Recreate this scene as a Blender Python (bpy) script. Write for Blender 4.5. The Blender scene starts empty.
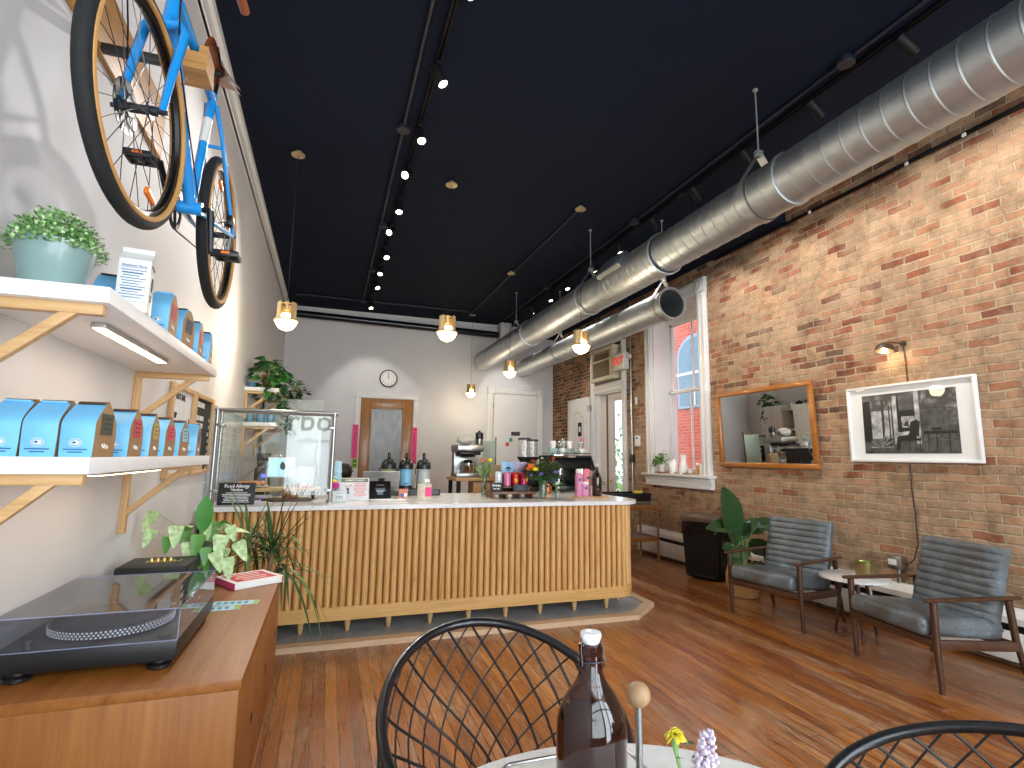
import bpy, bmesh, math, random
from math import pi, sin, cos, radians as R
from mathutils import Vector as V, Matrix, Euler, noise as mnoise
random.seed(7)
SC = bpy.context.scene
COL = SC.collection
# ------------------------------------------------------------------ camera
CH = 1.42
YAW, PIT, ROL, FPX = 0.331, 0.1362, 0.014, 530.4
_f = V((sin(YAW)*cos(PIT), cos(YAW)*cos(PIT), sin(PIT)))
_r0 = V((cos(YAW), -sin(YAW), 0)); _u0 = _r0.cross(_f)
_r = _r0*cos(ROL) + _u0*sin(ROL); _u = _u0*cos(ROL) - _r0*sin(ROL)
CAMP = V((0, 0, CH))
cam = bpy.data.objects.new('camera', bpy.data.cameras.new('camera')); COL.objects.link(cam)
m3 = Matrix((_r, _u, -_f)).transposed()
cam.matrix_world = Matrix.Translation(CAMP) @ m3.to_4x4()
cam.data.sensor_width = 36; cam.data.lens = FPX/1024*36; cam.data.clip_start = .02
SC.camera = cam
def at(u, v, x=None, y=None, z=None):
    """a point of the photograph on a known plane of the room"""
    d = _r*((u-512)/FPX) + _u*((384-v)/FPX) + _f
    t = x/d.x if x is not None else y/d.y if y is not None else (z-CH)/d.z
    return CAMP + d*t
# ------------------------------------------------------------------ materials
def rgb(h):
    if isinstance(h, str):
        c = [int(h[i:i+2], 16)/255 for i in (0, 2, 4)]
        return tuple((x/12.92 if x <= .04045 else ((x+.055)/1.055)**2.4) for x in c) + (1,)
    return tuple(h) + (1,) if len(h) == 3 else tuple(h)
MATS = {}
class NT:
    def __init__(s, name):
        s.m = bpy.data.materials.new(name); s.m.use_nodes = True
        s.t = s.m.node_tree; s.b = s.t.nodes['Principled BSDF']; s.o = s.t.nodes['Material Output']
    def n(s, ty, **kw):
        nd = s.t.nodes.new(ty)
        for k, v in kw.items():
            if k.startswith('i_'):
                key = k[2:]
                nd.inputs[int(key) if key.isdigit() else key.replace('_', ' ')].default_value = v
            else: setattr(nd, k, v)
        return nd
    def l(s, a, b): s.t.links.new(a, b)
    def coords(s, scale=(1, 1, 1), rot=(0, 0, 0), kind='Object'):
        tc = s.n('ShaderNodeTexCoord'); mp = s.n('ShaderNodeMapping')
        mp.inputs['Scale'].default_value = scale; mp.inputs['Rotation'].default_value = rot
        s.l(tc.outputs[kind], mp.inputs[0]); return mp.outputs[0]
    def noise(s, vec, scale, detail=4, rough=.55, dist=0):
        n = s.n('ShaderNodeTexNoise', i_Scale=scale, i_Detail=detail, i_Roughness=rough, i_Distortion=dist)
        s.l(vec, n.inputs['Vector']); return n.outputs['Fac']
    def ramp(s, fac, stops, interp='LINEAR'):
        r = s.n('ShaderNodeValToRGB'); r.color_ramp.interpolation = interp
        e = r.color_ramp.elements
        while len(e) < len(stops): e.new(.5)
        for el, (p, c) in zip(e, stops): el.position = p; el.color = rgb(c)
        s.l(fac, r.inputs[0]); return r.outputs[0]
    def mix(s, fac, a, b, mode='MIX'):
        m = s.n('ShaderNodeMix', data_type='RGBA', blend_type=mode)
        for i, v in ((0, fac), (6, a), (7, b)):
            if hasattr(v, 'links'): s.l(v, m.inputs[i])
            else: m.inputs[i].default_value = v if i == 0 else rgb(v)
        return m.outputs[2]
    def math(s, op, a, b=None):
        m = s.n('ShaderNodeMath', operation=op)
        for i, v in ((0, a), (1, b)):
            if v is None: continue
            if hasattr(v, 'links'): s.l(v, m.inputs[i])
            else: m.inputs[i].default_value = v
        return m.outputs[0]
    def bump(s, h, strength=.3, dist=.01):
        b = s.n('ShaderNodeBump', i_Strength=strength, i_Distance=dist)
        s.l(h, b.inputs['Height']); s.l(b.outputs[0], s.b.inputs['Normal'])
    def set(s, **kw):
        for k, v in kw.items():
            i = s.b.inputs[k.replace('_', ' ')]
            if hasattr(v, 'links'): s.l(v, i)
            else: i.default_value = v
        return s
def mat(name, c, rough=.5, metal=0., var=.08, vs=12., bump=0., spec=.5, coat=0., sheen=0., em=0., emc=None, alpha=1., stretch=(1, 1, 1), sss=0.):
    if name in MATS: return MATS[name]
    k = NT(name); c4 = rgb(c)
    v = k.coords(stretch)
    f = k.noise(v, vs, 5)
    lo = tuple(max(0, x*(1-var)) for x in c4[:3]); hi = tuple(min(1, x*(1+var)) for x in c4[:3])
    k.set(Base_Color=k.ramp(f, [(.3, lo), (.7, hi)]), Roughness=rough, Metallic=metal, Specular_IOR_Level=spec, Coat_Weight=coat)
    k.b.inputs['Coat Roughness'].default_value = .1
    if sheen: k.set(Sheen_Weight=sheen)
    if sss: k.set(Subsurface_Weight=sss); k.b.inputs['Subsurface Radius'].default_value = (.02, .01, .006)
    if bump: k.bump(f, bump, .004)
    if em: k.set(Emission_Strength=em, Emission_Color=rgb(emc or c))
    if alpha < 1: k.set(Alpha=alpha)
    MATS[name] = k.m
    return k.m
def glass(name, tint=(1, 1, 1), rough=0., refl=1.0, opacity=0., ocol=(1, 1, 1)):
    """thin clear pane: see-through with a Fresnel reflection"""
    if name in MATS: return MATS[name]
    k = NT(name); k.t.nodes.remove(k.b)
    tr = k.n('ShaderNodeBsdfTransparent', i_Color=rgb(tint)); gl = k.n('ShaderNodeBsdfGlossy', i_Roughness=rough)
    ge = k.n('ShaderNodeNewGeometry'); dt = k.n('ShaderNodeVectorMath', operation='DOT_PRODUCT'); k.l(ge.outputs['Incoming'], dt.inputs[0]); k.l(ge.outputs['Normal'], dt.inputs[1])
    f5 = k.math('POWER', k.math('SUBTRACT', 1., k.math('ABSOLUTE', dt.outputs['Value'])), 5.); sch = k.math('ADD', k.math('MULTIPLY', f5, .95), .045)
    mx = k.n('ShaderNodeMixShader')
    k.l(k.math('MINIMUM', k.math('MULTIPLY', sch, refl), 1.), mx.inputs[0]); k.l(tr.outputs[0], mx.inputs[1]); k.l(gl.outputs[0], mx.inputs[2])
    out = mx.outputs[0]
    if opacity:
        df = k.n('ShaderNodeBsdfDiffuse', i_Color=rgb(ocol)); m2 = k.n('ShaderNodeMixShader', i_0=opacity)
        k.l(out, m2.inputs[1]); k.l(df.outputs[0], m2.inputs[2]); out = m2.outputs[0]
    k.l(out, k.o.inputs[0]); MATS[name] = k.m
    return k.m
def wood(name, c1, c2, c3=None, axis='Z', scale=1., rough=.4, coat=0., ring=.35):
    if name in MATS: return MATS[name]
    k = NT(name)
    st = {'X': (.6, 9, 9), 'Y': (9, .6, 9), 'Z': (9, 9, .6)}[axis]
    v = k.coords(tuple(s*scale for s in st))
    f1 = k.noise(v, 2.2, 6, .6, 1.2); f2 = k.noise(v, 9, 6, .65, .3)
    f = k.math('ADD', k.math('MULTIPLY', f1, 1-ring), k.math('MULTIPLY', f2, ring))
    k.set(Base_Color=k.ramp(f, [(.3, c2), (.5, c1), (.72, c3 or c1)]), Roughness=rough, Coat_Weight=coat)
    k.bump(f2, .08, .002); MATS[name] = k.m
    return k.m
def emit(name, c, s):
    if name in MATS: return MATS[name]
    k = NT(name); k.set(Base_Color=rgb(c), Emission_Color=rgb(c), Emission_Strength=s); MATS[name] = k.m
    return k.m
# ------------------------------------------------------------------ mesh builder
def frame(p0, p1):
    d = (V(p1)-V(p0)); L = d.length
    q = d.to_track_quat('Z', 'Y').to_matrix().to_4x4()
    return Matrix.Translation(V(p0)) @ q, L
class MB:
    def __init__(s): s.bm = bmesh.new(); s.mi = 0; s.M = Matrix.Identity(4)
    def add(s, vs, fs):
        bv = [s.bm.verts.new(s.M @ V(v)) for v in vs]; out = []
        for f in fs:
            try: fc = s.bm.faces.new([bv[i] for i in f])
            except ValueError: continue
            fc.material_index = s.mi; fc.smooth = True; out.append(fc)
        return s
    def box(s, c, size, bev=0., rot=None, seg=2):
        x, y, z = (d/2 for d in size)
        T = Matrix.Translation(V(c)) @ (Euler(rot).to_matrix().to_4x4() if rot is not None else Matrix.Identity(4))
        if bev <= 0:
            vs = [T @ V((i*x, j*y, k*z)) for i in (-1, 1) for j in (-1, 1) for k in (-1, 1)]
            return s.add(vs, [(0, 1, 3, 2), (4, 6, 7, 5), (0, 4, 5, 1), (2, 3, 7, 6), (0, 2, 6, 4), (1, 5, 7, 3)])
        t = bmesh.new(); bmesh.ops.create_cube(t, size=1)
        for v in t.verts: v.co = V((v.co.x*2*x, v.co.y*2*y, v.co.z*2*z))
        bmesh.ops.bevel(t, geom=t.edges[:], offset=min(bev, x*.98, y*.98, z*.98), segments=seg, profile=.5, affect='EDGES')
        t.verts.index_update()
        s.add([T @ v.co for v in t.verts], [[v.index for v in f.verts] for f in t.faces]); t.free()
        return s
    def bx(s, x0, x1, y0, y1, z0, z1, bev=0.):
        return s.box(((x0+x1)/2, (y0+y1)/2, (z0+z1)/2), (abs(x1-x0), abs(y1-y0), abs(z1-z0)), bev)
    def cyl(s, p0, p1, r0, r1=None, n=16, cap=True):
        r1 = r0 if r1 is None else r1
        T, L = frame(p0, p1)
        vs = [T @ V((r*cos(2*pi*i/n), r*sin(2*pi*i/n), h)) for r, h in ((r0, 0), (r1, L)) for i in range(n)]
        fs = [(i, (i+1) % n, n+(i+1) % n, n+i) for i in range(n)]
        if cap: fs += [tuple(range(n))[::-1], tuple(range(n, 2*n))]
        return s.add(vs, fs)
    def lathe(s, prof, c=(0, 0, 0), n=24, T=None):
        T = T or Matrix.Translation(V(c)); vs = []; fs = []
        k = len(prof)
        for r, z in prof:
            for i in range(n): vs.append(T @ V((r*cos(2*pi*i/n), r*sin(2*pi*i/n), z)))
        for j in range(k-1):
            for i in range(n): fs.append((j*n+i, j*n+(i+1) % n, (j+1)*n+(i+1) % n, (j+1)*n+i))
        s.add(vs, fs); return s
    def solid(s, prof, c=(0, 0, 0), n=24, T=None):
        return s.lathe([(1e-4, prof[0][1])]+list(prof)+[(1e-4, prof[-1][1])], c, n, T)
    def tube(s, pts, r, n=8, closed=False):
        pts = [V(p) for p in pts]; m = len(pts)
        rr = r if isinstance(r, (list, tuple)) else [r]*m
        vs = []; fs = []; up = None
        for i, p in enumerate(pts):
            a = pts[(i-1) % m] if (closed or i) else p; b = pts[(i+1) % m] if (closed or i < m-1) else p
            t = (b-a).normalized()
            if up is None:
                up = t.orthogonal().normalized()
            up = (up - t*up.dot(t))
            up = up.normalized() if up.length > 1e-6 else t.orthogonal().normalized()
            w = t.cross(up)
            for j in range(n):
                an = 2*pi*j/n; vs.append(p+(up*cos(an)+w*sin(an))*rr[i])
        for i in range(m if closed else m-1):
            i2 = (i+1) % m
            for j in range(n): fs.append((i*n+j, i*n+(j+1) % n, i2*n+(j+1) % n, i2*n+j))
        if not closed: fs += [tuple(range(n))[::-1], tuple(range((m-1)*n, m*n))]
        return s.add(vs, fs)
    def sph(s, c, r, sc=(1, 1, 1), n=16, rot=None, jit=0.):
        T = Matrix.Translation(V(c)) @ (Euler(rot).to_matrix().to_4x4() if rot is not None else Matrix.Identity(4))
        k = max(4, n//2); vs = [T @ V((0, 0, -r*sc[2]))]; fs = []
        for j in range(1, k):
            a = -pi/2+pi*j/k
            for i in range(n):
                q = 1+(random.uniform(-jit, jit) if jit else 0)
                vs.append(T @ V((q*r*sc[0]*cos(a)*cos(2*pi*i/n), q*r*sc[1]*cos(a)*sin(2*pi*i/n), q*r*sc[2]*sin(a))))
        vs.append(T @ V((0, 0, r*sc[2])))
        for i in range(n): fs.append((0, 1+(i+1) % n, 1+i)); fs.append((len(vs)-1, 1+(k-2)*n+i, 1+(k-2)*n+(i+1) % n))
        for j in range(k-2):
            for i in range(n): fs.append((1+j*n+i, 1+j*n+(i+1) % n, 1+(j+1)*n+(i+1) % n, 1+(j+1)*n+i))
        return s.add(vs, fs)
    def prism(s, poly, d):
        """planar polygon (3D points) pushed along vector d"""
        d = V(d); n = len(poly); vs = [V(p) for p in poly]+[V(p)+d for p in poly]
        return s.add(vs, [tuple(range(n))[::-1], tuple(range(n, 2*n))]+[(i, (i+1) % n, n+(i+1) % n, n+i) for i in range(n)])
    def grid(s, fn, nu, nv, closed_u=False):
        vs = [V(fn(i/nu, j/nv)) for j in range(nv+1) for i in range(nu+(0 if closed_u else 1))]
        w = nu if closed_u else nu+1
        return s.add(vs, [(j*w+i, j*w+(i+1) % w, (j+1)*w+(i+1) % w, (j+1)*w+i) for j in range(nv) for i in range(nu)])
    def leaf(s, base, d, L, W, up=(0, 0, 1), droop=.3, fold=.15, nl=5, shape='oval', twist=0.):
        base = V(base); d = V(d).normalized(); up = V(up)
        side = d.cross(up)
        side = side.normalized() if side.length > 1e-4 else d.orthogonal().normalized()
        nrm = side.cross(d).normalized()
        if twist:
            q = Matrix.Rotation(twist, 3, d); side = q @ side; nrm = q @ nrm
        vs = []; fs = []
        for i in range(nl+1):
            t = i/nl
            if shape == 'oval': w = sin(pi*min(1, t*.94+.03))**.8
            elif shape == 'heart': w = (1-t)**.6*(min(1, (t+.12)*5))**.6*1.05 if t < 1 else 0
            elif shape == 'strap': w = min(1, .45+t*2)*(1-t**2.2)**.8
            else: w = (min(1, t*3.2+.1)**.7)*(1-t**3)**.9
            c = base+d*(L*t*(1-.25*droop*t))-V((0, 0, 1))*(droop*L*t*t)
            hw = W/2*w+1e-4
            vs += [c-side*hw+nrm*(fold*hw), c, c+side*hw+nrm*(fold*hw)]
        for i in range(nl):
            a = i*3; fs += [(a, a+1, a+4, a+3), (a+1, a+2, a+5, a+4)]
        return s.add(vs, fs)
    def text(s, body, size, T, align='CENTER', depth=.0008, bold=0.):
        cu = bpy.data.curves.new('t', 'FONT'); cu.body = body; cu.size = size; cu.align_x = align; cu.align_y = 'CENTER'
        cu.extrude = depth; cu.offset = bold; cu.resolution_u = 2
        o = bpy.data.objects.new('t', cu); COL.objects.link(o)
        dg = bpy.context.evaluated_depsgraph_get(); me = bpy.data.meshes.new_from_object(o.evaluated_get(dg))
        vs = [T @ v.co for v in me.vertices]; fs = [tuple(p.vertices) for p in me.polygons]
        bpy.data.objects.remove(o); bpy.data.curves.remove(cu); bpy.data.meshes.remove(me)
        return s.add(vs, fs)
    def build(s, name, mats, parent=None, loc=None, sharp=40, rot=None):
        me = bpy.data.meshes.new(name)
        bmesh.ops.recalc_face_normals(s.bm, faces=s.bm.faces[:])
        s.bm.to_mesh(me); s.bm.free()
        for m in (mats if isinstance(mats, (list, tuple)) else [mats]): me.materials.append(m)
        me.set_sharp_from_angle(angle=R(sharp))
        o = bpy.data.objects.new(name, me); COL.objects.link(o)
        if parent is not None: o.parent = parent
        if loc is not None: o.location = loc
        if rot is not None: o.rotation_euler = rot
        return o
def tag(o, label=None, cat=None, group=None, kind=None):
    for k, v in (('label', label), ('category', cat), ('group', group), ('kind', kind)):
        if v: o[k] = v
    return o
def thing(name, label, cat, loc=(0, 0, 0), rz=0., group=None, kind=None):
    o = bpy.data.objects.new(name, None); COL.objects.link(o); o.empty_display_size = .05
    o.location = loc; o.rotation_euler = (0, 0, rz)
    return tag(o, label, cat, group, kind)
def struct(name, mb, mats, parent=None, **k):
    return tag(mb.build(name, mats, parent, **k), kind='structure')
KIDS = {}
def dup(o, loc=None, rz=None, label=None, group=None, parent=None, rot=None):
    c = o.copy(); COL.objects.link(c)
    if parent is not None: c.parent = parent
    if loc is not None: c.location = loc
    if rz is not None: c.rotation_euler = (0, 0, rz)
    if rot is not None: c.rotation_euler = rot
    if label: c['label'] = label
    if group: c['group'] = group
    for ch in list(o.children): dup(ch, parent=c)
    return c
def face_T(pos, normal_rz, tilt=0.):
    """matrix that stands text upright on a wall: reads from the side the normal (angle about Z from -Y) points to"""
    return Matrix.Translation(V(pos)) @ Matrix.Rotation(normal_rz, 4, 'Z') @ Matrix.Rotation(R(90)-tilt, 4, 'X')
def arc(c, r, a0, a1, n, plane='XZ'):
    out = []
    for i in range(n+1):
        a = a0+(a1-a0)*i/n
        if plane == 'XZ': out.append(V((c[0]+r*cos(a), c[1], c[2]+r*sin(a))))
        elif plane == 'YZ': out.append(V((c[0], c[1]+r*cos(a), c[2]+r*sin(a))))
        else: out.append(V((c[0]+r*cos(a), c[1]+r*sin(a), c[2])))
    return out
# ------------------------------------------------------------------ common materials
WHITE = mat('white_paint', 'e4e3e0', .45, var=.03, vs=3)
WALLP = mat('wall_plaster', 'd6d5d6', .6, var=.035, vs=2.2, bump=.03)
NAVY = mat('navy_ceiling_paint', '131a29', .8, var=.06, vs=2, spec=.12)
BLACKM = mat('matt_black_metal', '08080a', .6, var=.1, spec=.3)
BLACKP = mat('black_plastic', '141417', .35, var=.1)
STEEL = mat('brushed_steel', 'a9a9a8', .3, 1., var=.06, vs=30)
CHROME = mat('chrome', 'd8d8d8', .1, 1., var=.02)
GALV = mat('galvanised_steel', 'a9adad', .3, 1., var=.16, vs=14, stretch=(1, 3, 1))
BRASS = mat('brushed_brass', 'c9ab6c', .3, 1., var=.06, vs=20)
OAK = wood('pale_oak', 'cfa673', 'b08552', 'dcb98a', 'Z', rough=.42)
OAKX = wood('pale_oak_along_x', 'cca470', 'af8452', 'dab687', 'X', rough=.42)
OAKY = wood('pale_oak_along_y', 'cca470', 'af8452', 'dab687', 'Y', rough=.42)
TEAK = wood('teak_veneer', '8c541b', '733d0e', '9d6427', 'Y', .8, rough=.5)
TEAKZ = wood('teak_veneer_upright', '945b24', '7a481a', 'a36c30', 'Z', .7, rough=.5)
WALNUT = wood('dark_walnut', '462b1b', '2f1b10', '553522', 'Z', rough=.4)
WALNUTY = wood('dark_walnut_along', '4a2e1d', '321d11', '5a3824', 'X', rough=.4)
TERRA = mat('terracotta', 'a9563a', .75)
SOIL = mat('potting_soil', '2c2018', .95, var=.4, vs=60, bump=.5)
GREEN = mat('leaf_green', '3f6d34', .42, var=.25, vs=10)
GREEND = mat('leaf_dark_green', '2d5230', .38, var=.25, vs=9)
GREENL = mat('leaf_light_green', '83a860', .45, var=.3, vs=30)
CLEAR = glass('clear_glass')
PAPER = mat('white_paper', 'eeeeea', .6, var=.02)
INK = mat('black_ink', '17171a', .6, var=.05)
LPOW, RPOW, PPOW = 58, 76, 22
# ================================================================== the room
XL, XR, YB, YF, ZC = -.89, 4.72, 10.9, -1.7, 4.29
def m_floor():
    k = NT('pine_floorboards'); v = k.coords((1, 1, 1), (0, 0, R(90)))
    br = k.n('ShaderNodeTexBrick', offset=.37, offset_frequency=2, squash=1, i_Color1=(0, 0, 0, 1), i_Color2=(1, 1, 1, 1), i_Mortar=(.5, .5, .5, 1), i_Scale=1., i_Mortar_Size=.0022, i_Mortar_Smooth=.4, i_Bias=0., i_Brick_Width=2.3, i_Row_Height=.07)
    k.l(v, br.inputs['Vector'])
    g = k.coords((14, .7, 1)); f1 = k.noise(g, 3, 7, .65, .8); f2 = k.noise(k.coords((30, 1.2, 1)), 6, 6, .7)
    base = k.ramp(br.outputs['Color'], [(0, '7d4014'), (.3, '90501c'), (.6, '9f5d22'), (.85, 'ad6b2c'), (1, '864716')])
    grain = k.ramp(f1, [(.28, (.5, .44, .4)), (.5, (.97, .96, .95)), (.75, (1.3, 1.24, 1.18))])
    c = k.mix(.8, base, grain, 'MULTIPLY')
    worn = k.ramp(k.noise(k.coords((2.2, .35, 1)), 2.0, 7, .7, .6), [(.5, (0, 0, 0)), (.64, (.9, .9, .9))])
    c = k.mix(k.math('MULTIPLY', worn, k.ramp(f2, [(.43, (0, 0, 0)), (.56, (.9, .9, .9))])), c, 'c0a284')
    dk = k.ramp(k.noise(k.coords((5, .5, 1)), 3.1, 6, .75), [(.55, (0, 0, 0)), (.66, (1, 1, 1))])
    c = k.mix(k.math('MULTIPLY', dk, .6), c, '3a1c0c')
    b2 = k.n('ShaderNodeTexBrick', offset=.37, offset_frequency=2, squash=1, i_Scale=1., i_Mortar_Size=.007, i_Mortar_Smooth=.6, i_Brick_Width=2.3, i_Row_Height=.07); k.l(v, b2.inputs['Vector'])
    crk = k.ramp(k.noise(k.coords((3, .8, 1)), 2.6, 7, .75), [(.52, (0, 0, 0)), (.62, (1, 1, 1))])
    c = k.mix(k.math('MULTIPLY', k.math('MULTIPLY', b2.outputs['Fac'], crk), .85), c, '2a150a')
    pale = k.ramp(k.noise(k.coords((4, 1.1, 1)), 3.7, 6, .75), [(.5, (0, 0, 0)), (.6, (1, 1, 1))])
    c = k.mix(k.math('MULTIPLY', k.math('MULTIPLY', b2.outputs['Fac'], pale), .5), c, 'bd9c78')
    c = k.mix(br.outputs['Fac'], c, '1c0d06')
    k.set(Base_Color=c, Roughness=k.ramp(f1, [(.3, (.4, .4, .4)), (.7, (.2, .2, .2))]), Specular_IOR_Level=.5, Coat_Weight=.3)
    k.b.inputs['Coat Roughness'].default_value = .22
    k.bump(k.math('SUBTRACT', k.math('MULTIPLY', f2, .35), br.outputs['Fac']), .35, .004)
    return k.m
def m_brick():
    k = NT('old_brickwork')
    tc = k.n('ShaderNodeTexCoord'); sp = k.n('ShaderNodeSeparateXYZ'); cb = k.n('ShaderNodeCombineXYZ')
    k.l(tc.outputs['Object'], sp.inputs[0]); k.l(k.math('ADD', sp.outputs[1], sp.outputs[0]), cb.inputs[0]); k.l(sp.outputs[2], cb.inputs[1])
    wob = k.n('ShaderNodeTexNoise', i_Scale=5., i_Detail=3); k.l(cb.outputs[0], wob.inputs['Vector'])
    wm = k.n('ShaderNodeMix', data_type='RGBA', blend_type='LINEAR_LIGHT'); wm.inputs[0].default_value = .02
    k.l(cb.outputs[0], wm.inputs[6]); k.l(wob.outputs['Color'], wm.inputs[7])
    br = k.n('ShaderNodeTexBrick', offset=.5, i_Color1=(0, 0, 0, 1), i_Color2=(1, 1, 1, 1), i_Mortar=(.5, .5, .5, 1), i_Scale=1., i_Mortar_Size=.0085, i_Mortar_Smooth=.5, i_Bias=0., i_Brick_Width=.212, i_Row_Height=.07)
    k.l(wm.outputs[2], br.inputs['Vector'])
    big = k.noise(k.coords((1, 1, 1)), .9, 3, .5); mid = k.noise(k.coords((1, 1, 1)), 7, 6, .7); fine = k.noise(k.coords((1, 1, 1)), 45, 5, .7)
    hz = k.math('ADD', k.math('MULTIPLY', k.math('SUBTRACT', sp.outputs[2], 2.2), .1), k.math('MULTIPLY', k.math('MAXIMUM', k.math('SUBTRACT', sp.outputs[1], 6.2), 0.), .12))  # redder with height; shade of the unlit rear end is put into the colour
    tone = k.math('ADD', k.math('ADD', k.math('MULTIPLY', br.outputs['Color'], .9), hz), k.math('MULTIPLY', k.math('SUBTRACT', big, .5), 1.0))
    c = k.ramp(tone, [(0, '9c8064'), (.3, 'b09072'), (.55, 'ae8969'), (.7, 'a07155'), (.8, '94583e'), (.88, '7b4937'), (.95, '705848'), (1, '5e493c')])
    c = k.mix(.9, c, k.ramp(mid, [(.3, (.42, .39, .37)), (.5, (.95, .95, .95)), (.72, (1.4, 1.37, 1.33))]), 'MULTIPLY')
    mort = k.ramp(mid, [(.33, '8f7a60'), (.55, 'c4b094')])
    c = k.mix(br.outputs['Fac'], c, mort)
    wash = k.ramp(k.noise(k.coords((1, 1, 1)), 3.2, 6, .75), [(.46, (0, 0, 0)), (.62, (.8, .8, .8))])
    c = k.mix(k.math('MULTIPLY', wash, .6), c, 'b3967a')
    pits = k.ramp(k.noise(k.coords((1, .6, 1.6)), 16, 5, .75), [(.64, (0, 0, 0)), (.74, (1, 1, 1))])
    c = k.mix(k.math('MULTIPLY', pits, .6), c, '54402c')
    k.set(Base_Color=c, Roughness=.88, Specular_IOR_Level=.2)
    h = k.math('SUBTRACT', k.math('ADD', k.math('MULTIPLY', mid, .5), k.math('MULTIPLY', fine, .3)), k.math('MULTIPLY', br.outputs['Fac'], .8))
    k.bump(h, 1., .03)
    return k.m
def m_redbrick():
    k = NT('red_alley_brick')
    tc = k.n('ShaderNodeTexCoord'); sp = k.n('ShaderNodeSeparateXYZ'); cb = k.n('ShaderNodeCombineXYZ')
    k.l(tc.outputs['Object'], sp.inputs[0]); k.l(sp.outputs[1], cb.inputs[0]); k.l(sp.outputs[2], cb.inputs[1])
    br = k.n('ShaderNodeTexBrick', i_Color1=rgb('b5493a'), i_Color2=rgb('cc6150'), i_Mortar=rgb('cf9184'), i_Scale=1., i_Mortar_Size=.006, i_Brick_Width=.21, i_Row_Height=.07)
    k.l(cb.outputs[0], br.inputs['Vector']); k.set(Base_Color=br.outputs[0], Roughness=.9)
    return k.m
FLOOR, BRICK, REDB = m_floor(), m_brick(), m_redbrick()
b = MB(); b.bx(XL-.3, XR+.4, YF-.3, YB+.2, -.12, 0); struct('floor', b, FLOOR)
b = MB(); b.bx(XL-.3, XR+.4, YF-.3, YB+.2, ZC, ZC+.15); struct('ceiling', b, NAVY)
b = MB(); b.bx(XL-.25, XL, YF-.3, YB+.2, 0, ZC); struct('wall_left', b, WALLP)
b = MB(); b.bx(XL, XR, YB, YB+.2, 0, ZC); struct('wall_back', b, WALLP)
b = MB()
T = .4
WY0, WY1, WZ0, WZ1 = 5.88, 6.99, 1.23, 3.68
DY0, DY1, DZ1 = 7.9, 8.9, 3.45
for y0, y1, z0, z1 in ((YF-.3, WY0, 0, ZC), (WY0, WY1, 0, WZ0), (WY0, WY1, WZ1, ZC), (WY1, DY0, 0, ZC), (DY0, DY1, DZ1, ZC), (DY1, YB, 0, ZC)):
    b.bx(XR, XR+(T if y0 != DY1 else .2), y0, y1, z0, z1)
struct('wall_right', b, BRICK)
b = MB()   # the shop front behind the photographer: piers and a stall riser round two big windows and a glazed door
for x0, x1, z0, z1 in ((XL, -.82, 0, ZC), (4.4, XR, 0, ZC), (-.82, 4.4, 3.7, ZC), (-.82, 1.3, 0, .55), (2.6, 4.4, 0, .55), (1.3, 1.42, 0, 3.7), (2.48, 2.6, 0, 3.7)):
    b.bx(x0, x1, YF-.2, YF, z0, z1)
struct('wall_front', b, WHITE)
for i, (x0, x1, z0) in enumerate(((-.82, 1.3, .55), (2.6, 4.4, .55), (1.42, 2.48, .02))):
    b = MB()
    for a in ((x0, x0+.06, z0, 3.7), (x1-.06, x1, z0, 3.7), (x0, x1, z0, z0+.07), (x0, x1, 3.63, 3.7), (x0, x1, 2.75, 2.81)):
        b.bx(a[0], a[1], YF-.16, YF-.08, a[2], a[3])
    o = struct(('window_1', 'window_2', 'door_4')[i], b, WHITE)
    if i == 0:
        lt = MB(); lt.text('Turbo', .6, Matrix.Translation((.08, YF-.128, 2.06)) @ Matrix.Rotation(R(90), 4, 'X'), 'RIGHT', .001, .006); lt.text('coffee bar', .16, Matrix.Translation((.08, YF-.128, 1.68)) @ Matrix.Rotation(R(90), 4, 'X'), 'RIGHT', .001); lt.build('lettering', mat('grey_vinyl', 'c6cacc', .6), o)
    b = MB(); b.bx(x0+.03, x1-.03, YF-.125, YF-.115, z0+.03, 3.67); b.build('pane', CLEAR, o)
# crown moulding left, baseboards
b = MB(); b.bx(XL, XL+.02, YF, YB, ZC-.2, ZC); b.bx(XL, XL+.045, YF, YB, ZC-.06, ZC); b.bx(XL, XL+.03, YF, YB, ZC-.2, ZC-.175, .004)
struct('trim_1', b, WHITE)
b = MB(); b.bx(XL, XL+.02, YF, YB, 0, .16, .004); struct('baseboard_left', b, WHITE)
b = MB(); b.bx(XL, .46, YB-.02, YB, 0, .16, .004); b.bx(1.73, 3.16, YB-.02, YB, 0, .16, .004); struct('baseboard_back', b, WHITE)
# side window (in the brick wall)
b = MB()
def casing(b, y0, y1, z0, z1, w, d=.035, blocks=True, bottom=False):
    for (a, c) in ((y0-w, y0), (y1, y1+w)):
        b.bx(XR-d, XR, a, c, z0, z1, .006); b.bx(XR-d-.012, XR-d+.004, a+w*.2, a+w*.36, z0, z1, .004); b.bx(XR-d-.012, XR-d+.004, a+w*.64, a+w*.8, z0, z1, .004)
    b.bx(XR-d, XR, y0, y1, z1, z1+w, .006); b.bx(XR-d-.012, XR-d+.004, y0, y1, z1+w*.2, z1+w*.36, .004); b.bx(XR-d-.012, XR-d+.004, y0, y1, z1+w*.64, z1+w*.8, .004)
    if blocks:
        for (a, c) in ((y0-w, y0), (y1, y1+w)):
            b.bx(XR-d-.02, XR, a-.008, c+.008, z1-.005, z1+w+.015, .006)
            b.lathe([(.0, .008), (.03, .008), (.045, .014), (.06, .004)], n=20, T=Matrix.Translation((XR-d-.02, (a+c)/2, z1+w/2)) @ Matrix.Rotation(R(-90), 4, 'Y'))
casing(b, WY0, WY1, WZ0-.02, WZ1, .185)
struct('trim_2', b, WHITE)
b = MB()
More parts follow.
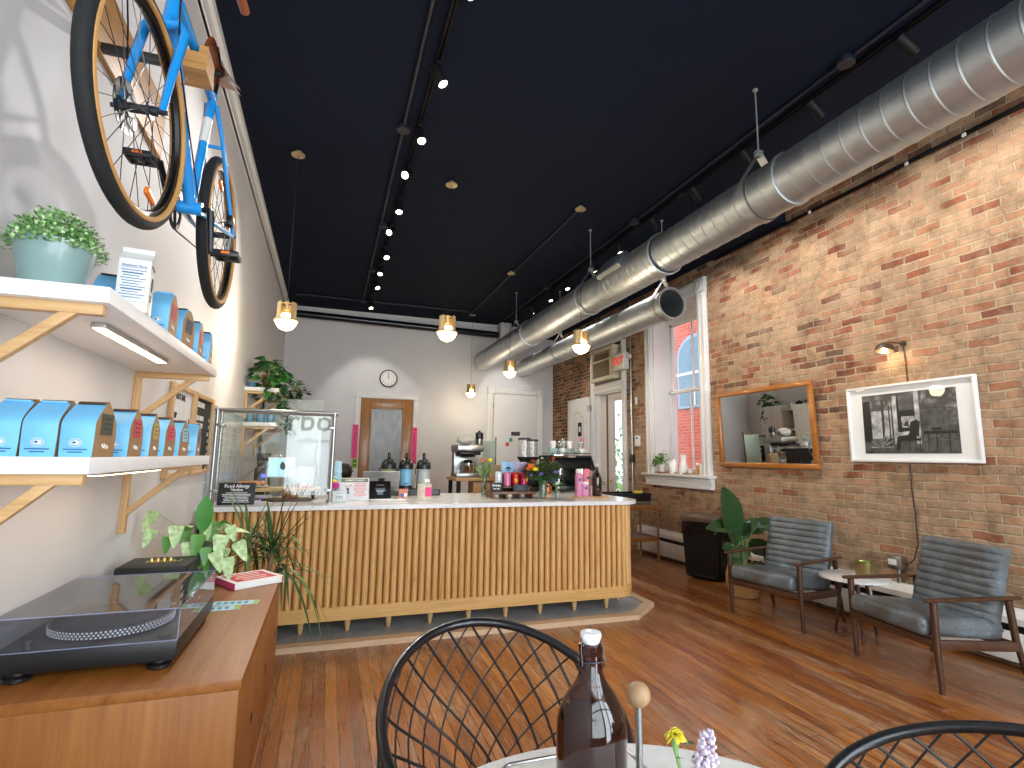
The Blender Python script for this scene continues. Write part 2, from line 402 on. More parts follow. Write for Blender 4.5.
b.bx(XR-.13, XR+.26, WY0-.24, WY1+.2, WZ0-.055, WZ0-.02, .008); b.bx(XR-.06, XR, WY0-.21, WY1+.17, WZ0-.2, WZ0-.055, .006)
b.bx(XR-.08, XR-.05, WY0-.21, WY1+.17, WZ0-.1, WZ0-.06, .008); b.bx(XR-.075, XR-.05, WY0-.21, WY1+.17, WZ0-.2, WZ0-.17, .008)
struct('trim_3', b, WHITE)
b = MB(); X0 = XR+.25
for y0, y1 in ((WY0, WY0+.03), (WY1-.03, WY1)):
    b.bx(XR, XR+T, y0, y1, WZ0-.02, WZ1)
b.bx(XR, XR+T, WY0, WY1, WZ1-.03, WZ1); b.bx(XR+.2, XR+T+.05, WY0, WY1, WZ0-.06, WZ0)
def sash(b, xx, y0, y1, z0, z1):
    b.bx(xx, xx+.04, y0, y0+.05, z0, z1, .004); b.bx(xx, xx+.04, y1-.05, y1, z0, z1, .004)
    b.bx(xx, xx+.04, y0, y1, z0, z0+.06, .004); b.bx(xx, xx+.04, y0, y1, z1-.045, z1, .004)
    b.bx(xx+.008, xx+.032, (y0+y1)/2-.014, (y0+y1)/2+.014, z0, z1)
sash(b, X0, WY0+.03, WY1-.03, WZ0, 2.45); sash(b, X0+.05, WY0+.03, WY1-.03, 2.41, WZ1-.16)
b.bx(X0+.02, X0+.08, WY0+.03, WY1-.03, WZ1-.17, WZ1-.03)
win = struct('window_3', b, WHITE)
b = MB(); b.bx(X0+.018, X0+.022, WY0+.07, WY1-.07, WZ0+.05, 2.42); b.build('pane', CLEAR, win)
b = MB(); b.bx(X0+.068, X0+.072, WY0+.07, WY1-.07, 2.44, WZ1-.2); b.build('pane', CLEAR, win)
# back doorway in the brick wall: casing, transom panel, open leaf, glazed storm door
b = MB(); casing(b, DY0, DY1, 0, DZ1, .14, .03, False)
b.bx(XR-.03, XR+.1, DY0, DY1, 2.6, 2.76, .006); b.bx(XR-.045, XR-.02, DY0-.02, DY1+.02, 2.68, 2.72, .004)
for y0, y1 in ((DY0-.01, DY0+.035), (DY1-.035, DY1+.01)): b.bx(XR, XR+T, y0, y1, 0, 2.6)
b.bx(XR, XR+T, DY0, DY1, 2.57, 2.62); struct('trim_4', b, WHITE)
b = MB(); b.bx(XR+.12, XR+.16, DY0, DY1, 2.62, DZ1); struct('trim_5', b, WHITE)
b = MB(); y0, y1 = DY1+.13, DY1+.13+.93       # leaf folded back against the bricks
b.bx(XR-.075, XR-.035, y0, y1, .01, 2.575, .004)
def arched(b, xx, ya, yb, za, zb, rise, w=.018):
    pts = [(xx, ya, za), (xx, ya, zb)]+[(xx, ya+(yb-ya)*i/10, zb+rise*sin(pi*i/10)) for i in range(1, 10)]+[(xx, yb, zb), (xx, yb, za)]
    b.tube(pts, w, 6, True)
arched(b, XR-.075, y0+.16, y1-.16, 1.2, 2.2, .12); arched(b, XR-.075, y0+.16, y1-.16, .2, .95, .0)
dl = struct('door_3', b, WHITE)
b = MB()
for z in (.3, 1.35, 2.35): b.bx(XR-.085, XR-.01, DY1+.085, DY1+.135, z-.05, z+.05, .003); b.cyl((XR-.085, DY1+.13, z-.06), (XR-.085, DY1+.13, z+.06), .012)
b.build('hinge', STEEL, dl)
p_ = MB(); p_.bx(XR-.079, XR-.076, 9.32, 9.47, 1.83, 2.1); p_.mi = 1; p_.bx(XR-.081, XR-.078, 9.36, 9.43, 1.92, 2.02); p_.build('sticker', [BLACKM, PAPER], dl)
PINK = mat('pink_paper', 'f0a3bd', .7, var=.04); HOT = mat('hot_pink_paper', 'f2558f', .7, var=.04)
p_ = MB(); p_.bx(XR-.079, XR-.076, 9.22, 9.4, 1.52, 1.8); p_.build('note', PINK, dl)
b = MB(); XD = XR+.1
b.bx(XD, XD+.04, 7.94, 8.08, .02, 2.56); b.bx(XD, XD+.04, 8.41, 8.59, .02, 2.56); b.bx(XD, XD+.04, 8.08, 8.41, 2.44, 2.56); b.bx(XD, XD+.04, 8.08, 8.41, .02, .3)
b.bx(XD-.01, XD+.05, 8.63, DY1-.03, .02, 2.56); b.bx(XD-.016, XD, 8.66, 8.7, .02, 2.56, .004)
d5 = struct('door_5', b, WHITE)
b = MB(); b.bx(XD+.018, XD+.022, 8.07, 8.42, .29, 2.45); b.build('pane', CLEAR, d5)
b = MB(); b.bx(XD-.015, XD+.05, 8.59, 8.63, .02, 2.56); b.build('post', wood('brown_jamb', '7a5236', '5f3c24'), d5)
b = MB(); b.cyl((XD, 8.5, 1.02), (XD-.05, 8.5, 1.02), .012); b.cyl((XD-.05, 8.5, 1.02), (XD-.05, 8.38, 1.02), .012); b.build('handle', BRASS, d5)
# back wall doors
b = MB(); DW = wood('varnished_pine', '9c6b36', '7d5026', 'ad7c46', 'Z', .8, rough=.35, coat=.2)
x0, x1, zt = .586, 1.603, 2.535
for a in ((x0, x0+.19, 0, zt), (x1-.19, x1, 0, zt), (x0+.19, x1-.19, zt-.19, zt), (x0+.19, x1-.19, 0, .3), (x0+.19, x1-.19, .95, 1.1)): b.bx(a[0], a[1], YB-.045, YB-.005, a[2], a[3], .004)
for a in ((x0+.18, x0+.205, .29, zt-.18), (x1-.205, x1-.18, .29, zt-.18), (x0+.205, x1-.205, zt-.205, zt-.18)): b.bx(a[0], a[1], YB-.05, YB-.01, a[2], a[3], .004)
d1 = struct('door_1', b, DW)
b = MB(); b.bx(x0+.17, x1-.17, YB-.025, YB-.015, .28, zt-.17)
FROST = mat('frosted_glass', '858a8c', .3, var=.2, vs=3.5, bump=.1, stretch=(6, 6, 1.2)); b.build('frosted_pane', FROST, d1)
b = MB(); b.sph((x1-.09, YB-.09, 1.02), .032); b.cyl((x1-.09, YB-.09, 1.02), (x1-.09, YB-.03, 1.02), .012); b.sph((x1-.1, YB-.05, 1.42), .018); b.build('knob', BRASS, d1)
def xcase(b, x0, x1, zt, w, d=.035, block=False):
    for a, c in ((x0-w, x0), (x1, x1+w)):
        b.bx(a, c, YB-d, YB, 0, zt, .006); b.bx(a+w*.7, a+w*.85, YB-d-.012, YB-d+.003, 0, zt, .004); b.bx(a+w*.15, a+w*.3, YB-d-.012, YB-d+.003, 0, zt, .004)
    b.bx(x0-w, x1+w, YB-d, YB, zt, zt+w, .006); b.bx(x0-w, x1+w, YB-d-.012, YB-d+.003, zt+w*.75, zt+w*.92, .004)
    if block:
        for a, c in ((x0-w, x0), (x1, x1+w)): b.bx(a-.01, c+.01, YB-d-.018, YB, zt-.01, zt+w+.015, .006)
b = MB(); xcase(b, x0-.01, x1+.01, zt+.01, .11); struct('trim_6', b, WHITE)
b = MB(); b.bx(3.33, 4.33, YB-.03, YB-.003, 0, 2.755, .003)
d2 = struct('door_2', b, WHITE)
b = MB(); b.sph((4.25, YB-.08, 1.0), .03); b.cyl((4.25, YB-.08, 1.0), (4.25, YB-.02, 1.0), .011); b.build('knob', BRASS, d2)
b = MB()
for z in (.4, 2.5): b.cyl((3.325, YB-.037, z-.06), (3.325, YB-.037, z+.06), .012)
b.build('hinge', STEEL, d2)
def sq(name, x_, z_, w, h, m):
    b = MB(); c = at(x_, z_, y=YB-.035); b.box(c, (w, .003, h)); b.build(name, m, d2)
sq('sign_plate', 515.5, 433.8, .2, .085, mat('dark_sign', '3b3837', .5)); sq('sticker', 510.8, 439.8, .075, .08, mat('teal_sticker', '4f9a94', .5)); sq('sticker', 507.3, 444.3, .08, .08, mat('coral_sticker', 'd8543f', .5))
b = MB(); xcase(b, 3.32, 4.34, 2.765, .13, .04, True); struct('trim_7', b, WHITE)
# counter platform: dark tile with a timber edge
b = MB(); b.prism([(XL, 4.4, 0), (2.68, 4.4, 0), (2.98, 4.66, 0), (2.98, 6.2, 0), (XL, 6.2, 0)], (0, 0, .036))
def m_tile():
    k = NT('slate_penny_tile'); v = k.coords((1, 1, 1))
    vo = k.n('ShaderNodeTexVoronoi', feature='DISTANCE_TO_EDGE', i_Scale=26., i_Randomness=.25); k.l(v, vo.inputs['Vector'])
    f = k.noise(v, 6, 4)
    c = k.mix(k.ramp(vo.outputs['Distance'], [(.03, (1, 1, 1)), (.08, (0, 0, 0))]), k.ramp(f, [(.3, '868a8d'), (.7, '9da1a3')]), 'b5b7b8')
    k.set(Base_Color=c, Roughness=.3); return k.m
fp = struct('floor_platform', b, m_tile())
b = MB()
b.prism([(XL, 4.31, 0), (2.71, 4.31, 0), (2.68, 4.4, 0), (XL, 4.4, 0)], (0, 0, .042)); b.prism([(2.71, 4.31, 0), (3.08, 4.63, 0), (2.98, 4.66, 0), (2.68, 4.4, 0)], (0, 0, .042))
b.prism([(3.08, 4.63, 0), (3.08, 6.2, 0), (2.98, 6.2, 0), (2.98, 4.66, 0)], (0, 0, .042)); b.build('edging', wood('pale_edging', 'd4b592', 'bd9a74', 'dfc4a5', 'X', rough=.5), fp)
# ---------------------------------------------------------------- outside
b = MB(); b.bx(XR+T, 30, -6, 40, -.2, -.05); struct('ground_outside', b, mat('alley_paving', '9a968f', .9))
b = MB(); b.bx(7.6, 11, 1.5, 11.6, -.1, 8); nb = tag(b.build('brick_building', REDB), 'red brick building across the alley seen through the side window', 'building')
b = MB(); c = at(690, 345, x=7.6); yc, zc, w = c.y-.15, 3.0, .62
b.prism([(7.58, yc-w, 2.55), (7.58, yc+w, 2.55)]+[(7.58, yc+w*cos(pi*i/12), 3.7+.5*sin(pi*i/12)) for i in range(13)], (.03, 0, 0))
wf = b.build('window', mat('pale_blue_paint', '8fa5b8', .5), nb)
b = MB(); b.prism([(7.57, yc-w+.08, 2.63), (7.57, yc+w-.08, 2.63)]+[(7.57, yc+(w-.08)*cos(pi*i/12), 3.7+.42*sin(pi*i/12)) for i in range(13)], (.005, 0, 0)); b.build('pane', mat('alley_window_glass', '6f8799', .08), wf)
b = MB(); b.bx(7.56, 7.6, yc-.02, yc+.02, 2.6, 4.15); b.bx(7.56, 7.6, yc-w, yc+w, 3.3, 3.36); b.build('mullion', WHITE, wf)
b = MB()
for i in range(14):
    z = .0+.55*i; b.bx(7.575, 7.6, 11.3 if i % 2 else 11.4, 11.6, z, z+.5)
b.build('quoin', mat('pale_stone', 'd8cdbd', .9), nb)
for i, (c, r) in enumerate((((7.2, 12.9, 1.0), .95), ((8.9, 15.6, 1.6), 1.4), ((6.2, 14.6, 2.6), .8))):
    t = thing('shrub', ('low green shrub outside the back door', 'taller green shrub behind the low one outside the back door', 'leafy green branch hanging over the low shrub outside the back door')[i], 'shrub', (c[0], c[1], -.05))
    b = MB()
    for q in range(420):
        a = V((random.gauss(0, 1), random.gauss(0, 1), random.gauss(0, 1))).normalized()*r*random.uniform(.6, 1)
        b.leaf((a.x, a.y, a.z+c[2]), (random.uniform(-1, 1), random.uniform(-1, 1), random.uniform(-.6, .6)), .22, .12, nl=2)
    b.build('foliage', GREENL, t)
    b = MB(); b.tube([(0, 0, 0), (.05, 0, c[2]*.6), (0, .05, c[2]+r*.3)], [.06, .045, .02]); b.build('stem', mat('bark', '5b4a39', .9), t)

# mosaic tile on the left wall behind the counter
k = NT('grey_mosaic_tile'); tc = k.n('ShaderNodeTexCoord'); sp = k.n('ShaderNodeSeparateXYZ'); cb = k.n('ShaderNodeCombineXYZ'); k.l(tc.outputs['Object'], sp.inputs[0]); k.l(sp.outputs[2], cb.inputs[0]); k.l(sp.outputs[1], cb.inputs[1])
br = k.n('ShaderNodeTexBrick', i_Color1=rgb('9aa3a8'), i_Color2=rgb('c3c9cb'), i_Mortar=rgb('e4e4e2'), i_Scale=1., i_Mortar_Size=.004, i_Brick_Width=.14, i_Row_Height=.035); k.l(cb.outputs[0], br.inputs['Vector']); k.set(Base_Color=k.mix(.35, br.outputs[0], k.ramp(k.noise(k.coords((3, 3, .6)), 8, 4), [(.3, (.6, .62, .64)), (.7, (1.1, 1.1, 1.1))]), 'MULTIPLY'), Roughness=.22)
b = MB(); b.bx(XL, XL+.012, 4.72, 6.36, 1.0, 1.8); struct('trim_8', b, k.m)
# ================================================================== left wall: bicycle, shelves, bags
BLUEF = mat('sky_blue_frame_paint', '1f93e0', .25, coat=.5, var=.04)
TYRE = mat('tyre_rubber', '18191b', .8, var=.3, vs=60, bump=.6); TAN = mat('tan_sidewall', 'c08f52', .7)
RIM = mat('black_rim', '17181a', .3, .6); GREYM = mat('dark_grey_metal', '4a4c50', .35, .8); SADDLE = mat('brown_leather', '93512f', .38, coat=.25, var=.15)
def XB(y): return -.585+(y-1.74)*.04     # the bicycle's own plane, parallel to the wall
FH, RH, BB_ = V((XB(1.74), 1.74, 2.43)), V((XB(2.72), 2.72, 2.44)), V((XB(2.28), 2.28, 2.37))
HT, HB, SCl, STp = V((XB(1.93), 1.93, 3.0)), V((XB(1.87), 1.87, 2.85)), V((XB(2.42), 2.42, 2.93)), V((XB(2.47), 2.47, 3.09))
bike = thing('bicycle', 'blue road bicycle with tan-wall tyres hung high on the left wall', 'bicycle', FH-V((0, 0, .35)))
BO = bike.location.copy()
def bl(p): return V(p)-BO
def part(b, name, m, parent=bike): return b.build(name, m, parent)
b = MB(); b.M = Matrix.Translation(-BO)
b.tube([HT+V((0, -.015, .03)), HB+V((0, .012, -.02))], .022, 14)
b.tube([HT+V((0, .02, -.03)), SCl], .0175, 12); b.tube([HB+V((0, .02, .02)), BB_], .021, 12); b.tube([SCl+V((0, .012, .03)), BB_], .0175, 12)
for s in (-1, 1):
    b.tube([BB_+V((s*.03, .02, .0)), BB_+V((s*.045, .2, .03)), RH+V((s*.062, 0, 0))], [.014, .011, .009], 10)
    b.tube([SCl+V((s*.018, 0, -.02)), SCl+V((s*.035, .08, -.12)), RH+V((s*.062, 0, 0))], [.01, .009, .008], 10)
b.cyl(BB_-V((.042, 0, 0)), BB_+V((.042, 0, 0)), .025, n=16); b.cyl(SCl+V((-.035, .1, -.16)), SCl+V((.035, .1, -.16)), .008)
fr = part(b, 'frame', BLUEF)
b = MB(); b.M = Matrix.Translation(-BO)
p0, p1 = SCl.lerp(BB_, .2), SCl.lerp(BB_, .42); b.tube([p0, p1], .0182, 12); b.build('white_band', WHITE, fr)
b = MB(); b.M = Matrix.Translation(-BO); q0, q1 = HB.lerp(BB_, .15), HB.lerp(BB_, .45); b.tube([q0, q1], .0215, 12); b.build('white_band', WHITE, fr)
b = MB(); b.M = Matrix.Translation(-BO)
q = HB.lerp(BB_, .3); d = (BB_-HB).normalized()
b.box(q+V((.0215, 0, 0)), (.001, .006, .11), rot=(R(-38), 0, 0))
b.build('decal', mat('navy_decal', '1d3f86', .4), fr)
steer = Matrix.Rotation(-.07, 4, 'Z')
def wheel(name, c, yaw, front, parent=bike):
    T = Matrix.Translation(bl(c)) @ Matrix.Rotation(-yaw, 4, 'Z')
    b = MB(); b.M = T; r = .328; n = 56
    ring = [(0, r*cos(2*pi*i/n), r*sin(2*pi*i/n)) for i in range(n)]
    b.tube(ring, .0215, 12, True)
    tyre = b.build('tyre', TYRE, parent); tyre.name = name
    b = MB(); b.M = T
    for s in (-1, 1): b.tube([(s*.0165, v[1]*.962, v[2]*.962) for v in ring], .009, 8, True)
    b.build('sidewall', TAN, tyre)
    b = MB(); b.M = T
    b.lathe([(.293, -.011), (.313, -.012), (.313, .012), (.293, .011), (.288, 0), (.293, -.011)], n=n, T=Matrix.Rotation(R(90), 4, 'Y')); b.build('rim', RIM, tyre)
    b = MB(); b.M = T
    for i in range(28):
        a = 2*pi*i/28; s = 1 if i % 2 else -1; a2 = a+(.9 if (i//2) % 2 else -.9)
        b.tube([(s*.028, .022*cos(a2), .022*sin(a2)), (0, .29*cos(a), .29*sin(a))], .0013, 5)
    b.build('spokes', GREYM, tyre)
    b = MB(); b.M = T
    b.cyl((-.05, 0, 0), (.05, 0, 0), .014); b.cyl((-.03, 0, 0), (-.025, 0, 0), .027, n=20); b.cyl((.025, 0, 0), (.03, 0, 0), .027, n=20); b.cyl((-.075, 0, 0), (.075, 0, 0), .007)
    b.build('hub', GREYM, tyre)
    b = MB(); b.M = T
    s = -1 if front else 1
    b.lathe([(.05, .036*s), (.08, .036*s), (.08, .038*s), (.05, .038*s)], n=28, T=Matrix.Rotation(R(90), 4, 'Y'))
    for i in range(6): a = pi*i/3; b.box((.037*s, .04*cos(a), .04*sin(a)), (.002, .012, .05), rot=(a-pi/2, 0, 0))
    if not front:
        for k in range(7): b.lathe([(.02, -.03-.004*k), (.055-.005*k, -.03-.004*k), (.055-.005*k, -.032-.004*k), (.02, -.032-.004*k)], n=24, T=Matrix.Rotation(R(90), 4, 'Y'))
    b.build('disc_rotor' if front else 'sprockets', GREYM, tyre)
    b = MB(); b.M = T; b.box((.012, .1, -.225) if front else (.012, -.1, .2), (.014, .07, .026), .006, rot=(R(-12), 0, 0)); b.build('reflector', mat('amber_reflector', 'e8741a', .25), tyre)
    b = MB(); b.M = T; b.tube([(0, .29*cos(-1.0), .29*sin(-1.0)), (0, .245*cos(-1.0), .245*sin(-1.0))], .0035, 6); b.build('valve', STEEL, tyre)
    return tyre
wheel('front_wheel', FH, .07, True); wheel('rear_wheel', RH, 0, False)
b = MB(); b.M = Matrix.Translation(-BO)
cr = HB+V((0, -.01, -.035)); b.tube([HB, cr], .018, 10)
for s in (-1, 1):
    b.tube([cr+V((0, 0, 0)), cr+V((s*.04, 0, .005)), cr+V((s*.057, -.006, -.03)), FH+V((s*.055, .05, .15)), FH+V((s*.056, 0, 0))], [.017, .016, .0155, .013, .01], 10)
part(b, 'fork', BLUEF)
b = MB(); b.M = Matrix.Translation(-BO)
b.box(FH+V((-.055, .045, .05)), (.03, .05, .06), .008); part(b, 'brake_caliper', BLACKP)
b = MB(); b.M = Matrix.Translation(-BO); b.box(RH+V((.055, -.06, .05)), (.03, .05, .05), .008); part(b, 'brake_caliper', BLACKP)
b = MB(); b.M = Matrix.Translation(-BO)      # saddle on its post
sv = STp+V((0, -.03, .02))
def sad(u, v):
    t = u; a = -1+2*v; w = (.022+.05*max(0, t-.35)/.65*1.15)*(1-.12*max(0, t-.85)/.15)
    return sv+V((w*a*1.1, -.13+.27*t, .035-.045*abs(a)**2.2-.012*sin(pi*t)))
b.grid(sad, 14, 12); b.grid(lambda u, v: sad(u, v)-V((0, 0, .022+.02*sin(pi*v))), 14, 12)
sd = part(b, 'saddle', SADDLE)
b = MB(); b.M = Matrix.Translation(-BO)
b.box(sv+V((0, .03, .0)), (.05, .13, .03), .012); b.tube([sv+V((-.02, -.1, .015)), sv+V((-.02, .0, -.012)), sv+V((-.02, .1, .01))], .0035); b.tube([sv+V((.02, -.1, .015)), sv+V((.02, .0, -.012)), sv+V((.02, .1, .01))], .0035); b.box(STp+V((0, -.01, -.002)), (.05, .035, .03), .008)
b.build('saddle_clamp', BLACKP, sd)
b = MB(); b.M = Matrix.Translation(-BO); b.tube([SCl+V((0, .01, .02)), STp], .0135, 12); part(b, 'seat_post', CHROME)
b = MB(); b.M = Matrix.Translation(-BO)
st = HT+V((0, -.02, .05)); b.tube([HT+V((0, -.01, .03)), st, st+V((0, -.09, .02))], .016, 10); part(b, 'stem', BLACKM)
bc = st+V((0, -.09, .02))
b = MB(); b.M = Matrix.Translation(-BO)
for s in (-1, 1):
    b.tube([bc, bc+V((s*.16, 0, 0)), bc+V((s*.2, -.03, 0)), bc+V((s*.205, -.085, -.01)), bc+V((s*.205, -.1, -.06)), bc+V((s*.208, -.07, -.11)), bc+V((s*.213, .0, -.125)), bc+V((s*.22, .055, -.128))], .0155, 10)
part(b, 'handlebar', SADDLE)
for s in (-1, 1):
    b = MB(); b.M = Matrix.Translation(-BO); b.tube([bc+V((s*.205, -.1, .0)), bc+V((s*.205, -.13, .03)), bc+V((s*.205, -.135, -.03)), bc+V((s*.205, -.13, -.1))], [.014, .013, .007, .005], 8); part(b, 'brake_lever', BLACKP)
b = MB(); b.M = Matrix.Translation(-BO)     # cranks with chainring on the wall side
b.cyl(BB_-V((.075, 0, 0)), BB_+V((.075, 0, 0)), .011)
b.lathe([(.07, -.05), (.092, -.05), (.092, -.054), (.07, -.054), (.07, -.05)], n=40, T=Matrix.Translation(BB_) @ Matrix.Rotation(R(90), 4, 'Y'))
for i in range(5):
    a = 2*pi*i/5; b.tube([BB_+V((-.052, .015*cos(a), .015*sin(a))), BB_+V((-.052, .078*cos(a), .078*sin(a)))], .006, 6)
pr, pl = BB_+V((.08, .02, -.17)), BB_+V((-.08, -.13, .11))
b.tube([BB_+V((.07, 0, 0)), pr], [.014, .011], 8); b.tube([BB_+V((-.07, 0, 0)), pl], [.014, .011], 8)
cs = part(b, 'crankset', mat('black_anodised', '1a1b1e', .3, .5))
for p, s in ((pr, 1), (pl, -1)):
    b = MB(); b.M = Matrix.Translation(-BO); c = p+V((s*.06, 0, 0))
    b.cyl(p, p+V((s*.1, 0, 0)), .009); b.box(c+V((0, .036, 0)), (.085, .012, .024), .004); b.box(c-V((0, .036, 0)), (.085, .012, .024), .004); b.box(c+V((.04, 0, 0)), (.012, .08, .022), .004); b.box(c-V((.04, 0, 0)), (.012, .08, .022), .004); b.box(c, (.03, .04, .026), .006)
    b.tube([c+V((0, .04, 0)), c+V((0, .075, .02)), c+V((0, .085, .06))], .004, 6)
    pd = b.build('pedal', BLACKP, bike)
    b = MB(); b.M = Matrix.Translation(-BO); b.box(c-V((0, .043, 0)), (.03, .004, .009)); b.build('reflector', MATS['amber_reflector'], pd)
b = MB(); b.M = Matrix.Translation(-BO)
k = V((-.052, 0, 0)); k2 = RH-BB_
b.tube([BB_+k+V((0, 0, .09)), RH+k+V((0, 0, .04)), RH+k+V((0, .04, 0)), RH+k+V((0, .0, -.05)), RH+k+V((0, .01, -.1)), BB_+k+V((0, 0, -.09)), BB_+k+V((0, -.09, 0))], .0035, 6, True); part(b, 'chain', GREYM)
b = MB(); b.M = Matrix.Translation(-BO); b.box(RH+V((-.07, .01, -.05)), (.03, .03, .08), .008); b.box(RH+V((-.07, .015, -.1)), (.012, .025, .08), .005); part(b, 'derailleur', BLACKP)
b = MB(); b.M = Matrix.Translation(-BO)
b.tube([bc+V((.1, -.02, 0)), bc+V((.06, -.09, -.09)), HB+V((.05, -.06, -.05)), HB+V((.03, .03, -.1)), HB.lerp(BB_, .5)+V((.024, 0, 0)), BB_+V((.03, 0, .02)), BB_+V((.05, .2, .03)), RH+V((.06, -.07, .05))], .0028, 6)
b.tube([bc+V((-.1, -.02, 0)), bc+V((-.08, -.12, -.12)), HB+V((-.09, -.05, -.1)), FH+V((-.06, .05, .12))], .0028, 6); part(b, 'cable', BLACKM)
# wooden hanger
mt = thing('bicycle_hanger', 'oak plank and notched arm that carry the blue bicycle on the wall', 'bicycle hanger', (XL, 2.3, 2.95))
b = MB(); b.bx(.0, .022, -.5, .62, -.08, .19, .004); b.build('backing_plank', wood('honey_oak_along_y', 'b98443', '96642c', 'cb9850', 'Y', rough=.45), mt)
HO = wood('honey_oak_along_x', 'c08d50', '9d6d36', 'd2a264', 'X', rough=.45)
b = MB(); b.bx(.02, .27, -.145, -.115, -.075, -.045, .003); b.build('metal_bar', GREYM, mt)
b = MB(); b.prism([(.225, -.19, .035), (.225, -.07, .035), (.225, -.07, -.1), (.225, -.19, -.1)], (.035, 0, 0)); 
b.prism([(.26, -.19, -.1), (.26, -.07, -.1), (.375, -.07, -.1), (.375, -.19, -.1)], (0, 0, .07)); b.prism([(.345, -.19, -.031), (.345, -.07, -.031), (.375, -.07, -.031), (.375, -.19, -.031)], (0, 0, .03)); b.build('arm', HO, mt)
# ---------------------------------------------------------------- shelves
SHW = mat('white_shelf_laminate', 'eceae8', .4, var=.02)
WARM = emit('warm_led', 'ffd9a6', 9)
def shelf(label, y0, y1, z, xs, brs, led, group=None):
    t = thing('wall_shelf', label, 'shelf', (XL, (y0+y1)/2, z)); o = V((XL, (y0+y1)/2, z))
    b = MB(); b.M = Matrix.Translation(-o); b.bx(XL, xs, y0, y1, z-.042, z, .002); b.build('shelf_board', SHW, t)
    for y in brs:
        b = MB(); b.M = Matrix.Translation(-o)
        b.bx(XL, xs-.02, y-.014, y+.014, z-.07, z-.042, .002)
        br = b.build('bracket', OAKX, t)
        b = MB(); b.M = Matrix.Translation(-o); b.bx(XL, XL+.028, y-.014, y+.014, z-.36, z-.07, .002); b.build('upright', OAK, br)
        b = MB(); b.M = Matrix.Translation(-o); p0 = V((XL+.02, y, z-.27)); p1 = V((xs-.085, y, z-.06)); b.box((p0+p1)/2, ((p1-p0).length, .024, .026), .002, rot=(0, -math.atan2((p1-p0).z, (p1-p0).x), 0)); b.build('strut', OAKX, br)
    if led:
        b = MB(); b.M = Matrix.Translation(-o); b.bx(xs-.13, xs-.09, led[0], led[1], z-.058, z-.043, .003); lt = b.build('light_bar', mat('aluminium', 'c9c9c9', .4, .8), t)
        b = MB(); b.M = Matrix.Translation(-o); b.bx(xs-.126, xs-.094, led[0]+.01, led[1]-.01, z-.0605, z-.0575); b.build('diffuser', WARM, lt)
        l = bpy.data.lights.new('shelf_light', 'AREA'); l.shape = 'RECTANGLE'; l.size = .03; l.size_y = led[1]-led[0]; l.energy = .35; l.color = (1, .86, .72)
        lo = bpy.data.objects.new('shelf_light', l); COL.objects.link(lo); lo.location = (xs-.11, (led[0]+led[1])/2, z-.064)
    return t
ZU, ZL = 1.842, 1.404
shelf('upper white wall shelf below the bicycle, with lit light bar', 1.6, 3.03, ZU, -.556, (1.64, 2.97), (1.86, 2.52))
shelf('lower white wall shelf holding the row of blue coffee bags', 1.6, 3.03, ZL, -.556, (1.64, 2.97), (1.95, 2.6))
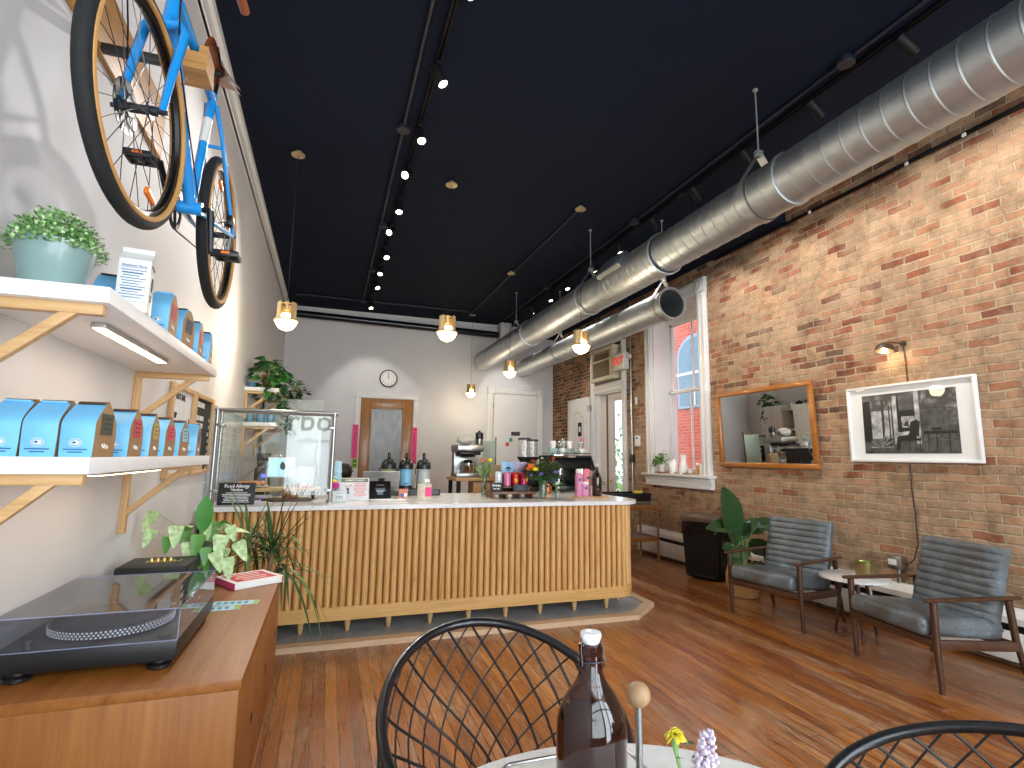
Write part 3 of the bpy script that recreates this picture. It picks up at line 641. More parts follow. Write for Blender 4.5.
# white shoulder bags -> coffee bags
BAGB = mat('light_blue_bag_paper', '72bbe6', .5, var=.03); KRAFT = mat('kraft_paper_bag', 'a07c52', .6, var=.08, vs=25, bump=.1); DKB = mat('dark_brown_seal', '35211a', .6)
def coffee_bag(label, x, y, z, rz, sticker, group, W=.067, D=.135, Hh=.136, logo=True):
    """blue front faces local -Y, kraft sides"""
    t = thing('coffee_bag', label, 'coffee bag', (x, y, z), rz, group)
    def sec(h):
        k = h/Hh
        dd = D*(1-.75*max(0, (k-.62)/.38)**1.3); ww = W*(1+.05*sin(pi*k)-.05*max(0, k-.8)*3)
        return ww/2, dd/2
    hs = [0, .01, .05, .09, .115, .135, .146, Hh]
    def ringp(h):
        w, d = sec(h); off = .006*max(0, h/Hh-.7)*4
        return [V((-w, -d+off, h)), V((w, -d+off, h)), V((w, d+off, h)), V((-w, d+off, h))]
    b = MB(); fr_ = [ringp(h) for h in hs]
    for i in range(len(hs)-1):
        a, c = fr_[i], fr_[i+1]
        b.add([a[1], a[2], c[2], c[1]], [(0, 1, 2, 3)]); b.add([a[2], a[3], c[3], c[2]], [(0, 1, 2, 3)]); b.add([a[3], a[0], c[0], c[3]], [(0, 1, 2, 3)])
    b.add(fr_[0], [(3, 2, 1, 0)]); b.add(fr_[-1], [(0, 1, 2, 3)]); b.build('kraft_body', KRAFT, t, sharp=25)
    b = MB()
    def fp(u, v):
        h = Hh*v; w, d = sec(h); off = .006*max(0, h/Hh-.7)*4
        return V((-w*1.02+2*w*1.02*u, -d-.0025+off-.006*sin(pi*u)*sin(pi*min(1, v*1.1)), h))
    b.grid(fp, 8, 12); b.grid(lambda u, v: fp(1-u, v)+V((0, .002, 0)), 8, 12); f = b.build('blue_panel', BAGB, t)
    b = MB(); b.box((0, -.004, Hh+.0015), (W*.82, .026, .006), .002, rot=(R(-8), 0, 0)); b.build('folded_top', BAGB if random.random() < .3 else DKB, t)
    if logo:
        b = MB(); c = fp(.5, .26)+V((0, -.001, 0)); T = Matrix.Translation(c) @ Matrix.Rotation(R(90), 4, 'X')
        b.lathe([(.0088, 0), (.0102, .0004), (.0115, 0)], n=20, T=T @ Matrix.Diagonal((1.25, 1, 1, 1))); b.mi = 1; b.sph(c+V((0, 0, 0)), .008, (1.1, .1, .7), 12); b.mi = 2; b.sph(c+V((-.002, -.0006, .0005)), .004, (1.2, .1, .8), 8)
        b.mi = 2
        for k, w in ((0, .05), (1, .03)): b.box(fp(.5, .14-.05*k)+V((0, -.001, 0)), (w, .0008, .0028))
        b.build('logo', [mat('silver_ink', 'b9c6cf', .4), PAPER, mat('blue_ink', '2b5f8f', .6)], t)
    b = MB(); w, d = sec(.08)
    b.box((w+.0014, .002, .085), (.0012, D*.52, .055)); b.mi = 1
    for k in range(3): b.box((w+.0022, .003, .1-.013*k), (.0006, D*.34, .003))
    b.build('label', [sticker, INK], t)
    b = MB(); b.mi = 0
    b.tube([(w+.001, -.02+.004*i, .028+.007*sin(i*1.9)) for i in range(11)], .0009, 5); b.build('script_mark', PAPER, t)
    return t
ST = {'dark': mat('dark_olive_label', '3f463a', .6), 'red': mat('red_label', 'c23a48', .6), 'gold': mat('gold_label', 'b9a55a', .6), 'pink': mat('pink_label', 'd8435c', .6), 'blue': mat('pale_blue_label', '8fc1d4', .6), 'grey': mat('grey_label', '5d6063', .6), 'navy': mat('navy_label', '3b3f57', .6)}
g1, g2 = 'coffee bags along the lower shelf', 'coffee bags along the upper shelf'
coffee_bag('blue coffee bag at the left edge of the photo, on the lower shelf', -.744, 1.68, ZL, 0, ST['dark'], g1)
coffee_bag('middle of three blue coffee bags at the near end of the lower shelf', -.6685, 1.68, ZL, 0., ST['dark'], g1)
coffee_bag('blue coffee bag with dark green side label at the shelf corner', -.592, 1.685, ZL, -.02, ST['dark'], g1)
for (y, s, lab) in ((1.93, 'red', 'first bag behind the corner bag, kraft side with red label, lower shelf'), (2.12, 'gold', 'coffee bag with gold side label in the lower row'), (2.31, 'pink', 'coffee bag with bright pink side label between the gold and pale blue labels'), (2.52, 'blue', 'coffee bag with pale blue side label near the far end of the lower shelf'), (2.78, 'grey', 'last coffee bag with grey label at the far end of the lower shelf')):
    coffee_bag(lab, -.594, y, ZL, random.uniform(-.1, .1), ST[s], g1)
for (y, s, lab) in ((2.2, 'red', 'coffee bag with red label right behind the white carton on the upper shelf'), (2.43, 'navy', 'coffee bag with navy label, second after the carton on the upper shelf'), (2.65, 'pink', 'coffee bag with pink label, third after the carton on the upper shelf'), (2.87, 'blue', 'coffee bag with pale blue label at the far end of the upper shelf')):
    coffee_bag(lab, -.596, y, ZU, random.uniform(-.1, .1), ST[s], g2, Hh=.15)
coffee_bag('blue coffee bag half hidden behind the carton and the teal pot', -.69, 1.99, ZU, .2, ST['dark'], g2)
# carton
t = thing('carton', 'white gable-top carton printed with a blue facts table on the upper shelf', 'carton', (-.596, 1.9, ZU), R(8))
b = MB(); w = .042; h = .165
b.bx(-w, w, -w, w, 0, h, .002)
b.prism([(-w, -w, h), (w, -w, h), (w, -.004, h+.03), (-w, -.004, h+.03)], (0, .001, .001)); b.prism([(-w, w, h), (w, w, h), (w, .004, h+.03), (-w, .004, h+.03)], (0, -.001, .001)); b.bx(-w, w, -.004, .004, h+.025, h+.045, .001)
b.prism([(-w, -w, h), (-w, w, h), (-w, 0, h+.03)], (.003, 0, 0)); b.prism([(w, -w, h), (w, w, h), (w, 0, h+.03)], (-.003, 0, 0))
b.build('box', WHITE, t)
b = MB(); f = Matrix.Translation((0, -w-.0012, 0)) @ Matrix.Rotation(R(90), 4, 'X')
b.text('Nutrition Facts', .0105, f @ Matrix.Translation((0, .142, 0)))
for k in range(11): b.box((-.003*(k % 3), -w-.001, .128-.0085*k), (.066-.012*(k % 3), .0006, .0022 if k not in (1, 7) else .004))
b.box((.0, -w-.001, .03), (.07, .0006, .0008)); b.box((.0, -w-.001, .136), (.07, .0006, .0008)); b.build('facts_table', mat('blue_print', '3d6da0', .6), t)
b = MB(); f = Matrix.Translation((w+.0012, 0, 0)) @ Matrix.Rotation(R(90), 4, 'Z') @ Matrix.Rotation(R(90), 4, 'X')
for k in range(4): b.box((w+.001, -.015+.012*(k % 2), .045+.012*(k//2)), (.0006, .008, .008))
b.tube([(w+.001, .0, .075), (w+.001, -.012, .1), (w+.001, .0, .12), (w+.001, .012, .1), (w+.001, 0, .075)], .001, 5); b.box((w+.001, 0, .15), (.0006, .06, .006)); b.build('side_print', INK, t)
# teal pot with a herb
t = thing('potted_herb', 'bushy small-leaved green herb in a teal pot on the upper shelf', 'potted plant', (-.715, 1.68, ZU))
TEAL = mat('teal_glazed_pot', '7f9a98', .32, coat=.4, var=.06, vs=5)
b = MB(); b.solid([(.062, 0), (.066, .004), (.09, .118), (.086, .118), (.08, .1)], n=40); b.build('pot', TEAL, t)
b = MB(); b.solid([(.08, .096), (.08, .1)], n=24); b.build('soil', SOIL, t)
for j, (m, n) in enumerate(((mat('herb_green', '6fa35a', .5, var=.35, vs=40), 1100), (mat('herb_light_green', 'bcdb9f', .5, var=.25, vs=40), 900))):
    b = MB()
    for q in range(n):
        a = random.uniform(0, 2*pi); e = random.uniform(0, 1)**.6; r = .104*sin(e*pi/2)*random.uniform(.75, 1.05); hh = .112+.1*cos(e*pi/2)*random.uniform(.45, 1.08)
        b.leaf((r*cos(a), r*sin(a), hh-.015*e), (cos(a)*e+random.gauss(0, .5), sin(a)*e+random.gauss(0, .5), random.uniform(.1, 1)), random.uniform(.01, .018), .009, nl=2, droop=.2)
    b.build('leaves', m, t)
b = MB()
for q in range(60):
    a = random.uniform(0, 2*pi); r = .08*random.random()**.5; b.tube([(r*.6*cos(a), r*.6*sin(a), .09), (r*1.1*cos(a), r*1.1*sin(a), .155)], .0012, 4)
b.build('stems', GREENL, t)
# letter boards
def board(label, y0, y1, bgm, lm, lines, price=None):
    z0, z1 = 1.265, 1.83; o = V((XL, (y0+y1)/2, (z0+z1)/2)); t = thing('letter_board', label, 'letter board', o); b = MB(); b.M = Matrix.Translation(-o)
    for a in ((y0, y0+.03, z0, z1), (y1-.03, y1, z0, z1), (y0+.03, y1-.03, z0, z0+.03), (y0+.03, y1-.03, z1-.03, z1)): b.bx(XL+.001, XL+.03, *a, .002)
    b.build('frame', OAK, t)
    b = MB(); b.M = Matrix.Translation(-o); b.bx(XL+.002, XL+.012, y0+.02, y1-.02, z0+.02, z1-.02); b.build('felt', bgm, t)
    b = MB(); b.M = Matrix.Translation(-o)
    for (tx, yy, zz, sz, al) in lines: b.text(tx, sz, face_T((XL+.0135, yy, zz), R(90)), al, .001, .0016)
    b.build('letters', lm, t)
FB = mat('black_felt', '1b1b1d', .9); FW = mat('grey_white_felt', 'd8d8da', .9)
board('white-faced letter board with black letters, nearer of the pair on the left wall', 3.55, 4.09, FW, INK, [('HOT BAR', 3.66, 1.755, .05, 'LEFT')]+[(w, 3.61, 1.64-.052*i, .046, 'LEFT') for i, w in enumerate(('DRIP', 'LATTE', 'MOCHA', 'CHAI', 'CORTADO', 'MATCHA', 'TEA'))]+[(w, 4.02, 1.62-.052*i, .036, 'RIGHT') for i, w in enumerate(('3', '4.5', '5', '5', '4', '5', '3'))])
board('black letter board with white letters, farther of the pair on the left wall', 4.12, 4.71, FB, PAPER, [('COLD BAR', 4.2, 1.755, .05, 'LEFT')]+[(w, 4.18, 1.66-.052*i, .046, 'LEFT') for i, w in enumerate(('COLD BREW', 'ICED LATTE', 'ICED TEA', 'LEMONADE', 'SODA', 'TONIC', 'CHAI', 'MILK'))]+[(w, 4.65, 1.66-.052*i, .036, 'RIGHT') for i, w in enumerate(('4', '5', '3.5', '4', '3', '5', '5', '3'))])
# ================================================================== credenza and what stands on it
t = thing('credenza', 'long teak credenza along the left wall under the shelves', 'cabinet', (-.53, 2.62, 0))
CX0, CX1, CY0, CY1, CZ = -.87, -.202, 1.86, 3.38, .75
o = V(t.location); b = MB(); b.M = Matrix.Translation(-o)
b.bx(CX0, CX1, CY0, CY1, CZ-.03, CZ, .002); b.build('top_board', TEAK, t)
b = MB(); b.M = Matrix.Translation(-o); b.bx(CX0, CX1-.006, CY0, CY0+.025, .14, CZ-.03, .001); b.bx(CX0, CX1-.006, CY1-.025, CY1, .14, CZ-.03, .001); b.bx(CX0, CX0+.012, CY0, CY1, .14, CZ-.03); b.bx(CX0, CX1-.006, CY0+.025, CY1-.025, .14, .165); b.bx(CX0+.02, CX1-.03, CY0+.025, CY1-.025, .165, CZ-.031); b.build('carcass', TEAKZ, t)
for i in range(3):
    b = MB(); b.M = Matrix.Translation(-o); y0 = CY0+.03+i*.488; b.bx(CX1-.028, CX1-.009, y0, y0+.482, .168, CZ-.034, .002); dd = b.build('door', TEAKZ, t)
    b = MB(); b.M = Matrix.Translation(-o); b.lathe([(.014, 0), (.018, .003), (.021, 0)], n=20, T=Matrix.Translation((CX1-.009, y0+.42, .45)) @ Matrix.Rotation(R(90), 4, 'Y')); b.build('finger_pull', WALNUT, dd)
for sx in (CX0+.06, CX1-.07):
    for sy in (CY0+.1, CY1-.1):
        b = MB(); b.M = Matrix.Translation(-o); b.cyl((sx, sy, .14), (sx, sy+(.02 if sy > 2.6 else -.02), 0), .022, .013); b.build('leg', TEAKZ, t)
# turntable
t = thing('turntable', 'black record player with clear dust cover on the teak credenza', 'record player', (-.625, 2.285, CZ)); t.scale = (1, 1, 1.1); X0, X1, Y0, Y1 = -.255, .215, -.285, .285
b = MB(); b.bx(X0, X1, Y0, Y1, .026, .078, .004); b.bx(X0+.015, X1-.015, Y0+.015, Y1-.015, .021, .028); b.build('plinth', mat('black_turntable_plinth', '131416', .4, var=.05), t)
for sx in (X0+.06, X1-.05):
    for sy in (Y0+.035, Y1-.05):
        b = MB(); b.solid([(.03, 0), (.036, .004), (.036, .012), (.026, .018), (.026, .027)], (sx, sy, 0), 24); f = b.build('foot', BLACKP, t)
pc = V((-.025, -.055, 0))
b = MB(); b.solid([(.172, .079), (.174, .083), (.174, .104), (.17, .107)], pc, 64); pl = b.build('platter', mat('platter_alloy', '33363a', .35, .5), t)
b = MB()
for k in range(3):
    for i in range(90):
        a = 2*pi*(i+.5*(k % 2))/90; b.box(pc+V((.1745*cos(a), .1745*sin(a), .087+.007*k)), (.002, .0062, .0046), rot=(0, 0, a))
b.build('strobe_dots', mat('silver_dots', 'f2f2f2', .35), pl)
b = MB(); b.solid([(.165, .107), (.165, .11)], pc, 48); b.solid([(.003, .11), (.003, .118)], pc, 12); b.build('slip_mat', mat('dark_slip_mat', '23242a', .85), pl)
b = MB(); ac = V((.15, .215, .078)); b.solid([(.04, 0), (.04, .012), (.02, .016), (.018, .035)], ac, 24); b.tube([ac+V((.0, .06, .036)), ac+V((0, .0, .036)), ac+V((-.01, -.17, .034)), ac+V((-.04, -.24, .03))], .005, 8); b.cyl(ac+V((0, .085, .036)), ac+V((0, .045, .036)), .014); b.box(ac+V((-.047, -.253, .026)), (.016, .035, .012), .003, rot=(0, 0, -.4)); b.build('tone_arm', CHROME, t)
b = MB(); b.solid([(.018, .078), (.018, .086)], (.17, -.24, 0), 20); b.solid([(.011, .078), (.011, .1)], (-.18, -.25, 0), 16); b.bx(.185, .2, -.15, .1, .078, .08); b.build('controls', GREYM, t)
SMOKE = glass('smoky_acrylic', (.86, .87, .9), refl=1.0, opacity=.02, ocol=(.4, .4, .42))
b = MB(); w = .0035; h0, h1 = .079, .162
for a in ((X0, X1, Y0, Y0+w, h0, h1), (X0, X1, Y1-w, Y1, h0, h1), (X0, X0+w, Y0+w, Y1-w, h0, h1), (X1-w, X1, Y0+w, Y1-w, h0, h1), (X0, X1, Y0, Y1, h1, h1+w)): b.bx(*a)
dc = b.build('dust_cover', SMOKE, t)
b = MB(); EDG = mat('acrylic_edge', 'aab2d6', .2, alpha=.45)
for a in ((X0, X1, Y0, Y0, h1+w, h1+w), (X1, X1, Y0, Y1, h1+w, h1+w), (X0, X1, Y1, Y1, h1+w, h1+w), (X0, X0, Y0, Y1, h1+w, h1+w), (X1, X1, Y0, Y0, h0, h1), (X0, X1, Y0, Y0, h0, h0), (X0, X0, Y0, Y0, h0, h1)): b.tube([(a[0], a[2], a[4]), (a[1], a[3], a[5])], .0016, 6)
b.build('edge', EDG, dc)
b = MB(); b.bx(-.15, -.1, Y1, Y1+.015, .06, .1, .003); b.bx(.1, .15, Y1, Y1+.015, .06, .1, .003); b.build('hinge', BLACKP, t)
# speaker
t = thing('speaker', 'black box speaker with brass knobs behind the record player', 'speaker', (-.695, 2.84, CZ))
b = MB(); b.box((0, .05, .0935), (.27, .25, .161), .008); b.build('cabinet', mat('black_leatherette', '111214', .6, var=.2, vs=90, bump=.3), t)
b = MB(); b.bx(.1352, .138, -.06, .16, .025, .16, .003); b.bx(-.125, .125, -.078, -.0755, .025, .16, .003); b.build('grille', mat('black_grille', '1f2022', .8, var=.3, vs=120, bump=.6), t)
b = MB(); b.bx(-.05, .09, .03, .075, .1742, .177); p = b.build('control_panel', BRASS, t)
for x_ in (-.03, -.005, .02, .045):
    b = MB(); b.solid([(.009, .177), (.008, .19)], (x_, .052, 0), 16); b.build('knob', BRASS, p)
b = MB(); b.box((.075, .052, .18), (.012, .012, .008), .002); b.build('switch', BLACKP, p)
for sx in (-.11, .11):
    for sy in (-.05, .15):
        b = MB(); b.cyl((sx, sy, 0), (sx, sy, .013), .012); b.build('foot', BLACKP, t)
# pothos in a grey pot
POT = mat('grey_clay_pot', '74757c', .6); POTH = mat('variegated_leaf', 'b3cd92', .45, var=.4, vs=45); POTG = mat('pothos_green', '4f8a35', .4, var=.25, vs=15)
def pothos(name, label, loc, potm, r, h, n, spread, mats, drop=0., leafL=.085, group=None, tall=.12, trails=0, tl=.4, up=None):
    t = thing(name, label, 'potted plant', loc, 0, group)
    b = MB(); b.solid([(r*.72, 0), (r*.75, .004), (r, h*.9), (r*1.05, h*.9), (r*1.05, h), (r*.97, h), (r*.92, h*.88)], n=32); b.build('pot', potm, t)
    b = MB(); b.solid([(r*.93, h*.88), (r*.93, h*.9)], n=20); b.build('soil', SOIL, t)
    bs = MB(); bl_ = [MB() for _ in mats]
    for q in range(n):
        a = random.uniform(0, 2*pi) if up is None else random.choice(up)+random.gauss(0, .5); e = random.uniform(.25, 1)
        tip = V((cos(a)*spread*e, sin(a)*spread*e, h+tall*(1.15-e)*random.uniform(.6, 1.4)-drop*e*e))
        bs.tube([(cos(a)*r*.3, sin(a)*r*.3, h*.85), V((cos(a)*spread*e*.5, sin(a)*spread*e*.5, h+tall*random.uniform(.5, 1))), tip], .002, 5)
        d = V((cos(a), sin(a), random.uniform(-.7, .5)))+V((random.gauss(0, .4), random.gauss(0, .4), 0))
        random.choice(bl_).leaf(tip, d, leafL*random.uniform(.7, 1.15), leafL*.75*random.uniform(.8, 1.1), nl=6, shape='heart', droop=.25, fold=.2, twist=random.uniform(-.6, .6))
    for q in range(trails):
        a = random.uniform(-1.6, 1.2) if up is None else random.choice(up); x_, y_, z_ = cos(a)*r*1.05, sin(a)*r*1.05, h*1.02; pts = [(cos(a)*r*.5, sin(a)*r*.5, h*.95), (x_, y_, z_)]
        L = tl*random.uniform(.5, 1.05); k = int(L/.035)+1
        for i in range(k):
            x_ += random.gauss(.004*cos(a), .008); y_ += random.gauss(.004*sin(a), .008); z_ -= L/k; pts.append((x_, y_, z_))
            random.choice(bl_).leaf((x_, y_, z_), (random.gauss(0, 1), random.gauss(0, 1), -.3), leafL*random.uniform(.6, .9), leafL*.6, nl=4, shape='heart', droop=.3, twist=random.uniform(-.5, .5))
        bs.tube(pts, .0016, 5)
    bs.build('stems', GREENL, t)
    for m_, q in zip(mats, bl_): q.build('leaves', m_, t)
    return t
t = pothos('potted_pothos', 'variegated trailing plant in a grey pot on the credenza beside the speaker', (-.565, 3.2, CZ), POT, .075, .2, 8, .16, [POTH, POTH, POTH, POTG], .0, .1, tall=.13, trails=4, tl=.2, up=(0, -.6, -1.2, .8, 3.4, 4.2))
b = MB(); p = at(199, 520, y=3.1)-V((-.565, 3.2, CZ)); b.leaf(p+V((.02, 0, -.06)), (.05, -.1, 1), .17, .085, up=(0, -1, .1), nl=8, shape='oval', droop=-.05, fold=.25); b.tube([(0, 0, .17), p+V((.02, 0, -.06))], .0025, 6); b.build('upright_leaf', mat('fresh_green_leaf', '4a8a3c', .38, var=.2, vs=8), t)
for q, (u, v, yy, L_, mt_) in enumerate(((155, 520, 3.12, .1, 0), (152, 538, 3.1, .085, 0), (176, 534, 3.1, .1, 0), (188, 550, 3.06, .1, 0), (199, 543, 3.05, .1, 1), (204, 528, 3.14, .1, 0), (221, 543, 3.08, .11, 0), (237, 550, 3.06, .1, 0), (214, 560, 3.05, .1, 0), (226, 566, 3.04, .1, 0), (205, 556, 3.05, .08, 1), (214, 530, 3.16, .09, 1), (168, 545, 3.1, .08, 1), (225, 556, 3.1, .09, 0), (184, 540, 3.12, .09, 1), (229, 534, 3.14, .08, 0))):
    oo = V((-.565, 3.2, CZ)); p = at(u, v, y=yy)-oo; a = (u-200)/60
    b = MB(); b.leaf(p+V((0, 0, .04)), (.35*a+random.uniform(-.3, .3), -.25, -.8), L_, L_*.72, up=(random.uniform(-.2, .2), -1, .35), nl=7, shape='heart', droop=.15, fold=.22); lf = b.build('leaf', (POTH, POTG)[mt_], t)
    b = MB(); b.tube([(0, 0, .18), p*.55+V((0, 0, .11)), p+V((0, 0, .04))], .002, 5); b.build('stem', GREENL, lf)
# strappy plant in a floor pot behind the credenza
t = thing('potted_dracaena', 'spiky long-leaved green plant behind the far end of the credenza', 'potted plant', (-.46, 3.8, 0))
b = MB(); b.solid([(.11, 0), (.115, .01), (.15, .28), (.155, .3), (.14, .3), (.13, .26)], n=32); b.build('pot', mat('charcoal_pot', '3c3d40', .6), t)
b = MB(); b.solid([(.132, .262), (.132, .268)], n=20); b.build('soil', SOIL, t)
b = MB(); heads = (V((.17, -.05, .8)), V((.03, .0, .86)), V((.2, .05, .7))); 
for hd in heads: b.tube([(hd.x*.3, hd.y*.3, .26), (hd.x*.8, hd.y*.8, .55), hd], [.016, .014, .012], 8)
b.build('stems', mat('cane_bark', '7c6647', .8), t)
for m_, n in ((mat('dracaena_green', '33562f', .4, var=.25, vs=12), 46), (mat('dracaena_light', '5c7d3f', .42, var=.25, vs=12), 24)):
    b = MB()
    for q in range(n):
        hd = heads[q % 3]; a = random.uniform(0, 2*pi); el = random.uniform(-.2, 1.3)
        b.leaf(hd+V((0, 0, random.uniform(-.06, .05))), (cos(a)*cos(el), sin(a)*cos(el)*.6, sin(el)), random.uniform(.34, .56), .026, nl=9, shape='strap', droop=random.uniform(.35, .95) if el < .9 else .2, fold=.35)
    b.leaf(heads[0], (.14, -.05, 1), .52, .026, nl=8, shape='strap', droop=.08, fold=.35); b.leaf(heads[0], (.28, .1, 1), .42, .026, nl=8, shape='strap', droop=.1, fold=.35)
    b.build('leaves', m_, t)
# book and flyers
t = thing('book', 'red-covered white paperback book lying on the credenza', 'book', at(249, 582.5, z=CZ), R(-58)); t.scale = (1.2, 1.2, 1.25)
b = MB(); b.box((0, 0, .013), (.185, .2, .021), .001); b.build('pages', PAPER, t)
RED = mat('red_cover', 'c6283f', .4, var=.15, vs=14); b = MB(); b.bx(-.096, .096, -.104, .104, .0235, .0255); b.bx(-.096, .096, -.104, .104, .0005, .0025); b.build('cover', PAPER, t)
b = MB(); b.bx(-.075, .075, -.085, .085, .0256, .0262); b.mi = 1; b.text('EAT  DRINK', .03, Matrix.Translation((0, .03, .0265)) @ Matrix.Rotation(R(90), 4, 'Z')) if False else None
for k in range(4): b.box((-.05+.033*k, .0, .0264), (.012, .13-.03*(k % 2), .0004))
b.build('cover_print', [RED, mat('cream_print', 'f1d9c8', .5)], t)
b = MB(); b.bx(-.098, .098, -.1055, -.1035, .001, .025); b.build('spine', HOT, t)
FL = mat('pale_blue_card', 'a9d3e2', .6)
for (u, v, rz, lab) in ((236, 603, R(-4), 'upper pale blue printed flyer with green end lying beside the red book'), (216, 609, R(3), 'pale blue flyer partly under the turntable cover edge')):
    t = thing('flyer', lab, 'flyer', at(u, v, z=CZ), rz); b = MB(); b.box((0, 0, .001), (.19, .07, .0012)); b.mi = 1
    for k in range(5): b.box((-.07+.028*k, 0, .0018), (.016, .035, .0004)); 
    b.mi = 2; b.box((.083, 0, .0018), (.022, .068, .0005)); b.build('card', [FL, mat('slate_print', '5b7f92', .6), mat('lime_print', '9bb84a', .6)], t)
# ================================================================== counter
OAKL = wood('fluted_oak', 'dcab6a', 'c08b4b', 'e9c286', 'Z', 1.3, rough=.45, ring=.2)
CT = 1.02
t = thing('service_counter', 'long fluted oak counter on tapered pegs across the back of the room', 'counter', (1.0, 5.0, .036)); o = V(t.location)
RX, RR = 2.86, .2       # right end and its corner radius
def path(off, n=10, back=5.6):
    """front line, rounded corner, right side; off = outward offset from the body face (Y 4.56)"""
    pts = [V((XL+.03, 4.56-off, 0)), V((RX-RR, 4.56-off, 0))]
    for i in range(1, n): a = -pi/2+pi/2*i/n; pts.append(V((RX-RR+(RR+off)*cos(a), 4.56+RR+(RR+off)*sin(a), 0)))
    pts += [V((RX+off, 4.56+RR, 0)), V((RX+off, back, 0))]
    return pts
def slab(b, off, z0, z1, back=5.6):
    p = path(off, 10, back); poly = [V((v.x, v.y, z0)) for v in p]+[V((XL+.03, back, z0))]
    b.prism(poly, (0, 0, z1-z0))
b = MB(); b.M = Matrix.Translation(-o); slab(b, -.02, .14, .984); b.build('carcass', wood('dark_oak_backing', '9c6c3a', '7d5229', 'a97845', 'Z', rough=.6), t)
b = MB(); b.M = Matrix.Translation(-o)
pp = path(0); L = [0]
for i in range(1, len(pp)): L.append(L[-1]+(pp[i]-pp[i-1]).length)
pitch = .0565; s_ = .02
while s_ < L[-1]:
    i = max(j for j in range(len(L)) if L[j] <= s_); i = min(i, len(pp)-2)
    d = (pp[i+1]-pp[i]).normalized(); p = pp[i]+d*(s_-L[i]); nr = V((d.y, -d.x, 0))
    vs = []; n = 8
    for z in (.232, .984):
        for k in range(n+1): a = pi*k/n; q = p-d*(.0232*cos(a))+nr*(.026*sin(a)-.012); vs.append((q.x, q.y, z))
    b.add(vs, [(k, k+1, n+2+k, n+1+k) for k in range(n)]); s_ += pitch
b.build('fluted_front', OAKL, t)
b = MB(); b.M = Matrix.Translation(-o); slab(b, .016, .135, .236); b.build('base_band', wood('golden_oak_band', 'd6a765', 'b88848', 'e0b87a', 'X', rough=.42), t)
for x_ in (-.78, -.45, -.12, .23, .55, .89, 1.22, 1.555, 1.88, 2.22, 2.55):
    b = MB(); b.cyl((x_-o.x, 4.62-o.y, 0), (x_-o.x, 4.62-o.y, .102), .014, .03, 16); b.build('leg', OAKX, t)
for y_ in (4.82, 5.2, 5.5):
    b = MB(); b.cyl((2.79-o.x, y_-o.y, 0), (2.79-o.x, y_-o.y, .102), .014, .03, 16); b.build('leg', OAKX, t)
k = NT('white_quartz'); v = k.coords(); k.set(Base_Color=k.ramp(k.noise(v, 7, 6, .6), [(.3, 'e6e6e6'), (.7, 'f2f1ef')]), Roughness=.16); QUARTZ = k.m
b = MB(); p = path(.07, 10, 5.75); R2 = .0
b.prism([V((q.x, q.y, .985)) for q in [V((XL+.002, 4.49, 0))]+p[1:]]+[V((2.99, 6.3, .985)), V((1.95, 6.3, .985)), V((1.95, 5.75, .985)), V((XL+.002, 5.75, .985))], (0, 0, .035))
tag(b.build('countertop', QUARTZ), 'white quartz top with a rounded right end on the fluted counter', 'countertop')
b = MB(); b.bx(2.0, 2.92, 5.65, 6.25, .036, .984, .004); b.bx(1.97, 2.94, 5.68, 6.28, .036, .1, .004); tag(b.build('back_cabinet', OAKL), 'oak base under the espresso machine end of the counter', 'cabinet')
# sneeze guard
t = thing('sneeze_guard', 'steel-framed glass sneeze guard at the left end of the counter', 'sneeze guard', (-.37, 4.85, CT)); o = V(t.location)
PX = [(-.845, 4.77), (-.845, 4.97), (.045, 4.77), (.045, 4.97)]
for x_, y_ in PX:
    b = MB(); b.M = Matrix.Translation(-o); b.cyl((x_, y_, CT), (x_, y_, 1.775), .0145, n=16); b.solid([(.03, CT), (.03, CT+.008), (.016, CT+.012)], (x_, y_, 0), 20); p = b.build('post', STEEL, t)
    b = MB(); b.M = Matrix.Translation(-o)
    b.box((x_+(.025 if x_ < 0 else -.025), y_-.008, 1.64), (.05, .022, .022), .004); b.build('clamp', STEEL, p)
    b = MB(); b.M = Matrix.Translation(-o); b.box((x_+(.025 if x_ < 0 else -.025), y_-.008, 1.12), (.05, .022, .022), .004); b.build('clamp', STEEL, p)
for y_ in (4.77, 4.97):
    b = MB(); b.M = Matrix.Translation(-o); b.cyl((-.875, y_, 1.765), (.075, y_, 1.765), .0145, n=16); b.build('rail', STEEL, t)
b = MB(); b.M = Matrix.Translation(-o); b.bx(-.81, .015, 4.758, 4.766, 1.06, 1.735); GG = glass('guard_glass', (.95, .98, .97), refl=1.3); b.build('front_pane', GG, t)
# ---------------------------------------------------------------- on the counter, left to right
def card(name, label, cat, c, w, h, m, marks, tilt=.12, depth=.006, rz=0, easel=True, frame_=None):
    """an upright printed card; marks(b) adds to material slots from 1 in card space (x right, z up from the foot, facing -Y)"""
    t = thing(name, label, cat, c, rz)
    Tm = Matrix.Rotation(-tilt, 4, 'X')
    b = MB(); b.M = Tm; b.box((0, 0, h/2), (w, depth, h), min(.002, depth*.4)); pn = b.build('panel', m, t)
    if marks:
        ms, fn = marks; b = MB(); b.M = Tm @ Matrix.Translation((0, -depth/2-.0008, 0)); fn(b, w, h); b.build('print', ms, pn)
    if easel:
        b = MB(); b.M = Tm; b.prism([(-w*.3, depth/2, .0), (w*.3, depth/2, .0), (w*.25, depth/2, h*.6), (-w*.25, depth/2, h*.6)], (0, .003, 0)); b.bx(-w*.25, w*.25, depth/2, depth/2+.05, .006, .01); b.build('stand', BLACKP if m != PAPER else PAPER, t)
    return t
TX = Matrix.Rotation(R(90), 4, 'X')
def lines(b, rows, w, z, dz, hh=.006, x=0, seed=1):
    rr = random.Random(seed)
    for i in range(rows): b.box((x, 0, z-dz*i), (w*rr.uniform(.65, 1), .0008, hh))
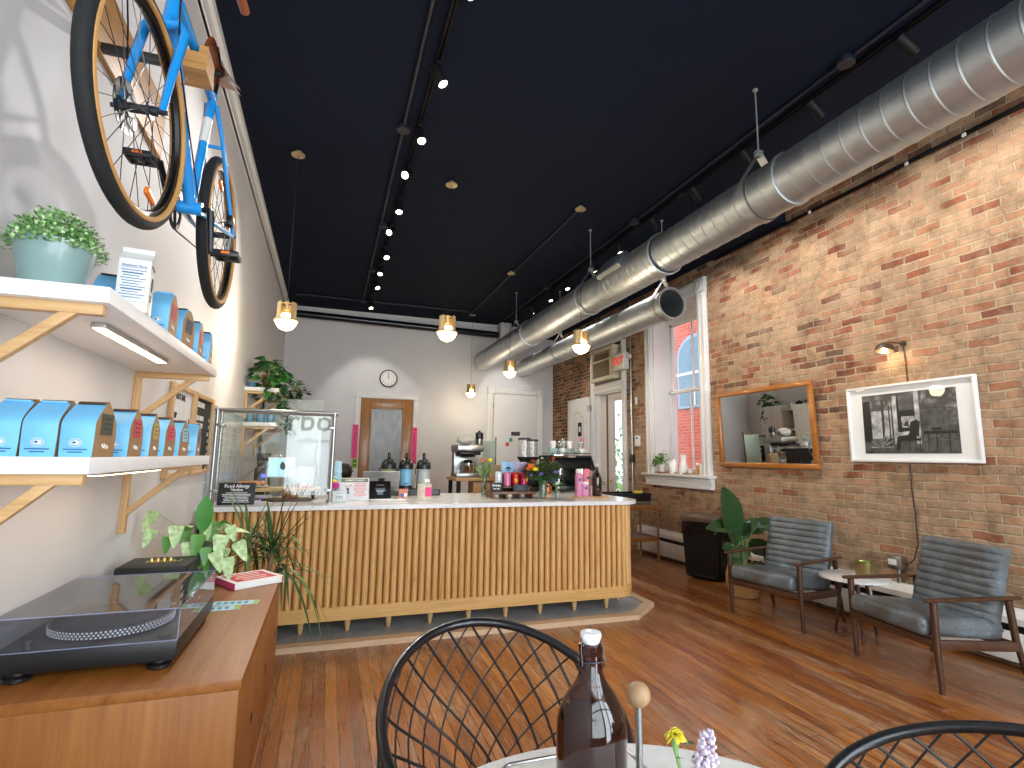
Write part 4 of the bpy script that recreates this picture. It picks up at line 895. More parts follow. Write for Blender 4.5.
SLATE = mat('black_slate', '22242a', .6)
def f_all(b, w, h):
    b.text('Food Allergy', .034, Matrix.Translation((0, 0, h-.026)) @ TX, bold=.0006); b.text('Notice', .03, Matrix.Translation((0, 0, h-.054)) @ TX, bold=.0006); lines(b, 7, w*.82, h-.078, .0115, .0045)
card('allergy_sign', 'black food allergy notice standing at the left end of the counter', 'sign', (-.65, 4.68, CT), .262, .168, SLATE, ([PAPER], f_all))
PLATE = mat('white_china', 'ecebe7', .25, coat=.3); CRUST = mat('baked_crust', 'b5702f', .55, var=.35, vs=35, bump=.3); CAKE = mat('dark_loaf_cake', '8a4e22', .6, var=.3, vs=40, bump=.3)
# pastry shelf
t = thing('pastry_riser', 'long oak board on short feet behind the glass guard', 'riser', (-.37, 5.25, CT))
b = MB(); b.box((0, 0, .085), (.66, .3, .03), .004); b.build('board', OAKX, t)
for x_ in (-.27, .27):
    b = MB(); b.box((x_, 0, .036), (.03, .26, .07), .002); b.build('foot', BLACKM, t)
PZ = CT+.1005
t = thing('plate', 'white oval plate under the croissants behind the glass guard', 'plate', (-.6, 5.22, PZ)); b = MB(); b.lathe([(.0001, .004), (.09, .004), (.13, .014), (.13, .017), (.09, .008), (.0001, .008)], n=32, T=Matrix.Diagonal((1.0, .8, 1, 1))); b.build('dish', PLATE, t)
def croissant(label, loc, rz):
    t = thing('croissant', label, 'croissant', loc, rz, 'croissants on the plate'); b = MB(); pts = []; rr = []
    for i in range(13):
        a = -1.15+2.3*i/12; pts.append((.055*sin(a), .045*cos(a)-.03, .027)); rr.append(.006+.02*cos(a*1.25)**1.2*(1 if i % 2 else .86) if abs(a) < 1.2 else .006)
    b.tube(pts, rr, 10); b.build('body', CRUST, t)
for i, (x_, y_, rz, q) in enumerate(((-.67, 5.2, .3, 'left'), (-.585, 5.18, 2.8, 'front'), (-.51, 5.22, 1.3, 'right'), (-.6, 5.28, 0., 'rear'))):
    croissant(('leftmost croissant on the white plate', 'front croissant on the white plate', 'rightmost croissant on the white plate', 'rear croissant on the white plate')[i], (x_, y_, PZ+.0085), rz)
t = thing('cake_box', 'clear box with rounded lid over a flat pastry, right end of the board', 'cake cover', (-.2, 5.25, PZ))
CLR = glass('clear_plastic', (.96, .97, .97), refl=1.6, opacity=.04)
b = MB(); 
for s in (0,):
    for k_ in range(4):
        pass
def rr_poly(w, d, r, z, n=5):
    out = []
    for cx_, cy_, a0 in ((w-r, d-r, 0), (-w+r, d-r, pi/2), (-w+r, -d+r, pi), (w-r, -d+r, 3*pi/2)):
        for i in range(n+1): a = a0+pi/2*i/n; out.append(V((cx_+r*cos(a), cy_+r*sin(a), z)))
    return out
def shell(b, w, d, r, z0, z1, top=True):
    A, B2 = rr_poly(w, d, r, z0), rr_poly(w, d, r, z1); n = len(A)
    b.add(A+B2, [(i, (i+1) % n, n+(i+1) % n, n+i) for i in range(n)]+([tuple(range(n, 2*n))] if top else []))
shell(b, .13, .11, .04, .008, .18); b.build('cover', CLR, t)
b = MB(); b.tube(rr_poly(.13, .11, .04, .18), .003, 6, True); b.tube(rr_poly(.13, .11, .04, .008), .003, 6, True); b.build('rim', mat('pale_edge', 'c8cdd0', .2, alpha=.6), t)
t2 = thing('pastry', 'flat golden pastry inside the clear box', 'pastry', (-.18, 5.25, PZ)); b = MB(); b.solid([(.08, 0), (.085, .01), (.07, .03), (.03, .036)], n=24); b.build('body', CRUST, t2)
t = thing('cutting_board', 'round-cornered wooden board on the counter behind the glass guard', 'board', (-.27, 4.98, CT)); b = MB(); b.box((0, 0, .012), (.34, .18, .02), .006); b.tube([(-.16, 0, .012), (-.23, 0, .012)], .012, 8); b.build('board', WALNUTY, t)
t = thing('loaf_cake', 'dark sliced loaf cake on the wooden board', 'cake', (-.27, 4.98, CT+.0225)); b = MB()
for i in range(4): b.box((-.055+.034*i, 0, .04-.004*i), (.03, .1, .075-.008*i), .008, rot=(0, .12*i, 0))
b.build('slices', CAKE, t)
# tableware behind the guard
t = thing('order_screen', 'pale blue touch screen with a dark leaf mark behind the glass guard', 'screen', (-.4, 5.5, CT)); b = MB(); b.box((0, 0, .27), (.24, .012, .19), .004, rot=(R(-12), 0, 0)); b.build('bezel', WHITE, t)
b = MB(); b.box((0, -.0075, .27), (.22, .001, .17), rot=(R(-12), 0, 0)); SCRN = emit('screen_glow', 'a8d5ea', .7); s_ = b.build('display', SCRN, t)
b = MB(); b.leaf((.02, -.012, .235), (-.15, -.02, 1), .09, .05, up=(0, -1, 0), droop=0, fold=0); b.build('leaf_mark', mat('leaf_mark', '44504a', .6), s_)
b = MB(); b.cyl((0, .01, .18), (0, .03, .02), .014); b.solid([(.07, 0), (.07, .012), (.02, .02)], (0, .03, 0)); b.build('stand', STEEL, t)
def cyl_thing(name, label, cat, loc, parts, group=None, rz=0):
    t = thing(name, label, cat, loc, rz, group)
    for pn, prof, m in parts: b = MB(); b.solid(prof, n=24); b.build(pn, m, t)
    return t
PB = mat('pale_blue_cup', 'a9d2e6', .5)
for i in range(5):
    z = CT+.0215*i*2.6
    cyl_thing('paper_cup', ('lowest', 'second lowest', 'middle', 'second highest', 'topmost')[i]+' pale blue paper cup of the stack beside the guard post', 'paper cup', (.105, 5.3, CT+.058*i), [('cup', [(.036, 0), (.041, .0), (.041, .005), (.038, .008), (.029, .104), (.027, .106)], PB)], 'stacked paper cups')
t = thing('bud_vase', 'small grey bottle vase holding pink and yellow pompom flowers by the guard post', 'vase', (.085, 4.86, CT)); b = MB(); b.solid([(.022, 0), (.026, .01), (.026, .06), (.012, .085), (.013, .1)], n=20); b.build('bottle', glass('grey_glass', (.6, .65, .66), opacity=.3, ocol=(.4, .45, .45)), t)
MAG = mat('magenta_pompom', 'd32a8e', .8, var=.2, vs=80, bump=.5); YEL = mat('yellow_petal', 'f2d93c', .6, var=.15, vs=40, bump=.3)
for (c, m, nm) in (((-.002, -.01, .135), MAG, 'pink_flower'), ((-.012, .02, .155), YEL, 'yellow_flower')):
    b = MB(); b.sph(c, .031, n=16, jit=.06); f = b.build(nm, m, t); b = MB(); b.tube([(0, 0, .02), (c[0]*.4, c[1]*.4, .08), c], .002, 5); b.build('stem', GREEN, f)
MENU = mat('menu_white', 'ecebef', .6)
def f_menu(b, w, h):
    b.mi = 0; b.box((0, 0, h-.022), (w*.94, .0006, .032)); b.mi = 1; b.text('SUMMER DRINKS', .021, Matrix.Translation((0, -.001, h-.022)) @ TX, bold=.0004)
    b.mi = 2; lines(b, 9, w*.5, h-.052, .013, .008, w*.2, 3); b.mi = 3; b.sph((-w*.22, 0, h*.5), .012, (1, .1, 1.2), 10); b.sph((-w*.2, 0, h*.36), .01, (1, .1, 1.6), 10); b.mi = 2; b.sph((-w*.28, 0, h*.62), .009, (1, .1, 1), 10); b.sph((-w*.14, 0, h*.66), .01, (1.6, .1, .7), 10)
card('menu_card', 'white menu card with olive header and pink text on the counter', 'menu', (.245, 4.95, CT), .25, .195, MENU, ([mat('olive_header', '7f8560', .6), PAPER, mat('salmon_print', 'eba9a4', .6), mat('plum_print', '6b5a78', .6)], f_menu))
def f_ac(b, w, h): b.text('TIPS', .034, Matrix.Translation((0, 0, h*.45)) @ TX, bold=.0005); b.box((0, 0, h*.8), (w*.5, .0006, .004))
card('acrylic_sign', 'small clear acrylic stand beside the guard post on the counter edge', 'sign', (.115, 4.7, CT), .105, .1, mat('acrylic_sheet', 'dfe6e6', .15, alpha=.75), ([mat('grey_ink', '6d7373', .6)], f_ac), easel=False, tilt=.08)
# point of sale
t = thing('pos_terminal', 'silver tablet register turned away from the room, behind the black reader', 'cash register', (.505, 5.28, CT)); SIL = mat('silver_aluminium', '9b9da0', .38, .85)
b = MB(); b.box((0, 0, .15), (.345, .012, .21), .005, rot=(R(24), 0, 0)); p = b.build('tablet', SIL, t); b = MB(); b.box((0, -.012, .165), (.06, .004, .03), .001, rot=(R(24), 0, 0)); b.build('emblem', BLACKP, p)
b = MB(); b.tube([(0, .0, .14), (0, .06, .07), (0, .06, .012)], .015); b.box((0, .04, .008), (.2, .15, .014), .005); b.build('stand', BLACKP, t)
t = thing('card_reader', 'small black customer display with a cup drawing on its screen', 'card reader', (.47, 4.98, CT)); b = MB(); b.box((0, 0, .085), (.185, .012, .165), .006, rot=(R(-14), 0, 0)); p = b.build('screen_case', mat('black_screen', '060607', .5, spec=.15), t)
b = MB(); b.M = Matrix.Translation((0, 0, .085)) @ Matrix.Rotation(R(-14), 4, 'X') @ Matrix.Translation((0, -.0075, 0))
b.box((0, 0, -.005), (.07, .0008, .018)); b.box((0, 0, -.018), (.05, .0008, .014)); b.box((.042, 0, -.004), (.018, .0008, .006)); b.box((0, 0, .014), (.085, .0008, .004)); b.box((0, 0, -.036), (.05, .0008, .008)); b.mi = 1; b.box((-.0, 0, .045), (.07, .0008, .012)); b.build('cup_drawing', [mat('grey_blue_print', '8f9aa8', .5), mat('brown_print', '5c4038', .5)], p)
b = MB(); b.box((0, .035, .01), (.12, .1, .018), .005); b.tube([(0, .04, .015), (0, .012, .08)], .012); b.build('base', BLACKP, t)
t = thing('tip_tray', 'oval white tray lying in front of the register', 'tray', (.53, 4.82, CT)); b = MB(); b.lathe([(.0001, .004), (.15, .004), (.175, .016), (.178, .016), (.16, .001), (.0001, .001)], n=32, T=Matrix.Diagonal((1, .42, 1, 1))); b.mi = 1; b.lathe([(.0001, .0055), (.15, .0055)], n=32, T=Matrix.Diagonal((1, .42, 1, 1))); b.build('dish', [PLATE, PAPER], t)
t = thing('snack_packet', 'small orange and blue snack packet at the right end of the tray', 'packet', (.66, 4.84, CT+.0175)); b = MB()
b.grid(lambda u, v: (.045*(2*u-1)*(1-.15*sin(pi*v)), -.012*sin(pi*u)*sin(pi*v)-.003+.02*v, .085*v), 6, 6); b.grid(lambda u, v: (.045*(1-2*u)*(1-.15*sin(pi*v)), .012*sin(pi*u)*sin(pi*v)+.003+.02*v, .085*v), 6, 6); b.mi = 1; b.box((.01, -.013, .035), (.04, .002, .03)); b.mi = 2; b.box((-.012, -.013, .03), (.03, .002, .03)); b.build('wrapper', [mat('salmon_wrapper', 'd98d77', .4), PAPER, mat('blue_wrapper', '4d6bb0', .4)], t)
t = thing('stoneware_crock', 'cream speckled crock with a hot pink note stuck on it', 'crock', (.86, 4.92, CT)); b = MB(); b.solid([(.062, 0), (.066, .004), (.066, .135), (.063, .14), (.058, .138), (.057, .12)], n=32); cr = b.build('jar', mat('speckled_stoneware', 'd9d0bd', .4, var=.25, vs=70), t)
b = MB(); b.box((.025, -.066, .075), (.062, .0015, .08), rot=(0, 0, .25)); b.mi = 1
for k_ in range(3): b.tube([(.003+.004*i, -.0685+.0011*i, .1-.022*k_+.004*sin(i*2.1)) for i in range(11)], .0012, 4)
b.build('sticky_note', [HOT, INK], t)
# air pots on a black tray
t = thing('drip_tray', 'low black stand under the three air pots', 'tray', (.78, 5.56, CT)); b = MB(); b.box((0, 0, .03), (.66, .26, .06), .006); b.bx(-.31, .31, -.132, -.128, .012, .048); b.build('base', BLACKP, t)
def airpot(label, x_, col):
    t = thing('air_pot', label, 'coffee dispenser', (x_, 5.56, CT+.061), 0, 'air pots on the counter')
    b = MB(); b.solid([(.062, .03), (.067, .035), (.067, .2), (.06, .215)], n=32); bd = b.build('body', col, t)
    b = MB(); b.solid([(.07, 0), (.07, .03), (.064, .034)], n=32); b.build('base', BLACKP, t)
    b = MB(); b.solid([(.074, .2), (.074, .225), (.07, .26), (.05, .29), (.03, .3)], n=32); b.box((0, -.05, .28), (.04, .07, .03), .01); b.build('lid', BLACKP, t)
    b = MB(); b.cyl((0, 0, .29), (0, 0, .335), .016); b.solid([(.012, .33), (.018, .345), (.012, .365)]); b.cyl((0, -.01, .285), (0, -.02, .315), .011); b.build('pump', mat('glossy_black', '0d0d0f', .12), t)
    b = MB(); b.tube([(-.07, 0, .22), (-.09, -.01, .2), (-.085, -.02, .15)], .006); b.build('handle', BLACKP, t)
    return t, bd
for x_, lab, c in ((.6, 'olive green pump coffee dispenser, half behind the register', '8c8f55'), (.775, 'light blue pump coffee dispenser, middle of three', '6fa8cc'), (.955, 'grey pump coffee dispenser with a white tag, rightmost of three', 'a3a8a8')):
    t, bd = airpot(lab, x_, mat('pot_'+c, c, .4, coat=.3)); 
    if 'tag' in lab: b = MB(); b.box((.03, -.068, .085), (.05, .002, .035)); b.build('tag', PAPER, t)
    if 'blue' in lab: b = MB(); b.box((0, -.0675, .055), (.04, .001, .008)); b.build('badge', BLACKP, t)
# seated person behind the counter: only the hair shows above the menu card
t = thing('person', 'person seated behind the counter with only dark hair showing above the menu card', 'person', (.205, 6.65, .0))
def skin_mesh(name, pts, edges, mat_, parent, root=0, sub=2):
    me = bpy.data.meshes.new(name); me.from_pydata([p[:3] for p in pts], edges, []); o = bpy.data.objects.new(name, me); COL.objects.link(o); o.parent = parent
    md = o.modifiers.new('skin', 'SKIN'); md.use_smooth_shade = True
    for i, p in enumerate(pts): me.skin_vertices[0].data[i].radius = (p[3], p[4] if len(p) > 4 else p[3])
    me.skin_vertices[0].data[root].use_root = True; o.modifiers.new('sub', 'SUBSURF').levels = sub; o.modifiers['sub'].render_levels = sub; me.materials.append(mat_); return o
pts = [(0, 0, .55, .15, .11), (0, .03, .75, .14, .1), (0, .05, .93, .16, .1), (0, .05, 1.0, .06, .055), (0, .075, 1.08, .055, .055), (0, .08, 1.2, .078, .095), (0, .085, 1.26, .06, .075),
       (.17, .05, .93, .052), (.24, .16, .72, .042), (.16, .36, .68, .032), (.13, .43, .67, .03), (-.17, .05, .93, .052), (-.24, .16, .72, .042), (-.16, .36, .68, .032), (-.13, .43, .67, .03),
       (.1, .05, .52, .09), (.13, .44, .5, .065), (.13, .44, .25, .05), (.13, .42, .09, .035), (.13, .53, .045, .03), (-.1, .05, .52, .09), (-.13, .44, .5, .065), (-.13, .44, .25, .05), (-.13, .42, .09, .035), (-.13, .53, .045, .03)]
ed = [(0, 1), (1, 2), (2, 3), (3, 4), (4, 5), (5, 6), (2, 7), (7, 8), (8, 9), (9, 10), (2, 11), (11, 12), (12, 13), (13, 14), (0, 15), (15, 16), (16, 17), (17, 18), (18, 19), (0, 20), (20, 21), (21, 22), (22, 23), (23, 24)]
SKINM = mat('skin', 'c68f72', .5, sss=.1); skin_mesh('body', pts, ed, SKINM, t)
CLOTH = mat('black_work_shirt', '23252b', .9)
skin_mesh('shirt', [(p[0], p[1], p[2], p[3]+.012, (p[4] if len(p) > 4 else p[3])+.012) for p in (pts[0], pts[1], pts[2], pts[7], pts[8], pts[11], pts[12])], [(0, 1), (1, 2), (2, 3), (3, 4), (2, 5), (5, 6)], CLOTH, t)
skin_mesh('trousers', [(p[0], p[1], p[2], p[3]+.012, (p[4] if len(p) > 4 else p[3])+.012) for p in (pts[0], pts[15], pts[16], pts[17], pts[18], pts[20], pts[21], pts[22], pts[23])], [(0, 1), (1, 2), (2, 3), (3, 4), (0, 5), (5, 6), (6, 7), (7, 8)], mat('dark_denim', '272d3c', .9), t)
b = MB(); b.sph((0, .055, 1.215), .094, (1, 1.08, 1.08), 20, jit=.025); 
for q in range(70):
    a = random.uniform(0, 2*pi); e = random.uniform(0, 1.3); p = V((.094*cos(a)*cos(e), .055+.1*sin(a)*cos(e), 1.215+.1*sin(e))); b.tube([p, p+V((random.gauss(0, .008), random.gauss(0, .008), .006)), p+V((random.gauss(0, .016), random.gauss(0, .016)-.004, -.012))], .0022, 4)
b.build('hair', mat('dark_brown_hair', '1f1512', .55, var=.3, vs=60), t)
b = MB(); b.sph((0, .175, 1.175), .014, (.8, 1, 1.2), 8); b.sph((.08, .08, 1.175), .02, (.4, .8, 1.3), 8); b.sph((-.08, .08, 1.175), .02, (.4, .8, 1.3), 8); b.build('nose_and_ears', SKINM, t)
for s in (-1, 1):
    b = MB(); b.sph((s*.03, .158, 1.19), .011, n=10); b.build('eye', BLACKP, t)
b = MB(); b.tube([(-.022, .164, 1.13), (0, .172, 1.128), (.022, .164, 1.13)], .004, 6); b.build('mouth', mat('lips', 'a55a52', .5), t)
cyl_thing('stool', 'low wooden stool under the seated person behind the counter', 'stool', (.205, 6.65, 0), [('seat', [(.16, .36), (.17, .37), (.17, .385), (.15, .39)], WALNUTY), ('column', [(.04, .02), (.03, .36)], BLACKM), ('base', [(.17, 0), (.17, .012), (.05, .025)], BLACKM)])
# back-of-house tall table with brewer
t = thing('prep_table', 'wooden work table by the back wall behind the counter', 'table', (2.02, 7.4, 0)); b = MB(); b.box((0, 0, 1.105), (.72, .6, .045), .004); b.build('tabletop', OAKX, t)
for x_ in (-.31, .31):
    for y_ in (-.25, .25): b = MB(); b.box((x_, y_, .541), (.05, .05, 1.082), .003); b.build('leg', BLACKM, t)
b = MB(); b.box((.05, -.1, .95), (.3, .3, .24), .004); b.build('drawer_box', OAKX, t)
t = thing('coffee_brewer', 'stainless batch coffee brewer on the wooden work table', 'coffee machine', (1.86, 7.3, 1.128))
b = MB(); b.box((0, .05, .03), (.36, .36, .06), .01); b.box((0, .16, .2), (.34, .14, .34), .01); b.build('body', STEEL, t); b = MB(); b.box((0, .0, .4), (.38, .42, .1), .02); b.build('head', STEEL, t)
b = MB(); b.solid([(.07, .35), (.1, .28)], (0, -.06, 0)) ; b.box((0, -.02, .33), (.3, .3, .04), .01); b.tube([(-.12, -.1, .32), (-.2, -.2, .3)], .014); b.build('filter_basket', BLACKP, t)
b = MB(); b.solid([(.075, .062), (.085, .08), (.085, .2), (.05, .24)], (0, -.06, 0), 24); b.build('carafe', CHROME, t)
t = thing('filter_bag', 'crumpled white bag lying on top of the steel brewer', 'bag', (1.82, 7.25, 1.579)); b = MB(); b.sph((0, 0, .075), .1, (1.3, .9, .75), 14, jit=.12); b.build('bag', mat('white_bag', 'd9d6cf', .6), t)
cyl_thing('jar', 'black-lidded canister on the right end of the steel brewer', 'canister', (2.03, 7.3, 1.579), [('jar', [(.045, 0), (.05, .01), (.05, .08)], STEEL), ('lid', [(.055, .08), (.055, .17), (.02, .18), (.012, .2)], BLACKP)])
t = thing('splash_guard', 'pale green glass panel standing upright behind the brewer', 'panel', (2.2, 7.62, 1.128)); b = MB(); b.box((0, 0, .26), (.34, .012, .52), .002); b.build('sheet', mat('pale_green_glass', 'b9cbc0', .15, alpha=.8), t); b = MB(); b.box((.175, 0, .29), (.015, .02, .58), .002); b.build('edge_post', GREYM, t)
t = thing('kraft_bag', 'tan paper bag on the front edge of the work table', 'bag', (2.22, 7.17, 1.128)); b = MB(); b.box((0, 0, .09), (.16, .09, .18), .01, rot=(0, .1, 0)); b.build('bag', mat('tan_paper', 'b3a184', .7, var=.15), t)
# ================================================================== ceiling: tracks, spots, pendants, ducts, conduits
DUCTM = mat('spiral_duct_steel', 'bcc2c4', .45, .92, var=.12, vs=7, stretch=(1, 1.5, 1), bump=.02)
LENS = emit('spot_lens', 'fff3e0', 14)
def track(label, x_, y0, y1):
    t = thing('light_track', label, 'light track', (x_, (y0+y1)/2, ZC)); L = (y1-y0)/2
    b = MB(); b.bx(-.018, -.011, -L, L, -.035, 0); b.bx(.011, .018, -L, L, -.035, 0); b.bx(-.018, .018, -L, L, -.008, 0); b.bx(-.02, .02, -L, -L+.03, -.036, 0); b.bx(-.02, .02, L-.03, L, -.036, 0); b.build('rail', BLACKM, t)
    b = MB(); b.bx(-.02, .02, -.05, .05, -.036, 0, .003); b.build('feed_box', BLACKM, t)
LX, RXT = .6, 3.47
track('left black ceiling track carrying a long row of spotlights', LX, -1.4, 9.96)
track('right black ceiling track running beside the big duct', RXT, -1.4, 10.5)
SP0 = None
def spot(label, x_, y_, aim, power, group, blend=.5, size=62, col=(1, .95, .9)):
    """cylinder spotlight hanging from the track, turned towards the point it lights"""
    global SP0
    pos = V((x_, y_, ZC-.0365)); head = pos+V((0, 0, -.075)); d = (V(aim)-head).normalized()
    if SP0 is None:
        t = thing('track_spotlight', label, 'spotlight', pos, 0, group)
        b = MB(); b.box((0, 0, -.012), (.03, .1, .024), .003); b.cyl((0, 0, -.024), (0, 0, -.05), .009); b.build('adapter', BLACKM, t)
        b = MB(); b.solid([(.037, .06), (.04, .057), (.04, -.1), (.036, -.105), (.034, -.097)], n=28); h = b.build('head', BLACKM, t)
        b = MB(); b.solid([(.0335, -.098), (.0335, -.0965)], n=24); b.build('lens', LENS, h)
        SP0 = t
    else:
        t = dup(SP0, loc=pos, label=label, group=group)
    h = [c for c in t.children if c.name.startswith('head')][0]
    h.location = (0, 0, -.075); h.rotation_euler = (-d).to_track_quat('Z', 'Y').to_euler()
    l = bpy.data.lights.new('spot_beam', 'SPOT'); l.energy = power; l.spot_size = R(size); l.spot_blend = blend; l.color = col; l.shadow_soft_size = .03
    o = bpy.data.objects.new('spot_beam', l); COL.objects.link(o); o.location = head+d*.115; o.rotation_euler = d.to_track_quat('-Z', 'Y').to_euler()
gl, gr = 'spotlights on the left ceiling track', 'spotlights on the right ceiling track'
ords = ('nearest', 'second nearest', 'third nearest', 'fourth nearest', 'fifth', 'sixth', 'seventh', 'fourth from the back', 'third from the back', 'second from the back', 'farthest')
LY = [(2.72, (2.9, 1.8, 0)), (3.52, (2.6, 2.5, 0)), (4.3, (1.2, 2.2, 0)), (5.0, (-.9, 2.3, 2.0)), (5.72, (.6, 4.3, 1)), (6.42, (-.9, 3.6, 1.8)), (7.2, (1.2, 5.2, 1)), (7.9, (.4, 6.2, 1)), (8.6, (1.3, 7, 1)), (9.3, (.8, 10.9, 2.0)), (9.85, (1.0, 8.4, 1))]
for i, (y_, a) in enumerate(LY): spot(ords[i]+' black spotlight of the left ceiling track, counted from the camera', LX, y_, a, LPOW*(2.2 if i in (3, 5) else 1), gl)
RY = [(2.17, (4.72, 1.9, 3.1)), (2.87, (4.72, 2.75, 3.0)), (3.6, (4.72, 3.6, 2.8)), (4.32, (4.72, 4.5, 2.8)), (5.07, (4.72, 5.4, 2.6)), (5.85, (3.9, 4.8, 0)), (6.6, (4.72, 6.4, 1.2)), (7.48, (3.7, 6.2, 0)), (8.17, (4.0, 7.0, .5)), (9.03, (4.72, 8.9, 1.6)), (9.8, (3.6, 10.9, 1.9))]
for i, (y_, a) in enumerate(RY): spot(ords[i]+' black spotlight of the right ceiling track, counted from the camera', RXT, y_, a, RPOW*(1 if i < 5 else .7), gr, size=84 if i < 5 else 62)
# pendants
GLOBE = emit('opal_globe', 'ffe2b4', 5.5)
BR2 = mat('pale_brass', 'e3cd9b', .42, .85, var=.05)
def pendant(label, x_, y_, z_, power):
    """z_ = middle of the ring between brass and globe"""
    t = thing('pendant_lamp', label, 'pendant lamp', (x_, y_, ZC), 0, 'brass pendant lamps over the counter'); H = ZC-z_
    b = MB(); b.solid([(.03, -.0), (.03, -.03), (.062, -.03), (.062, -.04), (.02, -.045)], n=28); b.build('ceiling_rose', BR2, t)
    b = MB(); b.cyl((0, 0, -.04), (0, 0, -H+.17), .0028, n=8); b.build('cord', BLACKM, t)
    b = MB(); n = 28; r = .084
    a0, a1 = R(-90-150), R(-90+150)      # a brass sleeve with an open slot
    for rr_ in (r, r-.004):
        vs = []; 
        for z in (-H+.012, -H+.17):
            for i in range(n+1): a = a0+(a1-a0)*i/n+pi; vs.append((rr_*cos(a), rr_*sin(a), z))
        b.add(vs, [(i, i+1, n+2+i, n+1+i) for i in range(n)])
    b.solid([(.03, -H+.168), (.03, -H+.174)], n=16); b.box((0, 0, -H+.17), (.165, .012, .006)); b.cyl((0, 0, -H+.1), (0, 0, -H+.18), .02); b.build('brass_sleeve', BR2, t)
    b = MB(); b.lathe([(.088, -H+.012), (.106, -H+.012), (.108, -H+.004), (.106, -H-.004), (.088, -H-.004)], n=32); b.build('ring', BR2, t)
    b = MB(); b.solid([(.0, -H-.088), (.02, -H-.086), (.06, -H-.068), (.086, -H-.035), (.097, -H-.004)], n=32); b.solid([(.078, -H+.012), (.07, -H+.04), (.045, -H+.066), (.01, -H+.078)], n=32); b.build('globe', GLOBE, t)
    l = bpy.data.lights.new('pendant_light', 'POINT'); l.energy = power; l.color = (1, .84, .6); l.shadow_soft_size = .09
    o = bpy.data.objects.new('pendant_light', l); COL.objects.link(o); o.location = (x_, y_, z_-.2)
pendant('brass pendant lamp above the glass guard, leftmost of the front row', -.425, 5.16, 2.622, PPOW)
pendant('brass pendant lamp in the middle of the front row over the counter', 1.081, 5.2, 2.656, PPOW)
pendant('brass pendant lamp at the right of the front row, below the duct', 2.6, 5.22, 2.649, PPOW)
pendant('smaller-looking brass pendant behind the right front one, by the duct end', 2.56, 7.56, 2.698, PPOW)
pendant('farthest brass pendant lamp, hanging low before the white back wall', 2.63, 10.17, 2.663, PPOW*.7)
# spiral ducts
def duct(b, x_, z_, r, y0, y1, pitch, rib=.0032, n=48, dbl=True):
    prof = []; y = y0
    while y < y1-.02:
        prof += [(r, y), (r, y+pitch*.86), (r+rib, y+pitch*.91), (r+rib, y+pitch*.94), (r, y+pitch*.98)]; y += pitch
    prof = [(a, min(q, y1)) for a, q in prof]+[(r, y1)]
    T = Matrix.Translation((x_, 0, z_)) @ Matrix.Rotation(R(-90), 4, 'X')
    b.lathe(prof, n=n, T=T)
    if dbl: b.lathe([(r, y0), (r-.006, y0), (r-.006, y1), (r, y1)], n=n, T=T)
def hanger(b, x_, z_, r, y_):
    n = 28; w = .034
    for rr_ in (r+.009,):
        pts = [V((x_+(rr_)*cos(a), y_, z_+rr_*sin(a))) for a in [R(150)+R(240)*i/n for i in range(n+1)]]
        top = V((x_, y_, z_+r+.16)); pts = [top]+pts+[top]
        vs = []
        for p in pts: vs += [p+V((0, -w, 0)), p+V((0, w, 0))]
        b.add(vs, [(2*i, 2*i+1, 2*i+3, 2*i+2) for i in range(len(pts)-1)])
    b.box(top, (.06, .04, .05), .006); b.cyl(top, (x_, y_, ZC), .006, n=8); b.solid([(.02, ZC-.012), (.02, ZC)], (x_, y_, 0), 12)
D1X, D1Z = 3.0, 3.4
o = V((D1X, 4.6, D1Z)); t = thing('round_duct', 'long big round steel duct hanging below the ceiling along the right side', 'air duct', o)
def dpart(nm, fn, m=DUCTM):
    b = MB(); b.M = Matrix.Translation(-o); fn(b); return b.build(nm, m, t, sharp=12)
dpart('front_section', lambda b: duct(b, D1X, D1Z, .185, -1.4, 4.2, .128))
dpart('rear_section', lambda b: duct(b, D1X, D1Z, .2, 4.2, 10.6, .1, .0025))
def collar(b, ys, r):
    for y_ in ys: b.lathe([(r, y_-.02), (r+.012, y_-.018), (r+.012, y_+.018), (r, y_+.02)], n=48, T=Matrix.Translation((D1X, 0, D1Z)) @ Matrix.Rotation(R(-90), 4, 'X'))
dpart('collar', lambda b: collar(b, (2.7,), .186)); dpart('collar', lambda b: collar(b, (4.2,), .2)); dpart('collar', lambda b: collar(b, (5.8,), .201)); dpart('collar', lambda b: collar(b, (7.8,), .201))
def grille(b):
    b.box((D1X-.15, 4.93, D1Z+.1), (.09, .48, .2), .006, rot=(0, R(-55+90), 0))
    for i in range(12): b.box((D1X-.178, 4.72+.038*i, D1Z+.118), (.06, .006, .18), rot=(0, R(-55+90), 0))
dpart('side_grille', grille, mat('galv_grille', '9b9fa0', .4, .9, var=.1))
for y_ in (2.98, 5.75, 8.55): dpart('hanger', lambda b: hanger(b, D1X, D1Z, .19 if y_ < 4 else .2, y_), mat('hanger_steel', 'b7b9b8', .4, .7))
D2X, D2Z = 3.68, 3.21
o = V((D2X, 7.5, D2Z)); t = thing('round_duct', 'shorter round steel duct with open end before the side window', 'air duct', o)
dpart('pipe', lambda b: duct(b, D2X, D2Z, .172, 5.05, 10.1, .11, .0025))
dpart('end_collar', lambda b: b.lathe([(.172, 5.03), (.188, 5.03), (.19, 5.06), (.172, 5.075)], n=48, T=Matrix.Translation((D2X, 0, D2Z)) @ Matrix.Rotation(R(-90), 4, 'X')))
for y_ in (5.2, 8.2): dpart('hanger', lambda b: hanger(b, D2X, D2Z, .173, y_), MATS['hanger_steel'])
